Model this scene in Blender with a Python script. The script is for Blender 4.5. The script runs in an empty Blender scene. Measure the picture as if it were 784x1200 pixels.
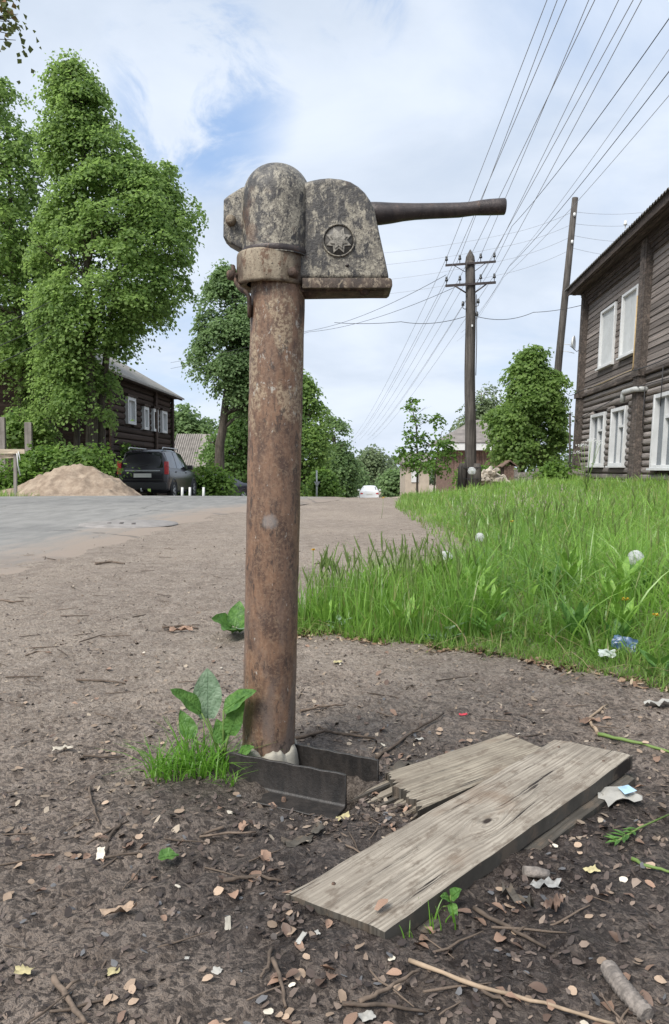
import bpy, bmesh, math, random
import numpy as np
from mathutils import Vector, Matrix, noise

random.seed(7)
rng = np.random.default_rng(7)
scene = bpy.context.scene
COL = scene.collection
R = math.radians
PI = math.pi

# ------------------------------------------------------------------ camera
CAM_H, PITCH, FPX = 0.62, R(3.29), 870.0
cam_d = bpy.data.cameras.new('camera')
cam = bpy.data.objects.new('camera', cam_d)
COL.objects.link(cam)
cam.location = (0, 0, CAM_H)
cam.rotation_euler = (R(90) - PITCH, 0, 0)
cam_d.sensor_fit = 'VERTICAL'
cam_d.sensor_height = 36.0
cam_d.lens = 36.0 * FPX / 1200.0
cam_d.clip_start = 0.05
cam_d.clip_end = 3000
scene.camera = cam

# ------------------------------------------------------------------ light
SUN_EL, SUN_AZ = R(50), R(-140)      # azimuth: clockwise from +Y; sun high on the left, a little behind
sun_d = bpy.data.lights.new('sun', 'SUN')
sun_d.energy = 3.0
sun_d.angle = R(28)
sun_d.color = (1.0, 0.955, 0.89)
sun = bpy.data.objects.new('sun', sun_d)
COL.objects.link(sun)
sd = Vector((math.sin(SUN_AZ) * math.cos(SUN_EL), math.cos(SUN_AZ) * math.cos(SUN_EL), math.sin(SUN_EL)))
sun.rotation_euler = (-sd).to_track_quat('-Z', 'Y').to_euler()

world = bpy.data.worlds.new('World')
scene.world = world
world.use_nodes = True
wt = world.node_tree
wt.nodes.clear()


def N(nt, typ, ins=None, **props):
    n = nt.nodes.new(typ)
    for k, v in props.items():
        setattr(n, k, v)
    if ins:
        for k, v in ins.items():
            s = n.inputs[k]
            if isinstance(v, bpy.types.NodeSocket):
                nt.links.new(v, s)
            else:
                s.default_value = v
    return n


def math_(nt, op, a, b=0.0, c=None, clamp=False):
    n = nt.nodes.new('ShaderNodeMath')
    n.operation = op
    n.use_clamp = clamp
    for i, v in enumerate((a, b, c)):
        if v is None:
            continue
        if isinstance(v, bpy.types.NodeSocket):
            nt.links.new(v, n.inputs[i])
        else:
            n.inputs[i].default_value = v
    return n.outputs[0]


def mixc(nt, f, a, b, blend='MIX'):
    n = nt.nodes.new('ShaderNodeMix')
    n.data_type = 'RGBA'
    n.blend_type = blend
    for s, v in ((n.inputs[0], f), (n.inputs[6], a), (n.inputs[7], b)):
        if isinstance(v, bpy.types.NodeSocket):
            nt.links.new(v, s)
        elif isinstance(v, (tuple, list)):
            s.default_value = (*v, 1.0) if len(v) == 3 else v
        else:
            s.default_value = v
    return n.outputs[2]


def ramp(nt, f, lo, hi, smooth=True):
    n = nt.nodes.new('ShaderNodeMapRange')
    n.interpolation_type = 'SMOOTHSTEP' if smooth else 'LINEAR'
    nt.links.new(f, n.inputs[0])
    n.inputs[1].default_value = lo
    n.inputs[2].default_value = hi
    return n.outputs[0]


def tnoise(nt, vec, scale, detail=4.0, rough=0.55, dist=0.0):
    n = N(nt, 'ShaderNodeTexNoise', {'Scale': scale, 'Detail': detail, 'Roughness': rough, 'Distortion': dist})
    if vec is not None:
        nt.links.new(vec, n.inputs['Vector'])
    return n.outputs['Fac']


def mapping(nt, vec, scale=(1, 1, 1), loc=(0, 0, 0), rot=(0, 0, 0)):
    n = N(nt, 'ShaderNodeMapping', {'Vector': vec, 'Scale': scale, 'Location': loc, 'Rotation': rot})
    return n.outputs[0]


# sky: clear Nishita sky seen through holes of a bright broken cloud layer
wo = wt.nodes.new('ShaderNodeOutputWorld')
bg = wt.nodes.new('ShaderNodeBackground')
wt.links.new(bg.outputs[0], wo.inputs[0])
bg.inputs['Strength'].default_value = 0.1
sky = wt.nodes.new('ShaderNodeTexSky')
sky.sky_type = 'NISHITA'
sky.sun_disc = False
sky.sun_elevation = SUN_EL
sky.sun_rotation = SUN_AZ
sky.air_density = 1.0
sky.dust_density = 1.0
tc = wt.nodes.new('ShaderNodeTexCoord')
sep = N(wt, 'ShaderNodeSeparateXYZ', {0: tc.outputs['Generated']})
zz = math_(wt, 'MAXIMUM', sep.outputs[2], 0.0)
den = math_(wt, 'ADD', zz, 0.36)
pxn = math_(wt, 'DIVIDE', sep.outputs[0], den)
pyn = math_(wt, 'DIVIDE', sep.outputs[1], den)
pv = N(wt, 'ShaderNodeCombineXYZ', {0: pxn, 1: pyn, 2: 0.0}).outputs[0]
c1 = tnoise(wt, mapping(wt, pv, (1.0, 1.0, 1.0), (3.1, 1.2, 0.0)), 1.15, 7.0, 0.52, 0.25)
c2 = tnoise(wt, mapping(wt, pv, (1.2, 1.5, 1.0), (0.4, 5.2, 0.3)), 2.4, 6.0, 0.55, 0.3)
c3 = tnoise(wt, mapping(wt, pv, (1.0, 1.6, 1.0), (7.4, 2.2, 1.3)), 0.8, 4.0, 0.5, 0.2)


def sky_hole(px, py, r0, r1):
    p = R(3.29)
    dx, dy = (px - 392) / FPX, (600 - py) / FPX
    v = Vector((dx, math.cos(p) + dy * math.sin(p), -math.sin(p) + dy * math.cos(p))).normalized()
    d = N(wt, 'ShaderNodeVectorMath', {0: tc.outputs['Generated'], 1: tuple(v)}, operation='DOT_PRODUCT').outputs['Value']
    return ramp(wt, d, math.cos(R(r1)), math.cos(R(r0)))


holes = math_(wt, 'MULTIPLY', sky_hole(235, 105, 0.0, 8.5), 0.29)
holes = math_(wt, 'ADD', holes, math_(wt, 'MULTIPLY', sky_hole(420, 5, 0.0, 4.0), 0.24))
holes = math_(wt, 'MULTIPLY', holes, math_(wt, 'MULTIPLY_ADD', ramp(wt, tnoise(wt, mapping(wt, pv, (1, 1, 1), (2.2, 8.1, 0)), 5.5, 7, .62, .6), .36, .62), 1.25, .12))
holes = math_(wt, 'ADD', holes, math_(wt, 'MULTIPLY', sky_hole(185, 410, 0.0, 9.0), 0.10))
cov = math_(wt, 'SUBTRACT', math_(wt, 'ADD', c1, math_(wt, 'MULTIPLY', math_(wt, 'SUBTRACT', c2, 0.5), 0.28)), holes)
cover = ramp(wt, cov, 0.06, 0.47)
shade = ramp(wt, math_(wt, 'ADD', math_(wt, 'MULTIPLY', c2, 0.5), math_(wt, 'MULTIPLY', c3, 0.5)), 0.36, 0.64)
SKYB = 0.74
cloud_col = mixc(wt, shade, (5.5 * SKYB, 6.25 * SKYB, 7.35 * SKYB), (7.2 * SKYB, 7.85 * SKYB, 8.85 * SKYB))
skyc = mixc(wt, 0.55, sky.outputs[0], (2.4, 3.9, 6.6), 'MIX')
col = mixc(wt, math_(wt, 'MULTIPLY', cover, 0.96), skyc, cloud_col)
wt.links.new(col, bg.inputs['Color'])

scene.view_settings.view_transform = 'Standard'
scene.view_settings.look = 'None'
scene.view_settings.gamma = 1.0
scene.view_settings.exposure = 0.72
scene.view_settings.use_curve_mapping = False
scene.cycles.use_denoising = True
scene.cycles.max_bounces = 6
scene.cycles.transparent_max_bounces = 8
scene.cycles.caustics_reflective = False
scene.cycles.caustics_refractive = False


# ------------------------------------------------------------------ maths helpers
def at(px, py, Y):
    """world point seen at photo pixel (px, py) at depth Y"""
    dx, dy = (px - 392) / FPX, (600 - py) / FPX
    cy = math.cos(PITCH) + dy * math.sin(PITCH)
    cz = -math.sin(PITCH) + dy * math.cos(PITCH)
    k = Y / cy
    return Vector((dx * k, Y, CAM_H + cz * k))


_perm = np.random.default_rng(3).permutation(256)
_perm = np.concatenate([_perm, _perm, _perm])
_ang = np.random.default_rng(4).uniform(0, 2 * PI, 256)


def pnoise(x, y, seed=0):
    x = np.asarray(x, float) + seed * 17.31
    y = np.asarray(y, float) + seed * 5.77
    xi, yi = np.floor(x).astype(int), np.floor(y).astype(int)
    xf, yf = x - xi, y - yi
    xi &= 255
    yi &= 255
    u, v = xf * xf * xf * (xf * (xf * 6 - 15) + 10), yf * yf * yf * (yf * (yf * 6 - 15) + 10)

    def g(ix, iy, fx, fy):
        a = _ang[_perm[_perm[ix] + iy]]
        return np.cos(a) * fx + np.sin(a) * fy
    n00, n10 = g(xi, yi, xf, yf), g(xi + 1, yi, xf - 1, yf)
    n01, n11 = g(xi, yi + 1, xf, yf - 1), g(xi + 1, yi + 1, xf - 1, yf - 1)
    return (n00 * (1 - u) + n10 * u) * (1 - v) + (n01 * (1 - u) + n11 * u) * v


def fbm(x, y, octs=4, seed=0, gain=0.5):
    s, a, f = 0.0, 1.0, 1.0
    for o in range(octs):
        s = s + a * pnoise(x * f, y * f, seed + o)
        a *= gain
        f *= 2.03
    return s


def sstep(v, a, b):
    t = np.clip((np.asarray(v, float) - a) / (b - a), 0, 1)
    return t * t * (3 - 2 * t)


EY = [-5, 1.5, 1.9, 2.04, 2.25, 2.5, 2.77, 3.2, 4.2, 5.5, 7, 12, 18, 25, 40, 80]
EX = [4.0, 2.2, 1.2, .95, .78, .44, -.24, -.08, .62, 1.02, 1.1, 1.15, 1.85, 2.6, 3.6, 6.5]


def road_u(x, y):
    return x - 0.0437 * y


def gh0(x, y):
    """large shape of the ground"""
    x, y = np.asarray(x, float), np.asarray(y, float)
    z = -0.047 * np.clip(y - 16.0, 0, 72) * sstep(y, 14.5, 19)
    d = x - np.interp(y, EY, EX)
    z = z + 0.20 * sstep(d, 0.0, 3.2) + 0.17 * sstep(y, 9, 21) * sstep(d, 0.2, 3.0)
    u = road_u(x, y)
    z = z + 0.10 * sstep(-u, 8.6, 11.0)
    z = z + 0.025 * np.clip(1 - ((u + 5) / 4.0) ** 2, 0, 1) * sstep(y, 2, 6)
    return z


def gh(x, y):
    x, y = np.asarray(x, float), np.asarray(y, float)
    z = gh0(x, y)
    u = road_u(x, y)
    near = 1 - sstep(y, 3.0, 7.0)
    on_road = sstep(-u, 2.35, 2.75)
    a = (1 - on_road)
    z = z + a * (0.012 * fbm(x * 3.1, y * 3.1, 3, 1) + near * 0.0095 * fbm(x * 13, y * 13, 3, 5) + near * .0075 * fbm(x * 38, y * 38, 2, 9))
    z = z + (1 - near) * a * 0.012 * fbm(x * 1.7, y * 1.7, 3, 21)
    z = z - on_road * 0.02
    # wet hollow round the foot of the pump
    s_, t_ = (x + .2132) * .9067 - (y - 1.4658) * .4218, -(x + .2132) * .4218 - (y - 1.4658) * .9067
    box = sstep(s_, .06, .13) * (1 - sstep(s_, .25, .30))
    z = z - .022 * box * sstep(t_, -.12, -.06) * (1 - sstep(t_, .055, .085))
    z = z - .050 * sstep(s_, .10, .15) * (1 - sstep(s_, .235, .265)) * sstep(t_, -.105, -.08) * (1 - sstep(t_, -.03, -.005))
    # mud heaped against the sunken end of the plank
    s_, t_ = (x + .003) * .705 + (y - .975) * .709, -(x + .003) * .709 + (y - .975) * .705
    z = z + .009 * (1 - sstep(np.abs(s_ + .02), .02, .10)) * (1 - sstep(np.abs(t_), .07, .14)) * (s_ < .03)
    return z


def hit(px, py, z):
    """point of the horizontal plane z seen at a photo pixel"""
    a, b_ = at(px, py, 1.0), at(px, py, 2.0)
    t = (z - a.z) / (b_.z - a.z)
    return a.lerp(b_, t)


def ground_at(px, py, lift=0.0):
    lo, hi = 0.5, 300.0
    for _ in range(60):
        m = 0.5 * (lo + hi)
        p = at(px, py, m)
        if p.z > float(gh(p.x, p.y)) + lift:
            lo = m
        else:
            hi = m
    return at(px, py, lo)


# ------------------------------------------------------------------ object helpers
ORG = {}


def tag(o, label=None, cat=None, group=None, kind=None):
    if label: o['label'] = label
    if cat: o['category'] = cat
    if group: o['group'] = group
    if kind: o['kind'] = kind
    return o


def thing(name, label, cat, loc=(0, 0, 0), rot=(0, 0, 0), group=None, local=False):
    o = bpy.data.objects.new(name, None)
    o.empty_display_size = 0.1
    COL.objects.link(o)
    o.location = loc
    o.rotation_euler = rot
    ORG[o] = Vector((0, 0, 0)) if local else Vector(loc)
    return tag(o, label, cat, group)


def link(name, me, mat=None, parent=None, loc=None):
    o = bpy.data.objects.new(name, me)
    COL.objects.link(o)
    if mat is not None and len(me.materials) == 0:
        for m in (mat if isinstance(mat, (list, tuple)) else [mat]):
            me.materials.append(m)
    if parent is not None:
        o.parent = parent
        ORG[o] = ORG.get(parent, Vector((0, 0, 0)))
    if loc is not None:
        o.location = loc
    return o


def copy_tree(o, parent=None):
    c = o.copy()
    COL.objects.link(c)
    c.parent = parent
    for ch in list(o.children):
        copy_tree(ch, c)
    return c


def np_mesh(name, V, F, smooth=False, col=None):
    V = np.ascontiguousarray(V, dtype=np.float32)
    F = np.ascontiguousarray(F, dtype=np.int32)
    me = bpy.data.meshes.new(name)
    n, k = F.shape
    me.vertices.add(len(V))
    me.vertices.foreach_set('co', V.ravel())
    me.loops.add(n * k)
    me.loops.foreach_set('vertex_index', F.ravel())
    me.polygons.add(n)
    me.polygons.foreach_set('loop_start', np.arange(n, dtype=np.int32) * k)
    if smooth:
        me.polygons.foreach_set('use_smooth', np.ones(n, dtype=bool))
    me.update(calc_edges=True)
    if col is not None:
        a = me.attributes.new('tint', 'FLOAT', 'POINT')
        a.data.foreach_set('value', np.ascontiguousarray(col, dtype=np.float32))
    return me


class MB:
    def __init__(self):
        self.v, self.f, self.s = [], [], []

    def add(self, vs, fs, smooth=False):
        b = len(self.v)
        self.v += [tuple(p) for p in vs]
        self.f += [tuple(i + b for i in f) for f in fs]
        self.s += [smooth] * len(fs)
        return self

    def box(self, c, s, M=None):
        x, y, z = s[0] / 2, s[1] / 2, s[2] / 2
        vs = [Vector((sx * x, sy * y, sz * z)) for sz in (-1, 1) for sy in (-1, 1) for sx in (-1, 1)]
        if M is not None:
            vs = [M @ p for p in vs]
        vs = [p + Vector(c) for p in vs]
        return self.add(vs, [(0, 2, 3, 1), (4, 5, 7, 6), (0, 1, 5, 4), (2, 6, 7, 3), (0, 4, 6, 2), (1, 3, 7, 5)])

    def bbox(self, x0, x1, y0, y1, z0, z1):
        return self.box(((x0 + x1) / 2, (y0 + y1) / 2, (z0 + z1) / 2), (x1 - x0, y1 - y0, z1 - z0))

    def beam(self, a, b, w, h, up=(0, 0, 1)):
        a, b = Vector(a), Vector(b)
        d = (b - a)
        L = d.length
        d.normalize()
        u = Vector(up)
        s = d.cross(u)
        if s.length < 1e-4:
            s = d.cross(Vector((1, 0, 0)))
        s.normalize()
        u = s.cross(d)
        M = Matrix((d, s, u)).transposed()
        return self.box((a + b) / 2, (L, w, h), M)

    def tube(self, pts, rad, n=8, cap=True, smooth=True, flat=1.0, up=None):
        pts = [Vector(p) for p in pts]
        if not isinstance(rad, (list, tuple)):
            rad = [rad] * len(pts)
        vs, fs = [], []
        ref = None
        for i, p in enumerate(pts):
            d = (pts[min(i + 1, len(pts) - 1)] - pts[max(i - 1, 0)]).normalized()
            if ref is None:
                ref = Vector(up) if up else (Vector((0, 0, 1)) if abs(d.z) < 0.9 else Vector((1, 0, 0)))
            s = d.cross(ref).normalized()
            t = s.cross(d).normalized()
            ref = t
            for k in range(n):
                a = 2 * PI * k / n
                vs.append(p + s * (math.cos(a) * rad[i]) + t * (math.sin(a) * rad[i] * flat))
        for i in range(len(pts) - 1):
            for k in range(n):
                k2 = (k + 1) % n
                fs.append((i * n + k, i * n + k2, (i + 1) * n + k2, (i + 1) * n + k))
        self.add(vs, fs, smooth)
        if cap:
            b = len(self.v) - len(vs)
            self.f.append(tuple(b + k for k in range(n))[::-1])
            self.s.append(False)
            self.f.append(tuple(b + (len(pts) - 1) * n + k for k in range(n)))
            self.s.append(False)
        return self

    def lathe(self, prof, n=24, c=(0, 0, 0), M=None, smooth=True):
        """prof: list of (r, z)"""
        vs, fs = [], []
        for r, z in prof:
            for k in range(n):
                a = 2 * PI * k / n
                p = Vector((r * math.cos(a), r * math.sin(a), z))
                vs.append((M @ p if M is not None else p) + Vector(c))
        for i in range(len(prof) - 1):
            for k in range(n):
                k2 = (k + 1) % n
                fs.append((i * n + k, i * n + k2, (i + 1) * n + k2, (i + 1) * n + k))
        return self.add(vs, fs, smooth)

    def prism(self, outline, a, b, axis='y'):
        """outline: list of (u, v); extruded between a and b along the axis"""
        def P(u, v, w):
            return {'y': (u, w, v), 'z': (u, v, w), 'x': (w, u, v)}[axis]
        n = len(outline)
        vs = [P(u, v, a) for u, v in outline] + [P(u, v, b) for u, v in outline]
        fs = [tuple(range(n)), tuple(range(2 * n - 1, n - 1, -1))]
        fs += [(i, i + n, (i + 1) % n + n, (i + 1) % n) for i in range(n)]
        return self.add(vs, fs)

    def mesh(self, name, org=(0, 0, 0), bevel=0.0, seg=2, fixn=True):
        me = bpy.data.meshes.new(name)
        o = Vector(org)
        me.from_pydata([(p[0] - o.x, p[1] - o.y, p[2] - o.z) for p in self.v], [], self.f)
        me.polygons.foreach_set('use_smooth', self.s)
        if bevel > 0 or fixn:
            bm = bmesh.new()
            bm.from_mesh(me)
            bmesh.ops.recalc_face_normals(bm, faces=bm.faces)
            if bevel > 0:
                es = [e for e in bm.edges if len(e.link_faces) == 2 and e.calc_face_angle(0) > 0.5]
                bmesh.ops.bevel(bm, geom=es, offset=bevel, segments=seg, affect='EDGES', profile=0.6)
                for f in bm.faces:
                    f.smooth = True
            bm.to_mesh(me)
            bm.free()
        me.update()
        return me

    def build(self, name, mat, parent=None, loc=None, bevel=0.0, seg=2):
        org = ORG.get(parent, Vector((0, 0, 0))) if parent is not None else (Vector(loc) if loc is not None else Vector((0, 0, 0)))
        me = self.mesh(name, org, bevel, seg)
        o = link(name, me, mat, parent, loc if parent is None else None)
        if bevel > 0:
            try:
                me.set_sharp_from_angle(angle=R(40))
            except Exception:
                pass
        return o


# ------------------------------------------------------------------ materials
MAT = {}


def new_mat(name):
    m = bpy.data.materials.new(name)
    m.use_nodes = True
    nt = m.node_tree
    b = nt.nodes['Principled BSDF']
    MAT[name] = m
    return m, nt, b


def setb(b, **kw):
    for k, v in kw.items():
        b.inputs[k.replace('_', ' ')].default_value = v


def bump(nt, b, h, strength=0.4, dist=0.01):
    n = N(nt, 'ShaderNodeBump', {'Height': h, 'Strength': strength, 'Distance': dist})
    nt.links.new(n.outputs[0], b.inputs['Normal'])


def objco(nt):
    return nt.nodes.new('ShaderNodeTexCoord').outputs['Object']


def simple(name, colr, rough=0.7, metal=0.0, var=0.15, scale=20.0, bmp=0.0, spec=0.5, rnd=0.0):
    m, nt, b = new_mat(name)
    c = objco(nt)
    n1 = tnoise(nt, c, scale, 5, 0.6)
    lo = tuple(v * (1 - var) for v in colr)
    hi = tuple(min(1, v * (1 + var)) for v in colr)
    cc = mixc(nt, ramp(nt, n1, .3, .7), lo, hi)
    if rnd:
        oi = nt.nodes.new('ShaderNodeObjectInfo')
        k = math_(nt, 'MULTIPLY_ADD', oi.outputs['Random'], rnd * 2, 1 - rnd)
        cc = mixc(nt, 1.0, cc, N(nt, 'ShaderNodeCombineColor', {0: k, 1: k, 2: k}).outputs[0], 'MULTIPLY')
    nt.links.new(cc, b.inputs['Base Color'])
    setb(b, Roughness=rough, Metallic=metal, Specular_IOR_Level=spec)
    if bmp:
        bump(nt, b, n1, bmp, 0.01)
    return m


def leafmat(name, dark, lite, trans=0.35, rough=0.55, islands=True, spec=0.3, warm=None):
    m, nt, b = new_mat(name)
    g = nt.nodes.new('ShaderNodeNewGeometry')
    c = objco(nt)
    clump = tnoise(nt, c, 0.9, 3, 0.6)
    f = g.outputs['Random Per Island'] if islands else tnoise(nt, c, 30, 3)
    ff = math_(nt, 'ADD', math_(nt, 'MULTIPLY', f, 0.55), math_(nt, 'MULTIPLY', ramp(nt, clump, .3, .7), 0.45))
    cc = mixc(nt, ff, dark, lite)
    if warm is not None:
        cc = mixc(nt, math_(nt, 'GREATER_THAN', math_(nt, 'FRACT', math_(nt, 'MULTIPLY', f, 37.7)), 0.93), cc, warm)
    nt.links.new(cc, b.inputs['Base Color'])
    setb(b, Roughness=rough, Specular_IOR_Level=spec)
    tr = nt.nodes.new('ShaderNodeBsdfTranslucent')
    nt.links.new(mixc(nt, 0.5, cc, tuple(min(1, v * 1.6) for v in lite)), tr.inputs['Color'])
    mx = N(nt, 'ShaderNodeMixShader', {0: trans, 1: b.outputs[0], 2: tr.outputs[0]})
    nt.links.new(mx.outputs[0], nt.nodes['Material Output'].inputs['Surface'])
    return m


# --- ground
m, nt, b = new_mat('soil')
c = objco(nt)
sx = N(nt, 'ShaderNodeSeparateXYZ', {0: c})
big = tnoise(nt, c, 1.3, 5, 0.6)
med = tnoise(nt, c, 9, 6, 0.65)
fine = tnoise(nt, c, 70, 6, 0.7)
grit = tnoise(nt, c, 260, 3, 0.7)
yy = math_(nt, 'ADD', sx.outputs[1], math_(nt, 'MULTIPLY', math_(nt, 'SUBTRACT', big, 0.5), 1.6))
yy = math_(nt, 'ADD', yy, math_(nt, 'MULTIPLY', sx.outputs[0], -0.28))
dry = ramp(nt, yy, 0.95, 2.7)
dryc = mixc(nt, ramp(nt, med, .3, .7), (0.265, 0.212, 0.170), (0.420, 0.352, 0.290))
wetc = mixc(nt, ramp(nt, med, .3, .72), (0.090, 0.070, 0.062), (0.265, 0.215, 0.190))
worn = math_(nt, 'MULTIPLY', ramp(nt, tnoise(nt, mapping(nt, c, (1, .6, 1), (3, 1, 0)), 1.1, 5, .6, .4), .46, .62), .7)
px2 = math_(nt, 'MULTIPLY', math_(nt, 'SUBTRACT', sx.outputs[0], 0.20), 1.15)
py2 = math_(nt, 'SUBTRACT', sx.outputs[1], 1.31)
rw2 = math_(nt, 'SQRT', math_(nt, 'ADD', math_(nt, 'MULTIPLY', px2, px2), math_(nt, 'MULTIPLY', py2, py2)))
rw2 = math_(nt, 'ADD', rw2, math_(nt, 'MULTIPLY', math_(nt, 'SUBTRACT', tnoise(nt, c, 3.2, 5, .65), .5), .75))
soak = ramp(nt, rw2, .74, .36)  # soaked mud, centred so its dark tone also stands in for the hollow's shade
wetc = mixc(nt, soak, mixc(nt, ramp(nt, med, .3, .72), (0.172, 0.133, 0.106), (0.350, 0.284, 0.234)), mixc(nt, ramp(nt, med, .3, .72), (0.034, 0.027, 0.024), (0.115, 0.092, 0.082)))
dryc = mixc(nt, worn, dryc, (0.44, 0.365, 0.295))
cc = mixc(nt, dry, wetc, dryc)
cc = mixc(nt, math_(nt, 'MULTIPLY', ramp(nt, fine, .48, .68), 0.55), cc, mixc(nt, dry, (0.17, 0.145, 0.13), (0.38, 0.33, 0.285)))
cc = mixc(nt, math_(nt, 'MULTIPLY', ramp(nt, grit, .56, .66), 0.55), cc, (0.032, 0.025, 0.022))
# crumbs: every cell its own small fragment of earth, bark or grit
wv_ = N(nt, 'ShaderNodeVectorMath', {0: c, 1: N(nt, 'ShaderNodeVectorMath', {0: N(nt, 'ShaderNodeTexNoise', {'Vector': c, 'Scale': 60.0}).outputs['Color'], 'Scale': .02}, operation='SCALE').outputs[0]}, operation='ADD').outputs[0]
hs_ = []
for vs_, dk_, lt_ in ((85.0, .78, .90), (190.0, .72, .86)):
    vo = N(nt, 'ShaderNodeTexVoronoi', {'Vector': mapping(nt, wv_, (1, 1, .4), (vs_, 0, 0)), 'Scale': vs_})
    rv_ = N(nt, 'ShaderNodeSeparateColor', {0: vo.outputs['Color']}).outputs[0]
    dkf = math_(nt, 'MULTIPLY', math_(nt, 'LESS_THAN', rv_, 1 - dk_), math_(nt, 'MULTIPLY_ADD', dry, -.30, .60))
    ltf = math_(nt, 'MULTIPLY', math_(nt, 'GREATER_THAN', rv_, lt_), math_(nt, 'MULTIPLY', math_(nt, 'MULTIPLY_ADD', dry, -.20, .50), math_(nt, 'MULTIPLY_ADD', soak, -.55, 1.0)))
    cc = mixc(nt, dkf, cc, mixc(nt, dry, (0.030, 0.023, 0.020), (0.085, 0.065, 0.052)))
    cc = mixc(nt, ltf, cc, mixc(nt, dry, (0.30, 0.245, 0.205), (0.52, 0.45, 0.385)))
    hs_.append(math_(nt, 'MULTIPLY', rv_, math_(nt, 'SUBTRACT', 1.0, vo.outputs['Distance'])))
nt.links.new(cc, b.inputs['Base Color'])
wet2 = ramp(nt, tnoise(nt, c, 5.5, 4, 0.6), .42, .62)
rw = N(nt, 'ShaderNodeMix', {0: soak, 2: .8, 3: math_(nt, 'MULTIPLY_ADD', wet2, 0.36, 0.24)}).outputs[0]
rr = N(nt, 'ShaderNodeMix', {0: dry, 2: rw, 3: 0.95}).outputs[0]
nt.links.new(rr, b.inputs['Roughness'])
setb(b, Specular_IOR_Level=0.4)
hh = math_(nt, 'ADD', math_(nt, 'MULTIPLY', med, 0.5), math_(nt, 'ADD', math_(nt, 'MULTIPLY', fine, 0.45), math_(nt, 'MULTIPLY', grit, 0.18)))
hh = math_(nt, 'ADD', hh, math_(nt, 'MULTIPLY', math_(nt, 'ADD', hs_[0], math_(nt, 'MULTIPLY', hs_[1], .6)), .16))
bump(nt, b, hh, 1.0, 0.045)

# --- asphalt, old and dusty
m, nt, b = new_mat('asphalt')
c = objco(nt)
sx = N(nt, 'ShaderNodeSeparateXYZ', {0: c})
uu = math_(nt, 'SUBTRACT', sx.outputs[0], math_(nt, 'MULTIPLY', sx.outputs[1], 0.0437))
big = tnoise(nt, c, 0.8, 6, 0.65)
med = tnoise(nt, mapping(nt, c, (3.0, 0.7, 1)), 2.0, 6, 0.65)
fine = tnoise(nt, c, 90, 4, 0.7)
base = mixc(nt, ramp(nt, med, .3, .7), (0.190, 0.186, 0.176), (0.262, 0.255, 0.240))
base = mixc(nt, math_(nt, 'MULTIPLY', ramp(nt, fine, .5, .65), 0.35), base, (0.10, 0.105, 0.108))
uu = math_(nt, 'SUBTRACT', uu, math_(nt, 'MULTIPLY', ramp(nt, sx.outputs[1], 9.0, 17.0), 1.5))
edge = math_(nt, 'ADD', uu, math_(nt, 'MULTIPLY', math_(nt, 'SUBTRACT', med, 0.5), 1.5))
dust = math_(nt, 'MULTIPLY', ramp(nt, edge, -3.1, -2.1), 0.97)
base = mixc(nt, dust, base, (0.265, 0.216, 0.176))
crk = N(nt, 'ShaderNodeTexVoronoi', {'Vector': mapping(nt, c, (1, .45, 1)), 'Scale': .55}, feature='DISTANCE_TO_EDGE').outputs['Distance']
crk = math_(nt, 'ADD', crk, math_(nt, 'MULTIPLY', math_(nt, 'SUBTRACT', tnoise(nt, c, 3, 5, .7), .5), .10))
base = mixc(nt, math_(nt, 'MULTIPLY', ramp(nt, math_(nt, 'ABSOLUTE', crk), .012, .002), .55), base, (0.07, 0.068, 0.065))
base = mixc(nt, math_(nt, 'MULTIPLY', ramp(nt, tnoise(nt, c, .5, 4, .6), .55, .62), .28), base, (0.10, 0.10, 0.10))
nt.links.new(base, b.inputs['Base Color'])
setb(b, Roughness=0.85, Specular_IOR_Level=0.35)
bump(nt, b, fine, 0.4, 0.008)


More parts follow.
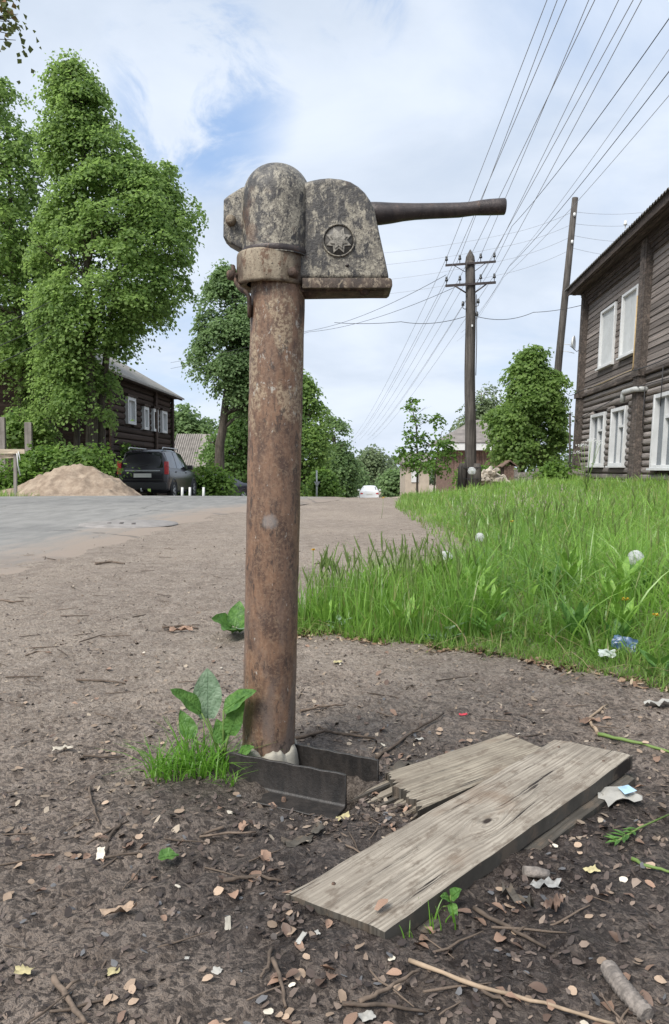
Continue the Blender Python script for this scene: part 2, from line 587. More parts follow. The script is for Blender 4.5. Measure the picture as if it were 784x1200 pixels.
def weathered_metal(name, mode):
    m, nt, b = new_mat(name)
    c = objco(nt)
    st = mapping(nt, c, (1, 1, 0.35))
    n_big = tnoise(nt, st, 16, 5, 0.6, 0.3)
    n_mid = tnoise(nt, st, 42, 6, 0.68, 0.2)
    n_fine = tnoise(nt, c, 150, 5, 0.72)
    n_pit = tnoise(nt, c, 330, 3, 0.6)
    n_flk = tnoise(nt, mapping(nt, c, (1, 1, .6), (4, 7, 2)), 75, 6, 0.75, 0.4)
    sx = N(nt, 'ShaderNodeSeparateXYZ', {0: c})
    if mode == 'pipe':
        c1 = mixc(nt, ramp(nt, n_mid, .34, .66), (0.078, 0.046, 0.033), (0.215, 0.124, 0.076))
        c1 = mixc(nt, math_(nt, 'MULTIPLY', ramp(nt, n_fine, .47, .62), 0.55), c1, (0.255, 0.170, 0.112))
        up = ramp(nt, sx.outputs[2], 0.55, 0.90)
        low = ramp(nt, sx.outputs[2], 0.52, 0.16)
        # patches of old cream and white paint, most of them near the top
        pn = math_(nt, 'ADD', tnoise(nt, mapping(nt, c, (1, 1, .6), (2, 1, 5)), 24, 6, 0.66, 0.5), math_(nt, 'MULTIPLY', up, 0.10))
        paint = ramp(nt, pn, .56, .64)
        c1 = mixc(nt, math_(nt, 'MULTIPLY', paint, math_(nt, 'MULTIPLY_ADD', up, .72, .15)), c1, mixc(nt, ramp(nt, n_fine, .40, .58), (0.145, 0.092, 0.060), (0.37, 0.29, 0.195)))
        c1 = mixc(nt, math_(nt, 'MULTIPLY', ramp(nt, math_(nt, 'ADD', n_flk, math_(nt, 'MULTIPLY', up, .05)), .63, .68), .8), c1, (0.44, 0.42, 0.37))
        greyed = math_(nt, 'MULTIPLY', ramp(nt, n_big, .42, .62), math_(nt, 'MULTIPLY_ADD', low, .6, .08))
        c1 = mixc(nt, greyed, c1, (0.145, 0.118, 0.104))
        dk = ramp(nt, tnoise(nt, mapping(nt, c, (1, 1, .35), (9, 3, 1)), 46, 7, 0.76, 0.35), .555, .61)
        c1 = mixc(nt, math_(nt, 'MULTIPLY', dk, 0.72), c1, (0.034, 0.026, 0.023))
        c1 = mixc(nt, ramp(nt, n_pit, .64, .69), c1, (0.03, 0.02, 0.016))
        # one scraped spot of bare primer
        sp = N(nt, 'ShaderNodeVectorMath', {0: c, 1: (0.012, -0.062, 0.545)}, operation='DISTANCE').outputs['Value']
        sp = math_(nt, 'ADD', sp, math_(nt, 'MULTIPLY', math_(nt, 'SUBTRACT', n_mid, .5), .03))
        c1 = mixc(nt, math_(nt, 'MULTIPLY', ramp(nt, sp, .020, .010), .55), c1, (0.29, 0.27, 0.255))
        setb(b, Roughness=0.58, Specular_IOR_Level=0.45)
        hs = 0.3
    elif mode == 'paint':
        c1 = mixc(nt, ramp(nt, n_mid, .36, .64), (0.105, 0.094, 0.078), (0.290, 0.262, 0.205))
        c1 = mixc(nt, math_(nt, 'MULTIPLY', ramp(nt, n_fine, .48, .60), .75), c1, (0.41, 0.375, 0.295))
        # bare iron where the paint has gone
        bk = math_(nt, 'ADD', math_(nt, 'MULTIPLY', n_big, .5), math_(nt, 'MULTIPLY', n_flk, .5))
        c1 = mixc(nt, math_(nt, 'MULTIPLY', ramp(nt, bk, .485, .54), .93), c1, (0.040, 0.038, 0.037))
        c1 = mixc(nt, math_(nt, 'MULTIPLY', ramp(nt, n_flk, .565, .60), .9), c1, (0.026, 0.024, 0.024))
        c1 = mixc(nt, ramp(nt, n_pit, .585, .62), c1, (0.026, 0.022, 0.02))
        # darker grey on upward-facing parts, broken up by noise
        g = nt.nodes.new('ShaderNodeNewGeometry')
        top = N(nt, 'ShaderNodeSeparateXYZ', {0: g.outputs['Normal']}).outputs[2]
        tp = math_(nt, 'MULTIPLY', ramp(nt, top, .15, .8), ramp(nt, n_mid, .35, .55))
        c1 = mixc(nt, math_(nt, 'MULTIPLY', tp, .6), c1, (0.085, 0.083, 0.080))
        rs = ramp(nt, tnoise(nt, mapping(nt, c, (1, 1, 1), (1, 5, 3)), 13, 4, 0.6), .56, .70)
        c1 = mixc(nt, math_(nt, 'MULTIPLY', rs, .55), c1, (0.135, 0.075, 0.045))
        setb(b, Roughness=0.48, Specular_IOR_Level=0.5)
        hs = 0.5
    elif mode == 'band':
        c1 = mixc(nt, ramp(nt, n_mid, .34, .62), (0.165, 0.132, 0.095), (0.315, 0.265, 0.195))
        c1 = mixc(nt, math_(nt, 'MULTIPLY', ramp(nt, n_flk, .53, .60), .85), c1, (0.115, 0.062, 0.040))
        c1 = mixc(nt, math_(nt, 'MULTIPLY', ramp(nt, n_big, .55, .66), .7), c1, (0.065, 0.045, 0.036))
        c1 = mixc(nt, ramp(nt, n_pit, .62, .66), c1, (0.03, 0.022, 0.018))
        setb(b, Roughness=0.72, Specular_IOR_Level=0.3)
        hs = 0.5
    elif mode == 'dark':
        c1 = mixc(nt, ramp(nt, n_mid, .3, .7), (0.030, 0.026, 0.027), (0.075, 0.060, 0.056))
        c1 = mixc(nt, math_(nt, 'MULTIPLY', ramp(nt, n_flk, .58, .64), .6), c1, (0.135, 0.085, 0.060))
        c1 = mixc(nt, math_(nt, 'MULTIPLY', ramp(nt, n_fine, .60, .68), .4), c1, (0.21, 0.18, 0.15))
        setb(b, Roughness=0.45, Specular_IOR_Level=0.5, Metallic=0.25)
        hs = 0.3
    elif mode == 'flange':
        c1 = mixc(nt, ramp(nt, n_mid, .3, .7), (0.040, 0.033, 0.030), (0.135, 0.100, 0.076))
        c1 = mixc(nt, math_(nt, 'MULTIPLY', ramp(nt, n_flk, .53, .60), .7), c1, (0.33, 0.27, 0.20))
        setb(b, Roughness=0.7, Specular_IOR_Level=0.35)
        hs = 0.45
    elif mode == 'rustdark':
        c1 = mixc(nt, ramp(nt, n_mid, .3, .7), (0.035, 0.026, 0.022), (0.105, 0.068, 0.050))
        c1 = mixc(nt, math_(nt, 'MULTIPLY', ramp(nt, n_flk, .52, .60), .7), c1, (0.185, 0.115, 0.080))
        setb(b, Roughness=0.75, Specular_IOR_Level=0.35)
        hs = 0.45
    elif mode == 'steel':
        c1 = mixc(nt, ramp(nt, n_mid, .3, .7), (0.010, 0.009, 0.0085), (0.032, 0.027, 0.024))  # wet steel, near-black with the shade of the deep gap put into its colour
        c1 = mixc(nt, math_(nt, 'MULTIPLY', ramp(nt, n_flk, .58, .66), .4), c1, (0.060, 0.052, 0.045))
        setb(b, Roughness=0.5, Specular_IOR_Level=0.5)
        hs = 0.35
    nt.links.new(c1, b.inputs['Base Color'])
    hgt = math_(nt, 'ADD', math_(nt, 'MULTIPLY', n_fine, .5), math_(nt, 'ADD', math_(nt, 'MULTIPLY', n_mid, .6), math_(nt, 'MULTIPLY', n_flk, .5)))
    bump(nt, b, hgt, hs, 0.006)
    return m


for nm, md in (('rusty_pipe', 'pipe'), ('peeling_paint', 'paint'), ('band_paint', 'band'), ('dark_iron', 'dark'),
               ('rusty_iron', 'rustdark'), ('flange_paint', 'flange'), ('shaded_wet_steel', 'steel')):
    weathered_metal(nm, md)


def plankmat(name, dark, lite, knot=None, knots=True, x_sc=3.0, tone=1.0):
    """grey weathered board; grain runs along local x"""
    m, nt, b = new_mat(name)
    c = objco(nt)
    sx = N(nt, 'ShaderNodeSeparateXYZ', {0: c})
    X, Y = sx.outputs[0], sx.outputs[1]
    wob = math_(nt, 'MULTIPLY', math_(nt, 'SUBTRACT', tnoise(nt, mapping(nt, c, (2.2, 5, 1)), 2.0, 3), 0.5), 0.016)
    yv = math_(nt, 'ADD', Y, wob)
    if knot:
        dx = math_(nt, 'MULTIPLY', math_(nt, 'SUBTRACT', X, knot[0]), 0.42)
        dy = math_(nt, 'SUBTRACT', yv, knot[1])
        r2 = math_(nt, 'ADD', math_(nt, 'MULTIPLY', dx, dx), math_(nt, 'MULTIPLY', dy, dy))
        k = math_(nt, 'DIVIDE', 0.00040, math_(nt, 'ADD', r2, 0.00016))
        yv = math_(nt, 'ADD', yv, math_(nt, 'MULTIPLY', dy, math_(nt, 'MULTIPLY', k, -1.0)))
        ringr = math_(nt, 'SQRT', r2)
    gv = N(nt, 'ShaderNodeCombineXYZ', {0: math_(nt, 'MULTIPLY', X, x_sc), 1: math_(nt, 'MULTIPLY', yv, 70.0), 2: 0.3}).outputs[0]
    g1 = tnoise(nt, gv, 1.0, 4, 0.6, 0.25)
    gv2 = N(nt, 'ShaderNodeCombineXYZ', {0: math_(nt, 'MULTIPLY', X, x_sc * 2.2), 1: math_(nt, 'MULTIPLY', yv, 230.0), 2: 1.3}).outputs[0]
    g2 = tnoise(nt, gv2, 1.0, 3, 0.6, 0.2)
    wv = math_(nt, 'SINE', math_(nt, 'ADD', math_(nt, 'MULTIPLY', yv, 760.0), math_(nt, 'MULTIPLY', g1, 14.0)))
    rings = ramp(nt, wv, 0.25, 0.95)
    blot = tnoise(nt, c, 9, 5, 0.65)
    blot2 = tnoise(nt, mapping(nt, c, (1, 2, 1), (3, 3, 3)), 22, 6, 0.7)
    cc = mixc(nt, ramp(nt, blot, .3, .7), tuple(.5 * (p + q) for p, q in zip(dark, lite)), lite)
    cc = mixc(nt, math_(nt, 'MULTIPLY', rings, math_(nt, 'MULTIPLY_ADD', ramp(nt, blot, .35, .65), .30, .10)), cc, dark)
    cc = mixc(nt, math_(nt, 'MULTIPLY', ramp(nt, g2, .42, .62), .34), cc, tuple(.75 * v for v in dark))
    cc = mixc(nt, ramp(nt, g1, .65, .69), cc, (0.026, 0.021, 0.018))
    cc = mixc(nt, math_(nt, 'MULTIPLY', ramp(nt, blot2, .50, .64), .68), cc, (0.135, 0.106, 0.080))
    cc = mixc(nt, math_(nt, 'MULTIPLY', ramp(nt, tnoise(nt, mapping(nt, c, (.8, 1, 1), (8, 2, 3)), 7, 4, .6), .55, .72), .45), cc, (0.20, 0.135, 0.09))
    if knot:
        cc = mixc(nt, ramp(nt, ringr, .0065, .003), cc, (0.03, 0.022, 0.017))
    nt.links.new(cc, b.inputs['Base Color'])
    setb(b, Roughness=0.78, Specular_IOR_Level=0.3)
    h = math_(nt, 'SUBTRACT', math_(nt, 'MULTIPLY', blot2, .3), math_(nt, 'ADD', math_(nt, 'MULTIPLY', rings, .35), math_(nt, 'ADD', math_(nt, 'MULTIPLY', g2, .5), math_(nt, 'MULTIPLY', ramp(nt, g1, .58, .65), 1.0))))
    bump(nt, b, h, 0.6, 0.005)
    return m


plankmat('grey_plank', (0.140, 0.114, 0.090), (0.370, 0.330, 0.272), knot=(0.345, -0.012))
plankmat('rotten_plank', (0.120, 0.098, 0.075), (0.330, 0.290, 0.228), knot=None)
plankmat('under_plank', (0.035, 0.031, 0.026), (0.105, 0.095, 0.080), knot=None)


def logmat(name, dark, lite, rnd=0.35, red=0.0):
    """old dark timber, grain along local x"""
    m, nt, b = new_mat(name)
    c = objco(nt)
    oi = nt.nodes.new('ShaderNodeObjectInfo')
    off = N(nt, 'ShaderNodeVectorMath', {0: c, 1: N(nt, 'ShaderNodeCombineXYZ', {0: math_(nt, 'MULTIPLY', oi.outputs['Random'], 50), 1: 0, 2: math_(nt, 'MULTIPLY', oi.outputs['Random'], 31)}).outputs[0]}, operation='ADD').outputs[0]
    g1 = tnoise(nt, mapping(nt, off, (0.9, 14, 14)), 2.2, 6, 0.65, 0.2)
    bl = tnoise(nt, mapping(nt, off, (1.0, 3, 3)), 1.6, 4, 0.6)
    cc = mixc(nt, ramp(nt, g1, .34, .66), dark, lite)
    cc = mixc(nt, math_(nt, 'MULTIPLY', ramp(nt, bl, .45, .7), .6), cc, tuple(v * .75 for v in dark))
    cc = mixc(nt, math_(nt, 'MULTIPLY', ramp(nt, tnoise(nt, mapping(nt, off, (1, 4, 4), (5, 5, 1)), 2.0, 4, .6), .54, .68), .55), cc, (lite[0] * 1.5, lite[1] * 1.42, lite[2] * 1.35))
    k = math_(nt, 'MULTIPLY_ADD', oi.outputs['Random'], rnd * 2, 1 - rnd)
    cc = mixc(nt, 1.0, cc, N(nt, 'ShaderNodeCombineColor', {0: k, 1: k, 2: k}).outputs[0], 'MULTIPLY')
    nt.links.new(cc, b.inputs['Base Color'])
    setb(b, Roughness=0.85, Specular_IOR_Level=0.2)
    bump(nt, b, g1, 0.6, 0.02)
    return m


logmat('house_log', (0.105, 0.093, 0.086), (0.300, 0.272, 0.252))
logmat('house_board', (0.105, 0.090, 0.082), (0.290, 0.258, 0.236))
logmat('house_post', (0.055, 0.047, 0.042), (0.140, 0.118, 0.104), rnd=.15)
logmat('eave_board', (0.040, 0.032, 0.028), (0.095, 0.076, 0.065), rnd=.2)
logmat('dark_log', (0.028, 0.021, 0.018), (0.075, 0.052, 0.042), rnd=.25)
logmat('red_board', (0.150, 0.098, 0.080), (0.275, 0.195, 0.160), rnd=.2)
logmat('fence_board', (0.150, 0.138, 0.122), (0.300, 0.275, 0.245), rnd=.2)
logmat('pale_board', (0.36, 0.30, 0.22), (0.60, 0.52, 0.40), rnd=.1)


def vertical_wood(name, dark, lite):
    m, nt, b = new_mat(name)
    c = objco(nt)
    g1 = tnoise(nt, mapping(nt, c, (16, 16, .8)), 1.6, 6, .65, .2)
    bl = tnoise(nt, c, 1.7, 4, .6)
    cc = mixc(nt, ramp(nt, g1, .34, .66), dark, lite)
    cc = mixc(nt, math_(nt, 'MULTIPLY', ramp(nt, bl, .45, .7), .5), cc, tuple(v * .6 for v in dark))
    nt.links.new(cc, b.inputs['Base Color'])
    setb(b, Roughness=.85, Specular_IOR_Level=.2)
    bump(nt, b, g1, .6, .02)


vertical_wood('pole_wood', (0.052, 0.047, 0.043), (0.125, 0.113, 0.102))
vertical_wood('bark', (0.050, 0.042, 0.034), (0.130, 0.112, 0.092))
vertical_wood('pale_bark', (0.16, 0.15, 0.135), (0.34, 0.32, 0.29))
vertical_wood('grey_post', (0.16, 0.145, 0.13), (0.30, 0.275, 0.25))

simple('white_paint', (0.66, 0.67, 0.66), .55, var=.08, scale=6)
simple('window_white', (0.60, 0.61, 0.61), .5, var=.08, scale=3)
simple('curtain', (0.50, 0.52, 0.52), .8, var=.08, scale=2)
simple('dark_room', (0.035, 0.038, 0.042), .8)
simple('wire_black', (0.03, 0.03, 0.033), .6)
simple('wire_grey', (0.27, 0.28, 0.30), .6)
simple('insulator_glass', (0.030, 0.034, 0.036), .25, spec=.6)
simple('grey_pipe', (0.40, 0.41, 0.40), .55, var=.08)
simple('gas_yellow', (0.42, 0.31, 0.16), .6, var=.15)
simple('slate_grey', (0.235, 0.215, 0.195), .9, var=.25, scale=3, bmp=.2)
simple('slate_dark', (0.10, 0.095, 0.088), .9, var=.3, scale=3, bmp=.2)
simple('roof_grey', (0.235, 0.225, 0.205), .9, var=.22, scale=2.2, bmp=.2)
simple('roof_brown', (0.19, 0.17, 0.155), .9, var=.25, scale=2.2, bmp=.2)
simple('tan_wall', (0.42, 0.36, 0.29), .9, var=.1, scale=2)
simple('rag_white', (0.30, 0.28, 0.235), .75, var=.14, scale=40)
simple('paper_white', (0.35, 0.34, 0.31), .7, var=.12, scale=30)
simple('paper_blue', (0.34, 0.50, 0.62), .6, var=.2, scale=40)
simple('foil_blue', (0.07, 0.12, 0.22), .3, var=.5, scale=60)
simple('film_clear', (0.36, 0.40, 0.38), .25, var=.25, scale=50)
simple('red_plastic', (0.50, 0.05, 0.07), .5, var=.2)
simple('twig', (0.105, 0.078, 0.058), .85, var=.35, scale=60, rnd=.45)
simple('stick_tan', (0.30, 0.225, 0.155), .8, var=.25, scale=40)
simple('cone_core', (0.20, 0.175, 0.155), .8, var=.35, scale=90, bmp=.5)
simple('leaf_tan', (0.32, 0.235, 0.168), .75, var=.3, scale=70, rnd=.35)
simple('leaf_orange', (0.235, 0.150, 0.105), .7, var=.35, scale=60, rnd=.35)
simple('leaf_grey', (0.26, 0.26, 0.25), .5, var=.35, scale=60)
simple('leaf_brown', (0.125, 0.080, 0.058), .6, var=.4, scale=60, rnd=.4)
simple('leaf_pale', (0.56, 0.51, 0.42), .75, var=.25, scale=60, rnd=.25)
simple('leaf_yellow', (0.42, 0.37, 0.20), .7, var=.25, scale=60, rnd=.2)
simple('emblem_grey', (0.070, 0.066, 0.060), .6, var=.5, scale=90)
simple('star_paint', (0.22, 0.205, 0.175), .6, var=.45, scale=140, bmp=.3)
simple('steel_disc', (0.235, 0.218, 0.205), .7, var=.2, scale=8)
simple('car_dark', (0.020, 0.018, 0.024), .22, var=.1, scale=2, spec=.6)
simple('car_side', (0.030, 0.034, 0.045), .15, var=.1, scale=2, spec=.8)
simple('car_white', (0.78, 0.79, 0.80), .3, var=.03, scale=2)
simple('car_trim', (0.022, 0.022, 0.023), .6)
simple('car_glass', (0.012, 0.013, 0.015), .06, spec=.8)
simple('car_glass_pale', (0.10, 0.12, 0.14), .06, spec=.9)
simple('tyre', (0.022, 0.022, 0.022), .85)
simple('rim_silver', (0.50, 0.51, 0.52), .35, metal=.5)
simple('tail_red', (0.50, 0.045, 0.05), .25, var=.2, scale=8)
simple('plate_white', (0.62, 0.62, 0.58), .5, var=.06)
simple('firewood', (0.52, 0.46, 0.38), .85, var=.25, scale=10, rnd=.25)
simple('metal_silver', (0.55, 0.56, 0.57), .4, metal=.4)

leafmat('leaf_maple', (0.058, 0.118, 0.033), (0.270, 0.395, 0.110), .52)
leafmat('leaf_maple_dark', (0.052, 0.110, 0.030), (0.180, 0.295, 0.084), .48)
leafmat('leaf_maple_warm', (0.040, 0.060, 0.020), (0.125, 0.150, 0.040), .34, warm=(0.20, 0.11, 0.05))
leafmat('leaf_far', (0.078, 0.132, 0.054), (0.215, 0.320, 0.128), .48)
leafmat('leaf_birch', (0.100, 0.140, 0.075), (0.220, 0.285, 0.145), .40)
leafmat('leaf_bush', (0.055, 0.115, 0.022), (0.195, 0.320, 0.062), .42)
leafmat('leaf_sapling', (0.040, 0.095, 0.020), (0.165, 0.285, 0.055), .40)
leafmat('leaf_distant', (0.095, 0.135, 0.085), (0.185, 0.240, 0.135), .4)
m = leafmat('grass_blade', (0.038, 0.110, 0.018), (0.290, 0.485, 0.090), .48, rough=.36, spec=.6, warm=(0.26, 0.26, 0.10))
leafmat('grass_short', (0.100, 0.200, 0.036), (0.270, 0.420, 0.100), .45, rough=.5, spec=.4, warm=(0.30, 0.27, 0.12))
leafmat('grass_stem', (0.110, 0.180, 0.045), (0.250, 0.330, 0.110), .35, rough=.5)
leafmat('tuft_blade', (0.060, 0.170, 0.016), (0.200, 0.400, 0.050), .40, rough=.42, spec=.45)
leafmat('stalk_green', (0.11, 0.19, 0.05), (0.21, 0.30, 0.09), .2)


def veinleaf(name, dark, lite, grey=0.0):
    m, nt, b = new_mat(name)
    c = objco(nt)
    n1 = tnoise(nt, c, 60, 5, .6)
    n2 = N(nt, 'ShaderNodeTexVoronoi', {'Vector': c, 'Scale': 110.0}, feature='DISTANCE_TO_EDGE').outputs['Distance']
    cc = mixc(nt, ramp(nt, n1, .3, .7), dark, lite)
    cc = mixc(nt, math_(nt, 'MULTIPLY', ramp(nt, n2, .05, .0), .22), cc, tuple(min(1, v * 1.5 + .03) for v in lite))
    nt.links.new(cc, b.inputs['Base Color'])
    setb(b, Roughness=.5, Specular_IOR_Level=.4)
    bump(nt, b, ramp(nt, n2, 0, .3), .3, .003)
    tr = nt.nodes.new('ShaderNodeBsdfTranslucent')
    nt.links.new(mixc(nt, .6, cc, (lite[0] * 1.3, lite[1] * 1.5, lite[2] * .8)), tr.inputs['Color'])
    mx = N(nt, 'ShaderNodeMixShader', {0: .28, 1: b.outputs[0], 2: tr.outputs[0]})
    nt.links.new(mx.outputs[0], nt.nodes['Material Output'].inputs['Surface'])


leafmat('straw', (0.24, 0.20, 0.10), (0.42, 0.36, 0.20), .3)
veinleaf('burdock_green', (0.050, 0.130, 0.028), (0.135, 0.270, 0.062))
veinleaf('weed_green', (0.10, 0.22, 0.030), (0.24, 0.40, 0.075))
veinleaf('burdock_grey', (0.130, 0.205, 0.125), (0.250, 0.340, 0.235))

m, nt, b = new_mat('sand')
c = objco(nt)
n1 = tnoise(nt, c, 3.5, 6, .65)
n2 = tnoise(nt, c, 45, 4, .7)
cc = mixc(nt, ramp(nt, n1, .32, .68), (0.215, 0.165, 0.125), (0.385, 0.310, 0.240))
cc = mixc(nt, math_(nt, 'MULTIPLY', ramp(nt, n2, .5, .65), .3), cc, (0.16, 0.115, 0.075))
nt.links.new(cc, b.inputs['Base Color'])
setb(b, Roughness=.95, Specular_IOR_Level=.15)
bump(nt, b, math_(nt, 'ADD', n1, math_(nt, 'MULTIPLY', n2, .2)), .7, .06)

m, nt, b = new_mat('seed_fluff')
setb(b, Base_Color=(.82, .83, .82, 1), Roughness=.9)
tr = N(nt, 'ShaderNodeBsdfTranslucent', {'Color': (.85, .86, .85, 1)})
mx = N(nt, 'ShaderNodeMixShader', {0: .5, 1: b.outputs[0], 2: tr.outputs[0]})
nt.links.new(mx.outputs[0], nt.nodes['Material Output'].inputs['Surface'])
simple('flower_yellow', (0.60, 0.38, 0.03), .6, var=.2)

# ================================================================== GROUND AND ROAD
def spaced(segs):
    out = []
    for a, b_, st in segs:
        out += list(np.arange(a, b_ - 1e-6, st))
    out.append(segs[-1][1])
    return np.array(out)


gx = spaced([(-700, -100, 100), (-100, -20, 8), (-20, -6, 1.0), (-6, -2.4, .12), (-2.4, -1.0, .05), (-1.0, 1.3, .0095), (1.3, 3, .06), (3, 8, .4), (8, 20, 2), (20, 100, 10), (100, 700, 100)])
gy = spaced([(-40, -4, 6), (-4, 0.6, .4), (.6, .78, .04), (.78, 2.2, .0095), (2.2, 3.4, .024), (3.4, 7, .06), (7, 16, .25), (16, 40, 1), (40, 120, 5), (120, 900, 60)])
GX, GY = np.meshgrid(gx, gy)
GZ = gh(GX, GY)
nx, ny = len(gx), len(gy)
V = np.stack([GX.ravel(), GY.ravel(), GZ.ravel()], 1)
ii = (np.arange(ny - 1)[:, None] * nx + np.arange(nx - 1)[None, :]).ravel()
F = np.stack([ii, ii + 1, ii + nx + 1, ii + nx], 1)
tag(link('ground', np_mesh('ground', V, F, True), MAT['soil']), kind='structure')

# asphalt sheet with a ragged near edge, over the ground
ry = spaced([(2.0, 6, .08), (6, 18, .3), (18, 60, 1.5), (60, 170, 6)])
rt = np.concatenate([[0, .02], np.linspace(.04, 1, 25)])
rv = []
for y in ry:
    e0 = -1.88 + 1.5 * float(sstep(y, 9.0, 17.0)) + 0.16 * float(fbm(y * .9, 3.3, 3, 31)) + .06 * float(fbm(y * 5, 1.1, 2, 33))
    e1 = -8.35 + 0.2 * float(fbm(y * .4, 8.3, 3, 35))
    for t in rt:
        u = e0 + (e1 - e0) * t
        x = u + .0437 * y
        rv.append((x, y, float(gh0(x, y)) + ((.004 if t > .03 else -.012) + .014 * float(sstep(y, 7.0, 11.0)))))
rv = np.array(rv)
nr = len(rt)
ii = (np.arange(len(ry) - 1)[:, None] * nr + np.arange(nr - 1)[None, :]).ravel()
tag(link('road', np_mesh('road', rv, np.stack([ii + 1, ii, ii + nr, ii + nr + 1], 1), True), MAT['asphalt']), kind='structure')

# ================================================================== THE PUMP
PY = 1.54
base = at(313, 905, PY)
base.z = -0.03
pump = thing('water_pump', 'rusty street water pump with domed iron head and long lever, in the foreground', 'water pump', base)


def P(px, py, dy=0.0):
    return at(px, py, PY + dy)


def pxm(py, dy=0.0):
    return (at(100, py, PY + dy) - at(99, py, PY + dy)).length


a0, a1 = P(314.5, 882), P(326, 330)
axis = (a1 - a0)
pts, rad = [], []
for i in range(41):
    t = -0.16 + i / 40 * 1.16
    p = a0 + axis * t
    pts.append(p)
    rad.append(.0553 + .0004 * math.sin(i * 1.7))
mb = MB().tube(pts, rad, 48, False)
pipe = mb.build('pipe', MAT['rusty_pipe'], pump)

# domed head
lean = Matrix.Rotation(R(1.0), 3, 'Y')
dc = P(324.0, 300)
rd = 40.2 * pxm(290)
zt = P(320, 192).z - dc.z
z1 = P(320, 236).z - dc.z
prof = [(rd * 1.0, -.008), (rd * 1.004, .03), (rd, z1 * .6)]
for k in range(0, 15):
    a = k / 14 * PI / 2
    prof.append((max(rd * math.cos(a) ** .86, .0006), z1 + (zt - z1 - .004) * math.sin(a)))
mb = MB().lathe(prof, 56, dc, lean)
dome = mb.build('dome', MAT['peeling_paint'], pump)

# collar band under the dome, with inner bottom
cc_ = P(318.3, 318)
rc = 40.6 * pxm(318)
zb, zt2 = P(316, 336).z - cc_.z - .004, P(316, 300).z - cc_.z - .001
mb = MB().lathe([(.050, zb + .006), (rc - .006, zb), (rc - .001, zb + .002), (rc, zb + .006), (rc * 1.004, zt2 - .006), (rc - .001, zt2 - .001), (rc - .012, zt2 + .004)], 56, cc_, lean)
collar = mb.build('collar', MAT['band_paint'], pump)
# screw on the collar
sp_ = P(342.5, 319, -.062)
mb = MB().lathe([(.0095, .016), (.0092, -.003), (.006, -.0055), (.0007, -.006)], 16, sp_, Matrix.Rotation(R(-90), 3, 'X') @ Matrix.Rotation(R(12), 3, 'Y'))
mb.build('screw', MAT['rusty_iron'], collar)
# groove ring between dome and collar
mb = MB().lathe([(rd + .0005, -.004), (rd + .003, .001), (rd + .001, .007)], 56, P(323.5, 301), lean)
mb.build('seam_ring', MAT['dark_iron'], pump)

# lug plate at the left of the dome
ol = [(262, 234), (268, 229), (284, 219), (300, 219), (300, 300), (284, 293), (267, 283.5), (261.5, 278)]
o3 = [P(x, y, -.012) for x, y in ol]
mb = MB().prism([(p.x, p.z) for p in o3], PY - .014, PY + .030)
lug = mb.build('lug_plate', MAT['peeling_paint'], pump, bevel=.004, seg=3)
bc = P(270.5, 258.5, -.018)
mb = MB().lathe([(.0105, .004), (.0105, -.005), (.0085, -.0095), (.004, -.0115), (.0005, -.012)], 14, bc, Matrix.Rotation(R(-90), 3, 'X'))
mb.build('bolt', MAT['band_paint'], lug)

# lever housing
YF = -.036
ol = [(344, 221), (352, 216), (361, 212.5), (368, 210.8), (375, 209.5), (386, 208.5), (400, 210), (411, 213), (420, 218.5), (428, 226), (434, 235), (439, 246),
      (446, 279), (452, 306), (456.5, 328), (340, 328)]
o3 = [P(x, y, YF + .006) for x, y in ol]
mb = MB().prism([(p.x, p.z) for p in o3], PY + YF, PY + .055)
housing = mb.build('lever_housing', MAT['peeling_paint'], pump, bevel=.0115, seg=5)
# foot flange of the housing
ol = [(354, 325.5), (457.5, 325.5), (459.5, 328), (460, 335), (457, 337.5), (354, 337.5)]
o3 = [P(x, y, YF - .006) for x, y in ol]
mb = MB().prism([(p.x, p.z) for p in o3], PY + YF - .007, PY + .050)
flange = mb.build('foot_flange', MAT['flange_paint'], pump, bevel=.0025, seg=2)
for p in flange.data.polygons:
    pass
ol = [(330, 337.8), (452, 337.8), (450, 343), (330, 345)]
o3 = [P(x, y, -.01) for x, y in ol]
MB().prism([(p.x, p.z) for p in o3], PY - .028, PY + .040).build('underplate', MAT['rusty_iron'], pump, bevel=.002)
MB().lathe([(.0005, -.012), (.009, -.010), (.011, -.003), (.011, .010)], 14, P(427, 340.0, -.02)).build('drain_stud', MAT['rusty_iron'], pump)
MB().lathe([(.0005, -.012), (.012, -.010), (.022, -.002), (.024, .012)], 16, P(364, 343, -.005)).build('spout', MAT['rusty_iron'], pump)

# round emblem with an eight-pointed star
ec = P(397, 282, YF)
ex = ec.x
mbk = MB()
Mx = Matrix.Rotation(R(90), 3, 'X')
k = pxm(282, YF)
mbk.lathe([(17.2 * k, -.001), (17.4 * k, .0035), (18.3 * k, .0046), (19.2 * k, .0035), (19.6 * k, -.001)], 48, ec, Mx)
emblem = mbk.build('emblem_ring', MAT['peeling_paint'], housing)


MB().lathe([(.0005, .0016), (17.0 * k, .0016), (17.3 * k, -.001)], 40, ec, Mx).build('emblem_field', MAT['emblem_grey'], emblem)


def star(r0, r1, y0, y1, soft=.0):
    o = []
    for i in range(16):
        a = PI / 8 * i + PI / 8
        r = r0 if i % 2 == 0 else r1
        o.append((ex + r * math.cos(a), ec.z + r * math.sin(a)))
    return MB().prism(o, y0, y1)


star(16.0 * k, 9.6 * k, ec.y - .0042, ec.y + .001).build('star', MAT['star_paint'], housing, bevel=.0009, seg=2)
star(11.0 * k, 6.4 * k, ec.y - .0062, ec.y - .0035).build('inner_star', MAT['star_paint'], housing, bevel=.0008, seg=2)
# small cast knob below the emblem
MB().lathe([(.0005, -.004), (.0032, -.003), (.0046, .002)], 10, P(407, 311, YF), Matrix.Rotation(R(-90), 3, 'X')).build('cast_pin', MAT['dark_iron'], housing)

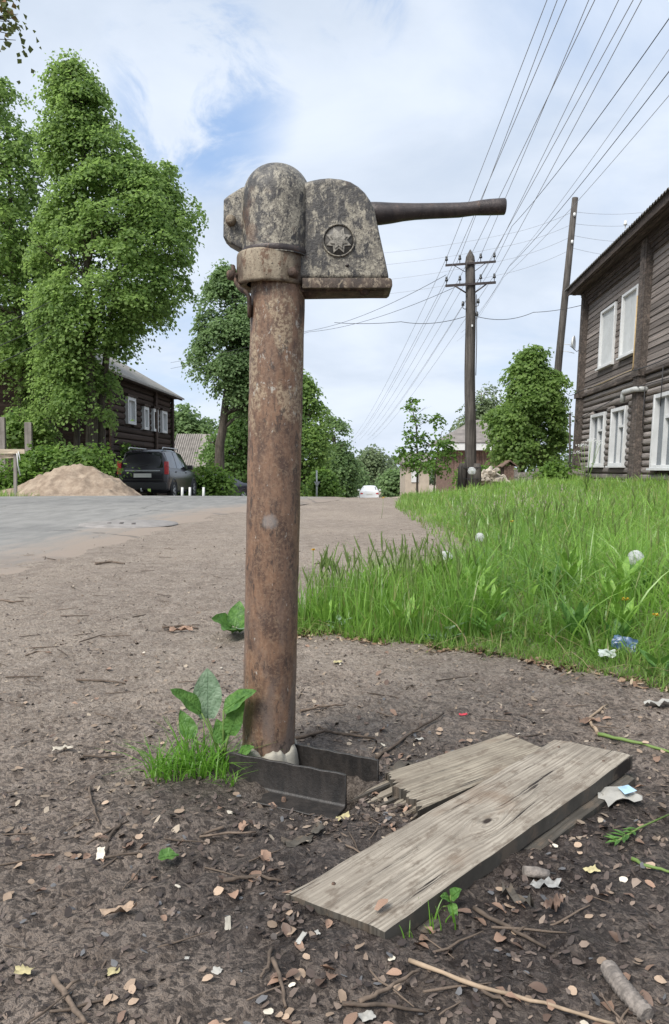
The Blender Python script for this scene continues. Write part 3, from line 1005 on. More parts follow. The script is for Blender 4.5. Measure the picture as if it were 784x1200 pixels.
# lever
hp = [(428, 250.5, 13.0), (440, 250.5, 13.0), (447, 250.3, 12.6), (458, 249.8, 11.6), (472, 248.7, 10.2), (486, 248.0, 9.3), (505, 247.3, 8.8), (522, 246.8, 8.6), (538, 246.2, 8.4),
      (548, 245.2, 8.0), (556, 244.2, 8.0), (564, 243.4, 8.6), (574, 242.8, 9.1), (584, 242.3, 9.3), (591, 242, 9.4), (592, 242, 8.6)]
kk = pxm(247)
mb = MB().tube([P(x, y) for x, y, r in hp], [r * kk for x, y, r in hp], 20, True)
mb.build('lever', MAT['dark_iron'], pump)

# bent strap and bolt hanging off the collar's left side
sp3 = [P(273, 312, -.02), P(274.5, 322, -.022), P(277, 332, -.024), (P(282, 339, -.03)), P(289, 343, -.035), P(292, 349, -.035), P(292.5, 360, -.03), P(292.5, 372, -.025)]
mb = MB().tube(sp3, [.0045] * 8, 8, True, flat=2.2, up=(0, 1, 0))
strap = mb.build('bent_strap', MAT['rusty_iron'], pump)
MB().lathe([(.0005, -.011), (.007, -.010), (.0105, -.006), (.0105, .004), (.005, .006), (.005, .03)], 12, P(272, 322.5, -.025), Matrix.Rotation(R(90), 3, 'Y')).build('strap_bolt', MAT['rusty_iron'], strap)

# ------------------------------------------------------------------ steel angles at the pump's foot
d2 = Vector((.899, -.438, 0))
n2 = Vector((-.438, -.899, 0))     # towards the camera


def angle_iron(name, start, end, ztop, zbot, foot, label, dz=0.0):
    """L section: upright plate with a flat foot towards the camera"""
    o = thing(name, label, 'steel angle', (start.x, start.y, zbot))
    n = 14
    mb = MB()
    vs, fs = [], []
    th = .007
    for i in range(n + 1):
        t = i / n
        p = start.lerp(end, t)
        w = .0012 * math.sin(i * 2.1)
        z1, z0 = ztop + w * .6, zbot
        sec = [(0 + w * .4, z1), (th + w * .4, z1 - .0005), (th, z0), (-foot, z0), (-foot + w, z0 + th), (-.004, z0 + th), (0, z0 + th + .004)]
        for a_, z in sec:
            q = p - n2 * a_
            vs.append((q.x, q.y, z + dz * t))
    m_ = 7
    for i in range(n):
        for j in range(m_):
            j2 = (j + 1) % m_
            fs.append((i * m_ + j, i * m_ + j2, (i + 1) * m_ + j2, (i + 1) * m_ + j))
    fs.append(tuple(range(m_)))
    fs.append(tuple(n * m_ + j for j in range(m_))[::-1])
    mb.add(vs, fs)
    mb.build('angle_section', MAT['shaded_wet_steel'], o, bevel=.0012, seg=1)
    return o


pc = Vector((a0.x, PY, 0))
s1, e1 = hit(268, 882, .050), hit(405, 908, .050)
s1.z = e1.z = 0
d2 = (e1 - s1).normalized()
n2 = Vector((d2.y, -d2.x, 0))
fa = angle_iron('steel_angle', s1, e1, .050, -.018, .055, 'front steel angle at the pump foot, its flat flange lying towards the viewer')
s2, e2 = hit(330, 869, .040), hit(443, 891, .040)
s2.z = e2.z = 0
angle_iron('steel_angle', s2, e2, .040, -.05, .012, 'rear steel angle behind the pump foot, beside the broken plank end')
# bolt stub on the front flange
MB().lathe([(.0005, .009), (.004, .0085), (.005, .0)], 10, s1.lerp(e1, .55) + n2 * .028 + Vector((0, 0, -.012))).build('bolt_stub', MAT['rusty_iron'], fa)

# crumpled white sacking packed round the foot
vs, fs = [], []
nn = 72
for k_ in range(nn):
    a = 2 * PI * k_ / nn
    w = float(pnoise(3 + 2.2 * math.cos(a), 5 + 2.2 * math.sin(a), 3)) * .022 + .003 * math.sin(a * 9) + .002 * math.sin(a * 23)
    for r, z in ((.0555, .040 + w), (.0570, .044 + w), (.0615 + w * .4, .036 + w * .8), (.0640 + w * .4, .026), (.066, .000)):
        vs.append((pc.x + r * math.cos(a), pc.y + r * math.sin(a), z))
for k_ in range(nn):
    k2 = (k_ + 1) % nn
    for j in range(4):
        fs.append((k_ * 5 + j, k2 * 5 + j, k2 * 5 + j + 1, k_ * 5 + j + 1))
print('FOOT', s1, e1, s2, e2, pc, d2, n2)
rg = MB().add(vs, fs, True).build('rag', MAT['rag_white'], None, (pc.x, pc.y, 0))
tag(rg, 'crumpled off-white plastic rag stuffed around the foot of the pump pipe', 'rag')


# ------------------------------------------------------------------ planks
def board(L, W, T, nx=46, ny=9, seed=1, jag0=None, jag1=None, warp=.003, taper=None):
    vs, fs = [], []
    rs = np.random.default_rng(seed)
    ring = []
    for i in range(nx + 1):
        t = i / nx
        x = L * t
        e0 = -W / 2 + .0022 * float(fbm(x * 14, 1.7, 3, seed)) + (taper[0](t) if taper else 0)
        e1 = W / 2 + .0022 * float(fbm(x * 14, 9.7, 3, seed)) + (taper[1](t) if taper else 0)
        row = []
        for j in range(ny + 1):
            s = j / ny
            y = e0 + (e1 - e0) * s
            xx = x
            if jag0 is not None and t < .22:
                xx += jag0(s) * (1 - t / .22)
            if jag1 is not None and t > .9:
                xx += jag1(s) * (t - .9) / .1
            z = warp * float(fbm(xx * 4, y * 6, 2, seed + 3)) - (.0025 if j in (0, ny) else 0)
            row.append((xx, y, z))
        for j in range(ny, -1, -1):
            xx, y, z = row[j]
            row.append((xx, y * .995, z - T))
        ring.append(row)
    m_ = len(ring[0])
    vs = [p for r in ring for p in r]
    for i in range(nx):
        for j in range(m_):
            j2 = (j + 1) % m_
            fs.append((i * m_ + j, i * m_ + j2, (i + 1) * m_ + j2, (i + 1) * m_ + j))
    for j in range(ny):
        fs.append((j, j + 1, m_ - 2 - j, m_ - 1 - j))
        o = nx * m_
        fs.append((o + j + 1, o + j, o + m_ - 1 - j, o + m_ - 2 - j))
    return MB().add(vs, fs)


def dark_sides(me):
    """second, darker material on the side and under faces of a board"""
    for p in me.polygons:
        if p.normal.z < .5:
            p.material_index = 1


PA, PB = hit(452, 1090, .022), hit(334, 1047, .022)
PC, PD = hit(740, 884, .050), hit(650, 866, .050)
print('PLANK', PA, PB, PC, PD, (PA - PB).length, (PC - PD).length, (PC - PA).length, (PD - PB).length)
org = (PA + PB) / 2
ld = (PC + PD - PA - PB) / 2
LP = ld.length
ang = math.atan2(ld.y, ld.x)
pit = math.asin((PC.z - PA.z) / LP)
rotp = (0, -pit, ang)
mb = board(LP, ((PA - PB).length + (PC - PD).length) / 2 * .985, .026, seed=5, jag0=lambda s: .018 * (1 - 2 * s), jag1=lambda s: .015 * (1 - 2 * s) + .004 * float(fbm(s * 9, 1.1, 2, 3)))
pl = mb.build('plank', [MAT['grey_plank'], MAT['under_plank']], None)
dark_sides(pl.data)
pl.location = org
pl.rotation_euler = rotp
tag(pl, 'weathered grey plank with a dark knot, the front one lying on the mud', 'plank')
for nx_, ny_ in ((.045, .045), (.052, -.040), (.70, .048), (.695, -.050)):
    MB().lathe([(.0002, .0022), (.0022, .0018), (.0030, .0006), (.0032, -.002)], 10, (nx_, ny_, 0)).build('nail', MAT['rusty_iron'], pl)
mb = board(LP - .02, .150, .024, seed=8)
pl = mb.build('plank', MAT['under_plank'], None)
pl.location = org + Vector((.020, -.009, -.031))
pl.rotation_euler = rotp
tag(pl, 'dark damp board hidden beneath the front plank, only its right edge showing', 'plank')

# broken plank behind
q0 = (hit(446, 906, .024) + hit(486, 952, .024)) / 2
q1 = (hit(593, 863, .036) + hit(655, 880, .036)) / 2
ld = q1 - q0
ang2 = math.atan2(ld.y, ld.x)


def jag(s):
    return .022 * float(fbm(s * 7.3, 2.2, 3, 12)) + .030 * float(fbm(s * 24, 4.2, 2, 14)) + .03 * s


mb = board(ld.length, .150, .024, nx=44, ny=44, seed=15, jag0=jag, taper=(lambda t: .028 * t - .0, lambda t: -.002 * t))
bp = mb.build('plank', [MAT['rotten_plank'], MAT['under_plank']], None)
dark_sides(bp.data)
bp.location = q0
bp.rotation_euler = (R(1.2), -math.asin((q1.z - q0.z) / ld.length), ang2)
tag(bp, 'split plank with a rotten broken end, lying behind the knotted plank', 'plank')
rs = random.Random(4)
for i in range(11):
    y = -.062 + i * .0125
    L_ = rs.uniform(.03, .085)
    w = rs.uniform(.005, .012)
    x0 = rs.uniform(.0, .035)
    z = -.004 - rs.uniform(.002, .014)
    dy = rs.uniform(-.012, .012)
    dz = rs.uniform(-.016, .002)
    mb = MB().add([(x0 + .02, y - w / 2, z), (x0 + .02, y + w / 2, z), (x0 - L_ * .5, y + w * .45 + dy * .5, z + dz * .4), (x0 - L_, y + dy, z + dz), (x0 - L_ * .6, y - w * .5 + dy * .6, z + dz * .5),
                   (x0 + .02, y - w / 2, z - .006), (x0 + .02, y + w / 2, z - .006), (x0 - L_ * .5, y + w * .45 + dy * .5, z + dz * .4 - .005), (x0 - L_, y + dy, z + dz - .001), (x0 - L_ * .6, y - w * .5 + dy * .6, z + dz * .5 - .005)],
                  [(0, 1, 2, 4), (4, 2, 3), (5, 9, 7, 6), (9, 8, 7), (0, 4, 9, 5), (4, 3, 8, 9), (3, 2, 7, 8), (2, 1, 6, 7), (1, 0, 5, 6)])
    link('splinter', mb.mesh('splinter'), MAT['under_plank'] if i % 3 == 0 else MAT['rotten_plank'], bp)


# ================================================================== PLANTS BY THE PUMP
def leaf_blade(mb, base, tip, width, up=(0, 0, 1), sag=.0, cup=.15, shape='ovate', nx=9, ny=6, wave=.0, seed=0):
    base, tip = Vector(base), Vector(tip)
    d = tip - base
    L_ = d.length
    d.normalize()
    s = d.cross(Vector(up)).normalized()
    n = s.cross(d).normalized()
    vs, fs = [], []
    for i in range(nx + 1):
        t = i / nx
        if shape == 'ovate':
            w = math.sin(PI * min(1, t ** .62)) ** .75 if 0 < t < 1 else .02
        elif shape == 'heart':
            w = (math.sin(PI * (t * .86 + .13)) ** .8) if t < 1 else .03
        else:
            w = math.sin(PI * min(1, t ** .8)) ** .9 if 0 < t < 1 else .02
        c = base + d * (L_ * t) - Vector((0, 0, 1)) * (sag * L_ * t * t)
        for j in range(ny + 1):
            v = j / ny * 2 - 1
            h = cup * width * (v * v) * w + wave * width * math.sin(t * 14 + seed + v * 2) * abs(v)
            vs.append(c + s * (v * w * width / 2) + n * h)
    for i in range(nx):
        for j in range(ny):
            a = i * (ny + 1) + j
            fs.append((a, a + 1, a + ny + 2, a + ny + 1))
    mb.add(vs, fs, True)
    # midrib
    rib = []
    for i in range(nx + 1):
        t = i / nx
        rib.append(base + d * (L_ * t) - Vector((0, 0, 1)) * (sag * L_ * t * t) + n * .0004)
    mb.tube(rib, [max(.0004, width * .018 * (1 - t / nx)) for t in range(nx + 1)], 5)
    return mb


def burdock(root, leaves, label, stem_r=.003, name='burdock_plant'):
    o = thing(name, label, 'plant', root)
    for i, (b_, t_, w, up, sag, shp, mt) in enumerate(leaves):
        mid = (Vector(root) + Vector(b_)) / 2 + Vector((0, 0, .01))
        lf = leaf_blade(MB(), b_, t_, w, up, sag, .12, shp, wave=.05, seed=i).build('leaf', MAT[mt], o)
        MB().tube([root, mid, b_], [stem_r, stem_r * .9, stem_r * .7], 6).build('stem', MAT['stalk_green'], lf)
    return o


r_ = ground_at(262, 898)
DY = r_.y
burdock(r_, [
    (at(243, 842, DY + .03), at(243, 783, DY + .05), .062, (.15, -1, .25), 0, 'heart', 'burdock_grey'),
    (at(236, 836, DY), at(199, 799, DY - .03), .044, (.4, -.5, .9), .15, 'ovate', 'burdock_green'),
    (at(262, 832, DY - .02), at(300, 806, DY - .065), .046, (-.1, -.75, .9), .05, 'ovate', 'burdock_green'),
    (at(268, 862, DY - .03), at(286, 816, DY - .05), .040, (-.3, -1, .2), .0, 'ovate', 'burdock_green'),
    (at(226, 866, DY), at(211, 832, DY + .02), .036, (.3, -1, .3), .0, 'ovate', 'burdock_green'),
    (at(262, 872, DY - .01), at(254, 842, DY + .0), .034, (.2, -1, .2), .0, 'ovate', 'burdock_green'),
    (at(280, 885, DY - .03), at(298, 872, DY - .06), .026, (-.1, -.8, .8), .1, 'ovate', 'burdock_green'),
], 'burdock seedling with one big grey-green leaf, left of the pump pipe')
r_ = ground_at(272, 742)
DY = r_.y
burdock(r_, [
    (at(272, 737, DY), at(248, 716, DY - .08), .085, (.3, -.6, .9), .2, 'ovate', 'burdock_green'),
    (at(276, 735, DY), at(281, 704, DY + .04), .075, (0, -1, .5), .0, 'ovate', 'burdock_green'),
    (at(278, 737, DY), at(306, 716, DY - .05), .08, (-.2, -.7, .8), .1, 'ovate', 'burdock_green'),
    (at(275, 740, DY), at(262, 729, DY - .14), .08, (.1, -.4, 1), .2, 'ovate', 'burdock_green'),
    (at(277, 740, DY), at(290, 728, DY - .12), .08, (.1, -.4, 1), .2, 'ovate', 'burdock_grey'),
], 'low green burdock half hidden behind the pump pipe')
r_ = ground_at(341, 922)
DY = r_.y
burdock(r_, [
    (at(342, 918, DY), at(326, 908, DY - .01), .016, (.1, -.6, 1), .1, 'ovate', 'burdock_grey'),
    (at(345, 918, DY), at(356, 931, DY - .03), .016, (-.1, -.4, 1), .1, 'ovate', 'burdock_green'),
    (at(344, 917, DY), at(352, 908, DY - .0), .014, (-.1, -.6, 1), .1, 'ovate', 'burdock_green'),
], 'tiny seedling with rounded leaves in front of the steel angle', .0012, 'seedling')
r_ = ground_at(528, 1062)
DY = r_.y
burdock(r_, [
    (at(528, 1052, DY), at(541, 1040, DY - .01), .018, (.1, -.6, 1), .1, 'ovate', 'burdock_green'),
    (at(527, 1053, DY), at(516, 1049, DY - .01), .014, (-.1, -.6, 1), .1, 'ovate', 'burdock_green'),
    (at(529, 1058, DY), at(534, 1078, DY - .03), .014, (-.1, -.6, 1), .1, 'ovate', 'burdock_green'),
    (at(512, 1078, DY), at(522, 1064, DY - .01), .012, (-.1, -.6, 1), .1, 'ovate', 'stalk_green'),
], 'small weed with pale green leaves against the near edge of the plank', .0012, 'seedling')


# ------------------------------------------------------------------ grass blades in bulk
def blades(px_, py_, pz_, h, w, lean_, rg_, droop=.35, nseg=4):
    n = len(px_)
    az = rg_.uniform(0, 2 * PI, n)
    dirx, diry = np.cos(az), np.sin(az)
    fa_ = az + rg_.normal(0, .5, n)
    sx_, sy_ = -np.sin(fa_), np.cos(fa_)
    ts = np.linspace(0, 1, nseg)
    V = np.zeros((n, nseg, 2, 3), np.float32)
    for i, t in enumerate(ts):
        hor = lean_ * h * t ** 1.8
        zz_ = h * t * (1 - droop * (lean_ ** 1.2) * t)
        wd = w * (1 - t ** 1.7) * .5 + .0002
        cx, cy = px_ + dirx * hor, py_ + diry * hor
        for s, k_ in ((-1, 0), (1, 1)):
            V[:, i, k_, 0] = cx + sx_ * wd * s
            V[:, i, k_, 1] = cy + sy_ * wd * s
            V[:, i, k_, 2] = pz_ + zz_
    V = V.reshape(-1, 3)
    b0 = np.arange(n)[:, None] * (nseg * 2) + np.arange(nseg - 1)[None, :] * 2
    b0 = b0.ravel()
    F = np.stack([b0, b0 + 1, b0 + 3, b0 + 2], 1)
    return V, F


def tuft(px, py, rad, n, hmin, hmax, wmax, label, name='grass_tuft', lean_=(.15, 1.35), mat='tuft_blade', seed=1, group=None):
    rg_ = np.random.default_rng(seed)
    c_ = ground_at(px, py)
    rr_ = rad * np.sqrt(rg_.uniform(0, 1, n))
    aa = rg_.uniform(0, 2 * PI, n)
    x, y = c_.x + rr_ * np.cos(aa), c_.y + rr_ * np.sin(aa) * .7
    h = rg_.uniform(hmin, hmax, n) * (1 - .3 * rr_ / rad)
    V, F = blades(x, y, gh(x, y) - .004, h, rg_.uniform(.5, 1, n) * wmax, rg_.uniform(*lean_, n), rg_)
    V = V - np.array([c_.x, c_.y, c_.z])
    o = link(name, np_mesh(name, V, F), MAT[mat], None, c_)
    return tag(o, label, 'grass', group)


tuft(220, 905, .085, 260, .05, .150, .0046, 'bright green grass tuft growing beside the foot of the pump', seed=2)
tuft(262, 915, .03, 30, .03, .075, .003, 'thin sparse grass sprouting between the burdock and the front steel angle', seed=6)
tuft(512, 1084, .035, 16, .02, .055, .0026, 'few thin grass blades sprouting along the near edge of the plank', seed=3, lean_=(.1, .6))
tuft(470, 1096, .018, 9, .015, .04, .0022, 'small wisp of grass at the near corner of the plank', seed=4, lean_=(.1, .6))


# ================================================================== GRASSY BANK
def bank_d(x, y):
    return x - np.interp(y, EY, EX)


def inview(x, y, m=.6):
    return (np.abs(x) < y * .455 + m)


def scatter(n, y0, y1, x0, x1, rg_):
    return rg_.uniform(x0, x1, n), rg_.uniform(y0, y1, n)


rgg = np.random.default_rng(11)
Vs, Fs, off = [], [], 0


def addgrass(V, F):
    global off
    Vs.append(V)
    Fs.append(F + off)
    off += len(V)


def frontdist(x, y):
    """distance behind the front edge of the patch (metres, roughly)"""
    fy = np.interp(x, [-.3, -.1, .44, .78, .95, 1.2, 2.2, 4], [2.80, 2.74, 2.50, 2.25, 2.04, 1.9, 1.5, .5])
    return y - fy


def patch_mask(x, y):
    wob = .06 * fbm(x * 6, y * 6, 2, 51)
    return (bank_d(x, y) + wob > 0) & (frontdist(x, y) + wob > 0)


# near, tall
for (y0, y1, dens, hs, wm) in ((1.6, 3.4, 2600, 1.0, .0088), (3.4, 5.2, 1500, 1.0, .0110), (5.2, 9, 620, .95, .015), (9, 16, 260, .85, .018), (16, 30, 90, .85, .028)):
    x1 = y1 * .455 + .5
    n = int(dens * (y1 - y0) * (x1 + .3))
    x, y = scatter(n, y0, y1, -.4, x1, rgg)
    ok = patch_mask(x, y) & inview(x, y, .4)
    x, y = x[ok], y[ok]
    fd = frontdist(x, y) + .08 * fbm(x * 4, y * 4, 2, 61)
    bd = bank_d(x, y)
    clump = .5 + .5 * np.clip(1.6 * fbm(x * 2.4, y * 2.4, 3, 71), -1, 1)
    hh_ = (.05 + .19 * sstep(fd, .05, .36) + .11 * sstep(fd, .4, 1.3)) * (.42 + .78 * clump) * hs
    hh_ = hh_ * (.45 + .55 * sstep(bd, -.02, .30))
    tip = (x < .45) & (y < 3.6)
    hh_ = np.where(tip, np.maximum(hh_, .10 + .14 * sstep(fd, .02, .25) * (.7 + .5 * clump)), hh_)
    hh_ = hh_ * rgg.uniform(.45, 1.15, len(x))
    keep = (rgg.uniform(0, 1, len(x)) < (.28 + .78 * clump)) & (hh_ > .085)
    x, y, hh_ = x[keep], y[keep], hh_[keep]
    ln = rgg.uniform(.08, 1.0, len(x)) ** 1.2 * 1.45
    ln = np.where((x < .45) & (y < 3.6), ln * .45, ln)
    addgrass(*blades(x, y, gh(x, y) - .01, hh_, wm * rgg.uniform(.45, 1.2, len(x)), ln, rgg, .45, 5))
# dense stiff tuft at the left tip of the patch
n = 5200
x, y = scatter(n, 2.6, 3.7, -.38, .55, rgg)
ok = patch_mask(x, y) & (rgg.uniform(0, 1, n) < .35 + .9 * fbm(x * 5, y * 5, 2, 77))
x, y = x[ok], y[ok]
addgrass(*blades(x, y, gh(x, y) - .01, rgg.uniform(.12, .29, len(x)) * (.6 + .4 * sstep(frontdist(x, y), .0, .2)), rgg.uniform(.004, .0085, len(x)), rgg.uniform(.05, .6, len(x)), rgg, .4, 5))
# dead straw
n = 2600
x, y = scatter(n, 1.9, 9, -.2, 4.2, rgg)
ok = patch_mask(x, y) & inview(x, y, .4)
x, y = x[ok], y[ok]
sv = blades(x, y, gh(x, y) - .005, rgg.uniform(.08, .26, len(x)), rgg.uniform(.003, .005, len(x)) * (.6 + .15 * y), rgg.uniform(.4, 1.8, len(x)), rgg, .5, 5)
tag(link('dry_grass', np_mesh('dry_grass', *sv), MAT['straw']), 'dead straw-coloured blades among the green grass of the bank', 'grass', kind='stuff')
# long arching blades standing out of the mass
n = 5200
x, y = scatter(n, 2.0, 8.0, -.1, 4.0, rgg)
ok = patch_mask(x, y) & inview(x, y, .4) & (frontdist(x, y) > .22) & (bank_d(x, y) > .15) & (rgg.uniform(0, 1, n) < np.clip(3.2 / y, 0, 1) ** 1.2)
x, y = x[ok], y[ok]
addgrass(*blades(x, y, gh(x, y) - .01, rgg.uniform(.22, .42, len(x)), rgg.uniform(.007, .012, len(x)) * (.6 + .14 * y), rgg.uniform(.5, 1.5, len(x)), rgg, .42, 7))
grass = link('grass', np_mesh('grass', np.concatenate(Vs), np.concatenate(Fs)), MAT['grass_blade'])
tag(grass, 'tall green grass covering the bank on the right', 'grass', kind='stuff')

# short pale sward along the front edge and the track side
Vs, Fs, off = [], [], 0
n = 62000
x, y = scatter(n, 1.5, 3.6, -.4, 2.1, rgg)
fd = frontdist(x, y) + .07 * fbm(x * 7, y * 7, 2, 63)
ok = patch_mask(x, y) & (fd < .75) & inview(x, y, .3) & (rgg.uniform(0, 1, n) < 1.15 - fd * 1.1)
x, y, fd = x[ok], y[ok], fd[ok]
addgrass(*blades(x, y, gh(x, y) - .006, rgg.uniform(.025, .075, len(x)) + .05 * sstep(fd, .1, .5), rgg.uniform(.0022, .0045, len(x)), rgg.uniform(.2, 1.2, len(x)), rgg, .4, 4))
n = 16000
x, y = scatter(n, 3.0, 20, -.1, 3.2, rgg)
ok = (np.abs(bank_d(x, y) - .12) < .30) & (y > 3)
x, y = x[ok], y[ok]
s_ = np.sqrt(y / 3)
addgrass(*blades(x, y, gh(x, y) - .006, rgg.uniform(.03, .09, len(x)) * s_, .0045 * s_ ** 1.6, rgg.uniform(.2, 1.1, len(x)), rgg, .4, 3))
# sparse blades straying out over the earth
n = 2600
x, y = scatter(n, 1.8, 6.5, -.35, 2.0, rgg)
q_ = np.minimum(bank_d(x, y), frontdist(x, y))
ok = (q_ < .02) & (q_ > -.16) & (rgg.uniform(0, 1, n) < 1 + q_ * 6.5) & inview(x, y, .3)
x, y = x[ok], y[ok]
addgrass(*blades(x, y, gh(x, y) - .004, rgg.uniform(.02, .07, len(x)), rgg.uniform(.0025, .005, len(x)), rgg.uniform(.3, 1.4, len(x)), rgg, .4, 4))
# verge on the far side of the road
n = 26000
x, y = scatter(n, 13, 40, -24, -7.6, rgg)
ok = (road_u(x, y) < -8.4 + .3 * fbm(x, y, 2, 5)) & inview(x, y, 1)
x, y = x[ok], y[ok]
addgrass(*blades(x, y, gh(x, y) - .01, rgg.uniform(.12, .40, len(x)), .024 * rgg.uniform(.6, 1.2, len(x)), rgg.uniform(.1, .9, len(x)), rgg, .4, 3))
g2 = link('short_grass', np_mesh('short_grass', np.concatenate(Vs), np.concatenate(Fs)), MAT['grass_short'])
tag(g2, 'short pale grass fringing the bank and the road verge', 'grass', kind='stuff')

# flowering grass stems (joined: nobody could count them)
mbv, mbf, o_ = [], [], 0
n = 420
x, y = scatter(n, 2.3, 7.5, -.2, 3.4, rgg)
ok = patch_mask(x, y) & inview(x, y, .3) & (frontdist(x, y) > .12)
x, y = x[ok], y[ok]
x = np.concatenate([x, rgg.uniform(-.25, .5, 110)])
y = np.concatenate([y, rgg.uniform(2.78, 3.5, 110)])
ok = patch_mask(x, y)
x, y = x[ok], y[ok]
st = MB()
for a, b_ in zip(x, y):
    z = float(gh(a, b_))
    h = random.uniform(.20, .33) * (1 if b_ > 2.5 else .7)
    dx, dy = random.uniform(-.06, .06), random.uniform(-.06, .06)
    w = .0011 + .0003 * b_
    p0, p1, p2 = Vector((a, b_, z)), Vector((a + dx * .4, b_ + dy * .4, z + h * .72)), Vector((a + dx, b_ + dy, z + h))
    st.tube([p0, p1], [w, w * .7], 3, False)
    mid = p1.lerp(p2, .45)
    q = p1.lerp(p2, .2)
    st.tube([p1, q, mid, p2], [w * .8, w * 1.7, w * 2.0, w * .4], 4, False)
    for k_ in range(6):
        f = p1.lerp(p2, .1 + .14 * k_)
        an = random.uniform(0, 6.28)
        st.tube([f, f + Vector((math.cos(an) * w * 5, math.sin(an) * w * 5, w * 9))], [w * 1.1, w * .3], 3, False)
tag(st.build('seed_grass', MAT['grass_stem'], None), 'upright seed heads of wild grass rising out of the bank', 'grass', kind='stuff')


# broad-leaved weeds in the grass
def weed(px, py, D, n, ln_, wd, label, seed, mat='burdock_green', flat=.5):
    rs_ = random.Random(seed)
    p = at(px, py, D)
    g = Vector((p.x, D, float(gh(p.x, D))))
    o = thing('broadleaf_weed', label, 'plant', g)
    for i in range(n):
        a = 2 * PI * i / n + rs_.uniform(-.3, .3)
        b_ = g + Vector((math.cos(a) * .015, math.sin(a) * .015, rs_.uniform(.01, .06)))
        l_ = ln_ * rs_.uniform(.7, 1.15)
        t_ = b_ + Vector((math.cos(a) * l_ * flat, math.sin(a) * l_ * flat, l_ * math.sqrt(max(.05, 1 - flat * flat)) * rs_.uniform(.7, 1.1)))
        leaf_blade(MB(), b_, t_, wd * rs_.uniform(.8, 1.15), (math.cos(a) * -.8, math.sin(a) * -.8, 1), .1, .12, 'oval', 7, 4, .05, i).build('leaf', MAT[mat], o)
    return o


weed(676, 738, 2.55, 9, .15, .036, 'clump of broad upright bright green leaves in the grass above the blue wrapper', 1, 'burdock_green', .35)
weed(722, 735, 2.45, 7, .13, .028, 'narrower clump of upright leaves in the grass, below the right-hand dandelion clock', 2, 'burdock_green', .4)
weed(772, 800, 2.15, 8, .075, .028, 'low leafy weed at the right end of the grass edge', 3, 'burdock_green', .7)
weed(575, 745, 2.62, 9, .09, .026, 'flat dandelion rosette at the middle of the grass edge', 4, 'burdock_green', .85)
weed(520, 748, 2.62, 8, .07, .024, 'flat pale rosette at the edge of the grass, right of the tall seed stems', 5, 'burdock_grey', .9)
weed(398, 742, 2.75, 7, .05, .022, 'small rosette at the left tip of the grass patch', 6, 'burdock_grey', .9)
weed(755, 700, 3.0, 9, .15, .032, 'broad weed among tall grass below the white dandelion clock at the right edge', 7, 'burdock_green', .5)
weed(640, 700, 3.3, 9, .14, .032, 'leafy weed in the middle of the tall grass', 8, 'burdock_green', .5)


rw_ = random.Random(77)
wn = 0
while wn < 16:
    x_, y_ = rw_.uniform(-.1, 2.2), rw_.uniform(2.0, 4.6)
    f_ = float(frontdist(x_, y_))
    if not (bank_d(x_, y_) > .12 and .06 < f_ < 1.4 and abs(x_) < y_ * .44):
        continue
    g = Vector((x_, y_, float(gh(x_, y_))))
    o = thing('broadleaf_weed', 'small leafy rosette of dandelion leaves among the grass blades', 'plant', g, group='leafy rosettes in the grass')
    k_ = rw_.randint(5, 8)
    for i in range(k_):
        a = 2 * PI * i / k_ + rw_.uniform(-.3, .3)
        l_ = rw_.uniform(.09, .16)
        fl = rw_.uniform(.3, .65)
        b_ = g + Vector((math.cos(a) * .01, math.sin(a) * .01, .03 + .10 * min(1, f_)))
        t_ = b_ + Vector((math.cos(a) * l_ * fl, math.sin(a) * l_ * fl, l_ * .8))
        leaf_blade(MB(), b_, t_, rw_.uniform(.022, .036), (-math.cos(a), -math.sin(a), 1), .15, .12, 'oval', 6, 4, .10, i).build('leaf', MAT['weed_green'], o)
    wn += 1


# dandelions
def dandelion(px, py, D, r, label, yellow=False, bend=.02):
    top = at(px, py, D)
    gz = float(gh(top.x, D))
    o = thing('dandelion', label, 'flower', (top.x, D, gz))
    b_ = Vector((top.x - bend, D + .01, gz))
    MB().tube([b_, b_.lerp(top, .5) + Vector((bend * .4, 0, .01)), top], [.0026, .0022, .0018], 6).build('stem', MAT['stalk_green'], o)
    rs_ = random.Random(int(px))
    if yellow:
        mb = MB()
        for i in range(26):
            a = rs_.uniform(0, 2 * PI)
            e = rs_.uniform(.1, .9)
            d = Vector((math.cos(a) * math.cos(e), math.sin(a) * math.cos(e), math.sin(e)))
            s = d.cross(Vector((0, 0, 1))).normalized() * .003
            mb.add([top, top + d * r * .8 + s, top + d * r, top + d * r * .8 - s], [(0, 1, 2, 3)])
        mb.build('flower_head', MAT['flower_yellow'], o)
    else:
        mb = MB()
        for i in range(380):
            z = rs_.uniform(-.8, 1)
            a = rs_.uniform(0, 2 * PI)
            q = math.sqrt(1 - z * z)
            d = Vector((q * math.cos(a), q * math.sin(a), z))
            t1 = d.cross(Vector((.3, .5, .8))).normalized()
            t2 = d.cross(t1)
            e = top + d * r * rs_.uniform(.93, 1)
            w = .0006
            mb.add([top + d * r * .2 + t1 * w, top + d * r * .2 - t1 * w, e - t1 * w, e + t1 * w], [(0, 1, 2, 3)])
            pr = []
            for k_ in range(6):
                an = k_ * PI / 3
                pr.append(e + (t1 * math.cos(an) + t2 * math.sin(an)) * r * .17 + d * r * .05)
            for k_ in range(0, 6, 1):
                an = k_ * PI / 3 + .35
                u = (t1 * math.cos(an - .18) + t2 * math.sin(an - .18)) * r * .17 + d * r * .05
                mb.add([e, pr[k_], e + u], [(0, 1, 2)])
        mb.build('seed_head', MAT['seed_fluff'], o)
        MB().lathe([(.0005, -.3 * r), (.24 * r, -.2 * r), (.26 * r, .1 * r), (.0005, .3 * r)], 8, top).build('core', MAT['stalk_green'], o)


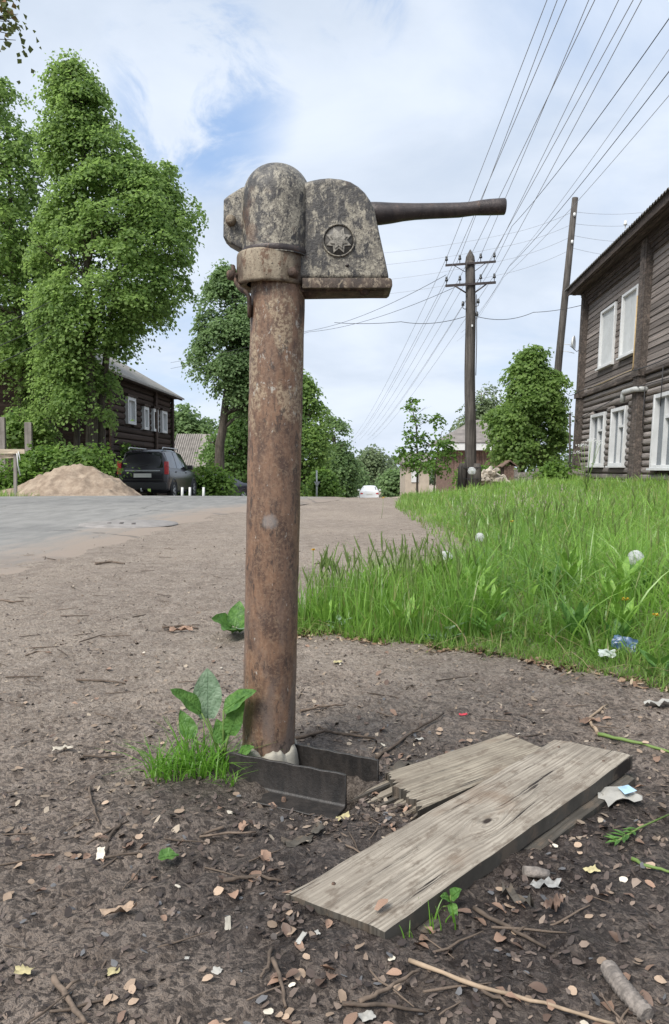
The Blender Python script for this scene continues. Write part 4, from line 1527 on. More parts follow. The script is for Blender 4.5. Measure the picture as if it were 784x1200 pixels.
dandelion(522, 654, 3.6, .034, 'largest white dandelion clock, above the left part of the grass')
dandelion(562, 630, 4.6, .030, 'smaller white dandelion clock at the upper left edge of the tall grass')
dandelion(745, 654, 2.9, .030, 'white dandelion clock at the right edge of the photo above the tall grass')
dandelion(367, 645, 2.9, .010, 'closed dandelion bud on a bare stem at the left tip of the grass', True)
dandelion(553, 552, 9.5, .05, 'far white dandelion clock in front of the utility pole foot')
dandelion(449, 584, 9.5, .03, 'yellow flower on the low bank beside the track', True)
dandelion(733, 704, 2.6, .016, 'yellow dandelion flower in the tall grass at right, left of its neighbour', True)
dandelion(768, 722, 2.5, .014, 'yellow dandelion flower nearest the right edge of the photo', True)
dandelion(600, 612, 6, .022, 'small yellow flower high in the middle of the grass bank', True)

# cow parsley with white umbels by the house corner
p = at(686, 548, 12.0)
cp_ = thing('cow_parsley', 'tall white-flowered umbel plant in front of the timber house corner', 'plant', (p.x, 12.0, float(gh(p.x, 12.0))))
rs_ = random.Random(5)
for i in range(7):
    top = at(676 + i * 4.5 + rs_.uniform(-3, 3), 512 + rs_.uniform(0, 24), 12.0 + rs_.uniform(-.2, .2))
    b_ = Vector((p.x + rs_.uniform(-.05, .05), 12.0, float(gh(p.x, 12.0))))
    sm = MB().tube([b_, b_.lerp(top, .6), top], [.006, .005, .003], 5).build('stem', MAT['stalk_green'], cp_)
    mb = MB()
    for k_ in range(34):
        a, q = rs_.uniform(0, 2 * PI), .075 * math.sqrt(rs_.random())
        c_ = top + Vector((q * math.cos(a), q * math.sin(a), rs_.uniform(-.02, .02)))
        s = .010
        mb.add([c_ + Vector((-s, 0, 0)), c_ + Vector((0, -s, .004)), c_ + Vector((s, 0, 0)), c_ + Vector((0, s, -.004))], [(0, 1, 2, 3)])
    mb.build('flower_umbel', MAT['seed_fluff'], sm)

# ================================================================== LITTER ON THE MUD
plank_objs = [(org, ang, LP, .09), (q0, ang2, (q1 - q0).length, .085)]


def on_plank(x, y):
    for o_, a_, L_, w in plank_objs:
        dx, dy = x - o_.x, y - o_.y
        s = dx * math.cos(a_) + dy * math.sin(a_)
        t = -dx * math.sin(a_) + dy * math.cos(a_)
        if -.01 < s < L_ + .01 and abs(t) < w + .004:
            return True
    dx, dy = x - s1.x, y - s1.y
    s = dx * d2.x + dy * d2.y
    t = dx * n2.x + dy * n2.y
    dx, dy = x - pc.x, y - pc.y
    return -.02 < s < .28 and -.14 < t < .062 or (dx * dx + dy * dy < .0064)


def leaf_variants(kind, k):
    out = []
    rs_ = random.Random(k)
    for v in range(5):
        mb = MB()
        n = 9
        vs = [(0, 0, .05 + rs_.uniform(-.1, .2))]
        asp = rs_.uniform(.62, .95)
        for i in range(n):
            a = 2 * PI * i / n
            r = 1 + rs_.uniform(-.10, .10)
            if kind == 'curl':
                r *= 1 + .35 * math.cos(a) ** 8
                z = .55 * (math.sin(a)) ** 2 * rs_.uniform(.5, 1.1) + .25 * math.cos(a)
            else:
                z = rs_.uniform(-.05, .22)
            vs.append((r * math.cos(a), asp * r * math.sin(a), z))
        fs = [(0, 1 + i, 1 + (i + 1) % n) for i in range(n)]
        mb.add(vs, fs, True)
        out.append(mb.mesh('fallen_leaf'))
    return out


kinds = [
    ('leaf_tan', 'disc', (.0055, .0092), 120, 'small round tan seed leaf lying on the mud', 'round tan leaves on the ground'),
    ('leaf_orange', 'curl', (.0060, .0105), 85, 'curled rusty brown fallen leaf lying on the mud', 'curled rusty leaves on the ground'),
    ('leaf_brown', 'curl', (.0060, .0095), 60, 'dark damp brown fallen leaf trodden into the mud', 'dark damp leaves on the ground'),
    ('leaf_pale', 'disc', (.0045, .0075), 22, 'small pale dry leaf on the dark ground', 'pale dry leaves on the ground'),
]
rl = random.Random(19)
for mt, kd, (s0, s1_), cnt, lab, grp in kinds:
    var = leaf_variants(kd, len(mt))
    for me in var:
        me.materials.append(MAT[mt])
    done = 0
    while done < cnt:
        y = .76 + 1.9 * rl.random() ** 1.9
        x = rl.uniform(-.46, .46) * y * 1.0
        if mt in ('leaf_orange', 'leaf_brown') and rl.random() < .55:   # most gather round the planks
            x, y = rl.gauss(.12, .26), rl.gauss(1.14, .22)
            if y < .76 or abs(x) > .46 * y:
                continue
        if on_plank(x, y) or rl.random() > .35 + 1.6 * float(fbm(x * 4.2, y * 4.2, 3, 32)):
            continue
        z = float(gh(x, y))
        o = link('fallen_leaf', rl.choice(var), None, None, (x, y, z + .0035))
        s = rl.uniform(s0, s1_)
        o.scale = (s, s, s)
        o.rotation_euler = (rl.gauss(0, .22), rl.gauss(0, .22), rl.uniform(0, 6.28))
        tag(o, lab, 'leaf', grp)
        done += 1


def flakes(n, xs, ys, s0, s1_, name, mat, label, seed, tilt=.35, lift=.002):
    rg_ = np.random.default_rng(seed)
    drift = fbm(xs * 4.2, ys * 4.2, 3, seed)
    ok = np.array([not on_plank(a, b_) for a, b_ in zip(xs, ys)]) & (rg_.uniform(0, 1, len(xs)) < np.clip(.55 + 1.5 * drift, .06, 1))
    xs, ys = xs[ok], ys[ok]
    n = len(xs)
    zs = gh(xs, ys) + lift
    a = rg_.uniform(0, 2 * PI, n)
    s = rg_.uniform(s0, s1_, n)
    asp = rg_.uniform(.3, .95, n)
    tx, ty = rg_.normal(0, tilt, n), rg_.normal(0, tilt, n)
    loc = np.array([(-1, -.35), (-.2, -1), (.9, -.5), (1, .4), (.1, 1), (-.8, .55)])
    V = np.zeros((n, 6, 3), np.float32)
    for k_ in range(6):
        j = 1 + rg_.uniform(-.3, .3, n)
        lx, ly = loc[k_, 0] * s * j, loc[k_, 1] * s * asp * j
        x_ = lx * np.cos(a) - ly * np.sin(a)
        y_ = lx * np.sin(a) + ly * np.cos(a)
        V[:, k_, 0] = xs + x_
        V[:, k_, 1] = ys + y_
        V[:, k_, 2] = zs + x_ * tx + y_ * ty + rg_.uniform(0, .25, n) * s
    b0 = np.arange(n)[:, None] * 6
    F = np.concatenate([b0 + np.array([0, 1, 2, 3]), b0 + np.array([0, 3, 4, 5])], 0)
    o = link(name, np_mesh(name, V.reshape(-1, 3), F), MAT[mat])
    return tag(o, label, 'litter', kind='stuff')


rg_ = np.random.default_rng(23)


def near_xy(n, p=1.7, y0=.75, rngy=3.2):
    y = y0 + rngy * rg_.uniform(0, 1, n) ** p
    x = rg_.uniform(-.5, .5, n) * y
    ok = ~((bank_d(x, y) > .05) & (frontdist(x, y) > .05))
    return x[ok], y[ok]


def isl_mat(name, cols, rough):
    m, nt, b = new_mat(name)
    g = nt.nodes.new('ShaderNodeNewGeometry')
    cr = nt.nodes.new('ShaderNodeValToRGB')
    cr.color_ramp.interpolation = 'CONSTANT'
    els = cr.color_ramp.elements
    while len(els) < len(cols):
        els.new(0.5)
    acc = 0.0
    for e, (c_, w) in zip(els, cols):
        e.position = acc
        e.color = (*c_, 1)
        acc += w
    nt.links.new(g.outputs['Random Per Island'], cr.inputs[0])
    n1 = tnoise(nt, objco(nt), 120, 4, .6)
    nt.links.new(mixc(nt, .45, cr.outputs[0], mixc(nt, n1, (0, 0, 0), cr.outputs[0]), 'MIX'), b.inputs['Base Color'])
    setb(b, Roughness=rough, Specular_IOR_Level=.4)


isl_mat('bark_litter', [((.050, .038, .033), .34), ((.100, .074, .062), .28), ((.165, .125, .102), .21), ((.27, .205, .160), .11), ((.145, .145, .150), .06)], .55)
isl_mat('dry_litter', [((.30, .235, .175), .35), ((.20, .150, .112), .30), ((.11, .082, .064), .23), ((.42, .35, .27), .12)], .8)
isl_mat('edge_litter', [((.34, .235, .150), .4), ((.22, .135, .085), .35), ((.12, .08, .06), .15), ((.45, .36, .25), .10)], .75)
x, y = near_xy(5000)
flakes(0, x, y, .0016, .0058, 'bark_litter', 'bark_litter', 'dark chips of bark and rotten leaf covering the wet mud', 31)
gx_, gy_ = rg_.normal(.14, .24, 3600), rg_.normal(1.22, .22, 3600)
ok = (gy_ > .75) & (np.abs(gx_) < .5 * gy_)
flakes(0, gx_[ok], gy_[ok], .0020, .0065, 'leaf_litter', 'bark_litter', 'thick dark leaf litter heaped around the planks', 32, .45, .003)
x, y = near_xy(9000, 1.25, 1.2, 6.5)
flakes(0, x, y, .0025, .0075, 'dry_litter', 'dry_litter', 'dry crumbs of leaf and bark on the trodden earth', 33)
# tan leaf band along the grass edge
t_ = rg_.uniform(0, 1, 2600)
xx_ = -.2 + 1.35 * t_
yy_ = np.interp(xx_, [-.2, .0, .50, .80, .95, 1.2], [2.80, 2.74, 2.50, 2.25, 2.04, 1.9]) - np.abs(rg_.normal(0, .05, 2600)) + .04
flakes(0, xx_, yy_, .004, .012, 'leaf_litter', 'edge_litter', 'band of dry tan leaves along the front edge of the grass', 34, .4, .004)


lf_ = leaf_variants('curl', 99)[1]
lf_.materials.append(MAT['leaf_orange'])
q_ = hit(447, 1062, .030)
o = link('fallen_leaf', lf_, None, None, (q_.x, q_.y, .0315))
o.scale = (.0095,) * 3
o.rotation_euler = (0, -.04, .8)
tag(o, 'round brown leaf lying on top of the knotted plank near its lower end', 'leaf')


# ---- twigs
def twig(pts, r, label, name='twig', mat='twig', group=None, lift=.003, side=None):
    w = []
    for q in pts:
        g = ground_at(q[0], q[1])
        w.append(Vector((g.x, g.y, float(gh(g.x, g.y)) + r * .6 + lift + (q[2] if len(q) > 2 else 0))))
    # refine with slight wobble
    P_ = []
    rs_ = random.Random(int(pts[0][0] * 7 + pts[0][1]))
    for i in range(len(w) - 1):
        for k_ in range(4):
            P_.append(w[i].lerp(w[i + 1], k_ / 4) + Vector((rs_.uniform(-1, 1), rs_.uniform(-1, 1), rs_.uniform(0, .6))) * r * .8)
    P_.append(w[-1])
    n = len(P_)
    mb = MB().tube([p - w[0] for p in P_], [r * (1 - .45 * i / n) * (1 + .12 * math.sin(i * 2.3)) for i in range(n)], 7)
    if side:
        for i0, dx, dy, L_ in side:
            b_ = P_[min(i0, n - 1)] - w[0]
            mb.tube([b_, b_ + Vector((dx * .5, dy * .5, .004)), b_ + Vector((dx, dy, .001))], [r * .6, r * .5, r * .3], 5)
    me = mb.mesh(name)
    o = link(name, me, MAT[mat], None, w[0])
    return tag(o, label, 'twig' if name == 'twig' else name.replace('_', ' '), group)


twig([(479, 1132), (560, 1160), (640, 1182), (720, 1205)], .0030, 'longest pale stick, lying across the lower right corner on the mud', 'stick', 'stick_tan')
twig([(556, 1070), (595, 1092), (640, 1115)], .0034, 'dark twig slanting away from the near corner of the plank', side=[(5, .02, .01, 0)])
twig([(62, 1150), (80, 1175), (100, 1205)], .0042, 'short thick twig at the lower left corner', side=[(3, .012, .018, 0)])
twig([(104, 925), (108, 945), (116, 966)], .0026, 'thin crooked twig left of the bright grass tuft')
twig([(141, 968), (128, 985), (122, 1008), (164, 1003)], .0030, 'forked dark twig on the mud, above the round green leaf', side=[(5, -.02, .012, 0)])
twig([(440, 892), (470, 870), (520, 838)], .0040, 'long slanting twig behind the broken plank', side=[(5, .03, -.002, 0)])
twig([(345, 868), (380, 860), (440, 868)], .0042, 'dark root-like twig just behind the steel angles', side=[(4, -.02, .03, 0), (6, .03, .012, 0)])
twig([(352, 836), (380, 830), (405, 828)], .0035, 'short dark twig on the ground to the right of the pump pipe')
twig([(90, 799), (120, 800), (147, 803)], .0038, 'dark straight twig lying alone on the bare earth at left')
twig([(0, 705), (15, 707), (28, 706)], .0050, 'dark twig at the left edge of the photo near the asphalt')
twig([(98, 888), (125, 890), (146, 889)], .0028, 'thin twig left of the grass tuft beside a pale leaf')
twig([(262, 1036), (300, 1030), (330, 1036)], .0034, 'black wet twig left of the plank end', side=[(3, .02, -.012, 0)])
twig([(262, 972), (236, 983), (300, 978)], .0028, 'bent thin twig in front of the front steel angle')
twig([(320, 1130), (328, 1155), (335, 1185)], .0030, 'dark twig pointing toward the viewer at bottom centre')
twig([(318, 1115), (312, 1140), (306, 1150)], .0026, 'short thin twig left of the white paper scraps')
twig([(420, 1178), (452, 1165), (492, 1140)], .0030, 'thin dark twig crossing behind the end of the longest stick', side=[(6, .02, .012, 0)])
twig([(402, 1180), (450, 1184), (500, 1190)], .0028, 'dark twig flat on the mud along the bottom edge')
twig([(540, 1150), (580, 1172), (600, 1185)], .0026, 'thin twig beneath the longest pale stick')
twig([(700, 862), (690, 845), (712, 828)], .0044, 'pale bent twig behind the far end of the planks', 'twig', 'stick_tan', side=[(4, .02, -.01, 0)])
twig([(700, 863), (740, 872), (790, 886)], .0045, 'green-yellow plant stalk reaching the right edge behind the planks', 'stalk', 'stalk_green')
twig([(190, 738), (215, 735), (232, 738)], .0055, 'broken brown twig on bare earth behind the burdock', side=[(5, .05, .02, 0)])
twig([(30, 770), (44, 765), (60, 766)], .0030, 'small twig on the bare earth near the left edge')
twig([(740, 1010), (762, 1020), (790, 1026)], .0032, 'dark green stalk end at the right edge below the green sprig', 'stalk', 'stalk_green')
twig([(112, 662), (130, 660), (146, 662)], .008, 'faint twig at the edge of the asphalt left of centre')

# random tiny twigs: one group, nothing tells them apart
tv = []
for v in range(4):
    rs_ = random.Random(v)
    pp = [Vector((t * 1.0 - .5, .05 * rs_.uniform(-1, 1), .02 * rs_.random())) for t in (0, .25, .5, .75, 1)]
    me = MB().tube(pp, [.035, .04, .035, .03, .02], 5).mesh('twig')
    me.materials.append(MAT['twig'])
    tv.append(me)
k_ = 0
while k_ < 110:
    y = .8 + 5.0 * rl.random() ** 1.5
    x = rl.uniform(-.47, .42) * y
    if on_plank(x, y) or (bank_d(x, y) > -.05 and frontdist(x, y) > -.05):
        continue
    o = link('twig', rl.choice(tv), None, None, (x, y, float(gh(x, y)) + .003))
    L_ = rl.uniform(.03, .085) * (1 + .18 * y)
    o.scale = (L_, L_ * .55, L_ * .55)
    o.rotation_euler = (0, rl.gauss(0, .06), rl.gauss(0, .9))
    tag(o, 'tiny dark twig fragment scattered on the trodden ground', 'twig', 'tiny twigs on the ground')
    k_ += 1

# ribbed grey stem, bottom right
w = [ground_at(x, y) for x, y in ((712, 1142), (722, 1158), (738, 1178), (760, 1202))]
P_ = []
for i in range(3):
    for j in range(14):
        P_.append(w[i].lerp(w[i + 1], j / 14) + Vector((0, 0, .010)))
rr_ = [.0098 + .0014 * (1 if i % 3 == 0 else -.4) for i in range(len(P_))]
rr_[0] = .006
o = MB().tube([p - w[0] for p in P_], rr_, 14).build('ribbed_stem', MAT['cone_core'], None)
o.location = w[0]
tag(o, 'thick ribbed grey stem lying at the lower right corner', 'stem')
# short grey stub right of the plank
w0, w1 = ground_at(613, 1026), ground_at(643, 1030)
o = MB().tube([Vector((0, 0, .007)), (w1 - w0) * .5 + Vector((0, 0, .0075)), w1 - w0 + Vector((0, 0, .006))], [.0078, .0083, .0074], 12).build('wood_stub', MAT['cone_core'], None)
o.location = w0
tag(o, 'short grey round piece of wood right of the plank', 'wood stub')


# scraps
def scrap(name, px, py, w_, h_, mat, label, cat, yaw=0.0, seed=1, crum=.12, lift=.004, tilt=(0, 0)):
    rg__ = np.random.default_rng(seed)
    g = ground_at(px, py)
    n = 7
    vs, fs = [], []
    for j in range(n):
        for i in range(n):
            u, v = i / (n - 1) - .5, j / (n - 1) - .5
            z = crum * w_ * float(fbm(u * 3 + seed, v * 3, 3, seed))
            e = 1 + .16 * rg__.normal() * (1 if i in (0, n - 1) or j in (0, n - 1) else 0) * .5
            vs.append((u * w_ * e, v * h_ * e, z + abs(z) * .5))
    for j in range(n - 1):
        for i in range(n - 1):
            a = j * n + i
            fs.append((a, a + 1, a + n + 1, a + n))
    o = link(name, MB().add(vs, fs, True).mesh(name), MAT[mat], None, (g.x, g.y, float(gh(g.x, g.y)) + lift))
    o.rotation_euler = (tilt[0], tilt[1], yaw)
    return tag(o, label, cat)


lb = scrap('paper_scrap', 725, 938, .078, .058, 'paper_white', 'crumpled white card with a pale blue patch, right of the planks', 'paper', .25, 3, .16, .010)
vs = []
sc_ = MB()
sc_.add([(.000, -.018, .0095), (.030, -.012, .0105), (.028, .012, .0120), (.004, .010, .0105)], [(0, 1, 2, 3)])
link('blue_print', sc_.mesh('blue_print'), MAT['paper_blue'], lb)
scrap('paper_scrap', 774, 829, .075, .032, 'paper_white', 'pale torn paper at the right edge below the grass', 'paper', .1, 4, .2, .010)
wr = scrap('wrapper', 731, 770, .075, .05, 'foil_blue', 'crumpled shiny blue wrapper lying in the short grass', 'wrapper', -.5, 5, .35, .045, (.9, .2))
scrap('wrapper', 711, 778, .05, .028, 'film_clear', 'clear crumpled film beside the blue wrapper in the grass', 'wrapper', -.2, 6, .3, .035, (.6, 0))
scrap('paper_scrap', 543, 839, .022, .012, 'red_plastic', 'small red scrap on the dark ground behind the planks', 'scrap', .1, 7, .2)
scrap('paper_scrap', 267, 1087, .008, .020, 'rag_white', 'narrow white paper strip upright on the mud at lower centre', 'paper', .1, 8, .2, .006, (.5, 0))
scrap('paper_scrap', 353, 1104, .006, .018, 'paper_white', 'white torn sliver left of the near plank end', 'paper', -.5, 9, .2, .006, (.3, .2))
scrap('paper_scrap', 254, 1142, .012, .009, 'paper_white', 'grey-white folded paper bit at bottom centre', 'paper', -.4, 10, .25, .005, (.3, 0))
scrap('paper_scrap', 219, 1126, .006, .005, 'paper_white', 'tiny white crumb of paper left of the folded paper bit', 'paper', 0, 11, .2)
scrap('paper_scrap', 430, 1196, .018, .013, 'paper_white', 'bright white scrap cut by the bottom edge of the photo', 'paper', .4, 12, .2, .006)
scrap('paper_scrap', 372, 1096, .005, .009, 'paper_white', 'thin white flake nearest the near plank end', 'paper', .4, 14, .2)
scrap('paper_scrap', 492, 868, .020, .009, 'paper_white', 'small white scrap behind the broken plank', 'paper', .3, 15, .2)
scrap('fallen_leaf', 401, 962, .030, .020, 'leaf_yellow', 'pale yellow leaf on the mud between steel angle and plank', 'leaf', .3, 16, .25, .006)
scrap('fallen_leaf', 118, 1004, .012, .022, 'leaf_pale', 'pale cream leaf beside the forked twig', 'leaf', .2, 17, .2, .006, (.4, 0))
scrap('fallen_leaf', 50, 1005, .036, .007, 'leaf_orange', 'long narrow orange leaf at left on the mud', 'leaf', 0, 18, .1)
scrap('fallen_leaf', 28, 1143, .022, .011, 'leaf_yellow', 'curled yellow leaf near the lower left edge', 'leaf', 0, 20, .35, .006)
scrap('fallen_leaf', 133, 1143, .014, .010, 'leaf_yellow', 'small yellow-green leaf fragment at lower left', 'leaf', .3, 21, .3, .005)
scrap('fallen_leaf', 693, 1023, .022, .014, 'leaf_yellow', 'cream leaf under the green sprig at right', 'leaf', .3, 22, .2, .005)
scrap('fallen_leaf', 73, 880, .040, .014, 'leaf_pale', 'long pale curled leaf left of the grass tuft', 'leaf', .4, 23, .2, .006)
scrap('fallen_leaf', 690, 848, .05, .022, 'leaf_orange', 'orange-brown leaf beside the pale bent twig', 'leaf', .2, 24, .3, .008)
scrap('fallen_leaf', 212, 741, .085, .035, 'leaf_orange', 'large dry brown leaf on bare earth behind the burdock', 'leaf', .2, 25, .25, .012)
scrap('fallen_leaf', 140, 1072, .045, .013, 'leaf_tan', 'long dry tan leaf among a cluster of curled leaves at left', 'leaf', .5, 26, .25, .007)
scrap('fallen_leaf', 396, 778, .028, .018, 'leaf_yellow', 'dull yellow leaf lying behind the pump to its right', 'leaf', .1, 27, .2, .007)
scrap('fallen_leaf', 648, 1068, .030, .018, 'leaf_brown', 'dark crumpled leaf right of the plank edge', 'leaf', .9, 28, .5, .010)
scrap('fallen_leaf', 640, 1040, .040, .016, 'leaf_grey', 'grey damp leaf beside the short piece of wood', 'leaf', .1, 29, .3, .005)
g = ground_at(197, 1012)
o = leaf_blade(MB(), (-.014, -.008, .006), (.016, .006, .008), .026, (0, -.3, 1), .1, .25, 'oval', 8, 6, .08, 1).build('fallen_leaf', MAT['burdock_green'], None)
o.location = g + Vector((0, 0, .006))
tag(o, 'fresh green round leaf lying alone on the dark mud', 'leaf')
# green sprig at right
sp_ = thing('green_sprig', 'torn green weed sprig lying on the mud at the right edge', 'plant', ground_at(720, 995))
w = [ground_at(x, y) + Vector((0, 0, .008)) for x, y in ((722, 992), (748, 976), (790, 957))]
st_ = MB().tube(w, [.0018, .0018, .0015], 6).build('stem', MAT['stalk_green'], sp_)
rs_ = random.Random(3)
for i in range(14):
    b_ = w[0].lerp(w[1], rs_.random() ** 2)
    a = rs_.uniform(2.2, 4.6)
    t_ = b_ + Vector((math.cos(a), math.sin(a) * .9, rs_.uniform(0, .3))) * rs_.uniform(.015, .032)
    leaf_blade(MB(), b_, t_, .007, (0, 0, 1), .1, .2, 'oval', 5, 2).build('leaf', MAT['burdock_green'], sp_)
# dark wet leather-like strips right of the plank
scrap('bark_strip', 607, 1060, .05, .016, 'under_plank', 'curled black strip of bark right of the plank', 'bark', -.8, 33, .4, .008)
scrap('bark_strip', 470, 905, .06, .02, 'under_plank', 'dark slab of bark lying against the broken plank end', 'bark', .6, 34, .3, .012)
scrap('bark_strip', 350, 990, .05, .022, 'under_plank', 'grey wet slate-like bark flake in front of the steel angles', 'bark', .3, 35, .2, .006)
scrap('bark_strip', 372, 975, .03, .016, 'under_plank', 'smaller wet bark flake nearest the front steel angle', 'bark', 1.2, 36, .3, .006)


# ================================================================== TREES
def crown_mesh(name, org_, lobes, n_clumps, leaves, leaf, sig=.34, seed=1, up=.55, fold=.25, shell=.45, drop=0.0, pocket=.22):
    rg_ = np.random.default_rng(seed)
    lob = np.array([[*c_, *r] for c_, r in lobes], float)
    wts = (lob[:, 3] * lob[:, 4] * lob[:, 5]) ** .72
    wts /= wts.sum()
    idx = rg_.choice(len(lob), n_clumps, p=wts)
    d = rg_.normal(0, 1, (n_clumps, 3))
    d /= np.linalg.norm(d, axis=1, keepdims=True)
    r = rg_.uniform(shell ** 3, 1.0, (n_clumps, 1)) ** (1 / 3)
    sprig = rg_.uniform(0, 1, n_clumps) < .16
    r[sprig, 0] = rg_.uniform(1.0, 1.10, sprig.sum())
    cen = lob[idx, :3] + d * r * lob[idx, 3:]
    if pocket:
        f_ = 1.0 / (sig * 3.2)
        nz = np.array([noise.noise(Vector((p[0] * f_, p[1] * f_, p[2] * f_ + seed * 7.7))) for p in cen])
        keep = nz > np.quantile(nz, pocket)
        idx, d, r, cen, sprig = idx[keep], d[keep], r[keep], cen[keep], sprig[keep]
        n_clumps = len(idx)
    csz = sig * rg_.uniform(.55, 1.45, n_clumps)
    csz[sprig] *= .55
    per_ = np.maximum(8, (leaves * (csz / sig) ** 1.6).astype(int))
    ci = np.repeat(np.arange(n_clumps), per_)
    n = len(ci)
    # every clump is a drooping spray: a thin dome of leaves tilted outwards
    ax = np.array([0, 0, .8]) + d * .65 + rg_.normal(0, .22, (n_clumps, 3))
    ax /= np.linalg.norm(ax, axis=1, keepdims=True)
    e1_ = np.cross(ax, rg_.normal(0, 1, (n_clumps, 3)))
    e1_ /= np.linalg.norm(e1_, axis=1, keepdims=True)
    e2_ = np.cross(ax, e1_)
    st_ = rg_.uniform(.7, 1.45, n_clumps)
    pu, pv_ = rg_.normal(0, 1, n) * 1.1 * st_[ci], rg_.normal(0, 1, n) * 1.1 / st_[ci]
    ph = -.34 * (pu * pu + pv_ * pv_) ** .85 + rg_.normal(0, .20, n)
    off_ = (e1_[ci] * pu[:, None] + e2_[ci] * pv_[:, None] + ax[ci] * ph[:, None]) * csz[ci][:, None]
    # clumps droop at their rim, like leafy twigs
    off_[:, 2] -= drop * np.abs(rg_.normal(0, 1, n)) * csz[ci]
    pos = cen[ci] + off_
    nrm = ax[ci] * .8 + (e1_[ci] * pu[:, None] + e2_[ci] * pv_[:, None]) * .45 + np.array([0, 0, up * .5]) + rg_.normal(0, .42, (n, 3))
    nrm /= np.linalg.norm(nrm, axis=1, keepdims=True)
    tv_ = rg_.normal(0, 1, (n, 3)) + np.array([0, 0, -.7 - drop])
    tv_ -= nrm * (tv_ * nrm).sum(1, keepdims=True)
    tv_ /= np.linalg.norm(tv_, axis=1, keepdims=True)
    bv = np.cross(nrm, tv_)
    s = leaf * rg_.uniform(.6, 1.25, (n, 1))
    V = np.zeros((n, 4, 3), np.float32)
    V[:, 0] = pos - tv_ * s * .5
    V[:, 1] = pos + bv * s * .45 + nrm * s * fold + tv_ * s * .05
    V[:, 2] = pos + tv_ * s * .55
    V[:, 3] = pos - bv * s * .45 + nrm * s * fold + tv_ * s * .05
    V -= np.array(org_, np.float32)
    b0 = np.arange(n)[:, None] * 4
    F = np.concatenate([b0 + np.array([0, 1, 2]), b0 + np.array([0, 2, 3])], 0)
    return np_mesh(name, V.reshape(-1, 3), F)


def poly_lobes(outline, Y, n, size, depth=.85, seed=1, grow=1.05):
    """leafy sprays spread through a crown whose silhouette follows an uneven outline (photo pixels at depth Y)"""
    rg_ = np.random.default_rng(seed + 900)
    pts = np.array(outline, float)
    mid_ = pts.mean(0)
    pts = mid_ + (pts - mid_) * np.array([grow, 1.0])
    x0, y0 = pts.min(0)
    x1, y1 = pts.max(0)

    def inside(px, py):
        c_ = np.zeros(len(px), bool)
        j = len(pts) - 1
        for i_ in range(len(pts)):
            xi, yi = pts[i_]
            xj, yj = pts[j]
            cond = ((yi > py) != (yj > py)) & (px < (xj - xi) * (py - yi) / (yj - yi + 1e-9) + xi)
            c_ ^= cond
            j = i_
        return c_
    px, py = rg_.uniform(x0, x1, n * 4), rg_.uniform(y0, y1, n * 4)
    ok = inside(px, py)
    px, py = px[ok][:n], py[ok][:n]
    # half width and centre of every row
    rows = np.arange(int(y0), int(y1) + 1)
    xs = np.arange(x0, x1 + 1)
    cen, hw = [], []
    for r_ in rows:
        m_ = inside(xs, np.full(len(xs), r_ + .5))
        if m_.any():
            cen.append(xs[m_].mean())
            hw.append((xs[m_].max() - xs[m_].min()) / 2 + 1)
        else:
            cen.append((x0 + x1) / 2)
            hw.append(2.)
    k9 = np.ones(25) / 25
    cen = np.convolve(np.pad(cen, 12, 'edge'), k9, 'valid')
    hw = np.convolve(np.pad(hw, 12, 'edge'), k9, 'valid')
    ri = np.clip((py - int(y0)).astype(int), 0, len(rows) - 1)
    u = np.clip((px - cen[ri]) / hw[ri], -1, 1)
    v = rg_.uniform(-1, 1, len(px))
    v = np.sign(v) * np.abs(v) ** .55
    rel = fbm(px / (size * 85 * 24 / Y), py / (size * 60 * 24 / Y), 2, seed)
    dep = hw[ri] * depth * np.sqrt(np.clip(1 - u * u, .04, 1)) * v * np.clip(.80 + 1.1 * rel, .25, 1.25)
    k_ = Y / FPX
    out = []
    edge_ = (np.abs(u) > .72) & (py < y0 + .66 * (y1 - y0))
    px = px + np.where(edge_, rg_.normal(0, 1, len(px)) * size * 7 / k_ / FPX * 22, 0)
    top = np.clip((py - y0) / max(1, y1 - y0), 0, 1)
    for a, b_, d_, uu, vv, tt in zip(px, py, dep, u, v, top):
        p = at(a, b_, Y)
        # keep the silhouette while moving the spray in depth
        out.append((p.x * (Y + d_ * k_) / Y, Y + d_ * k_, CAM_H + (p.z - CAM_H) * (Y + d_ * k_) / Y, uu, vv * .9, .75 - .8 * tt))
    return np.array(out)


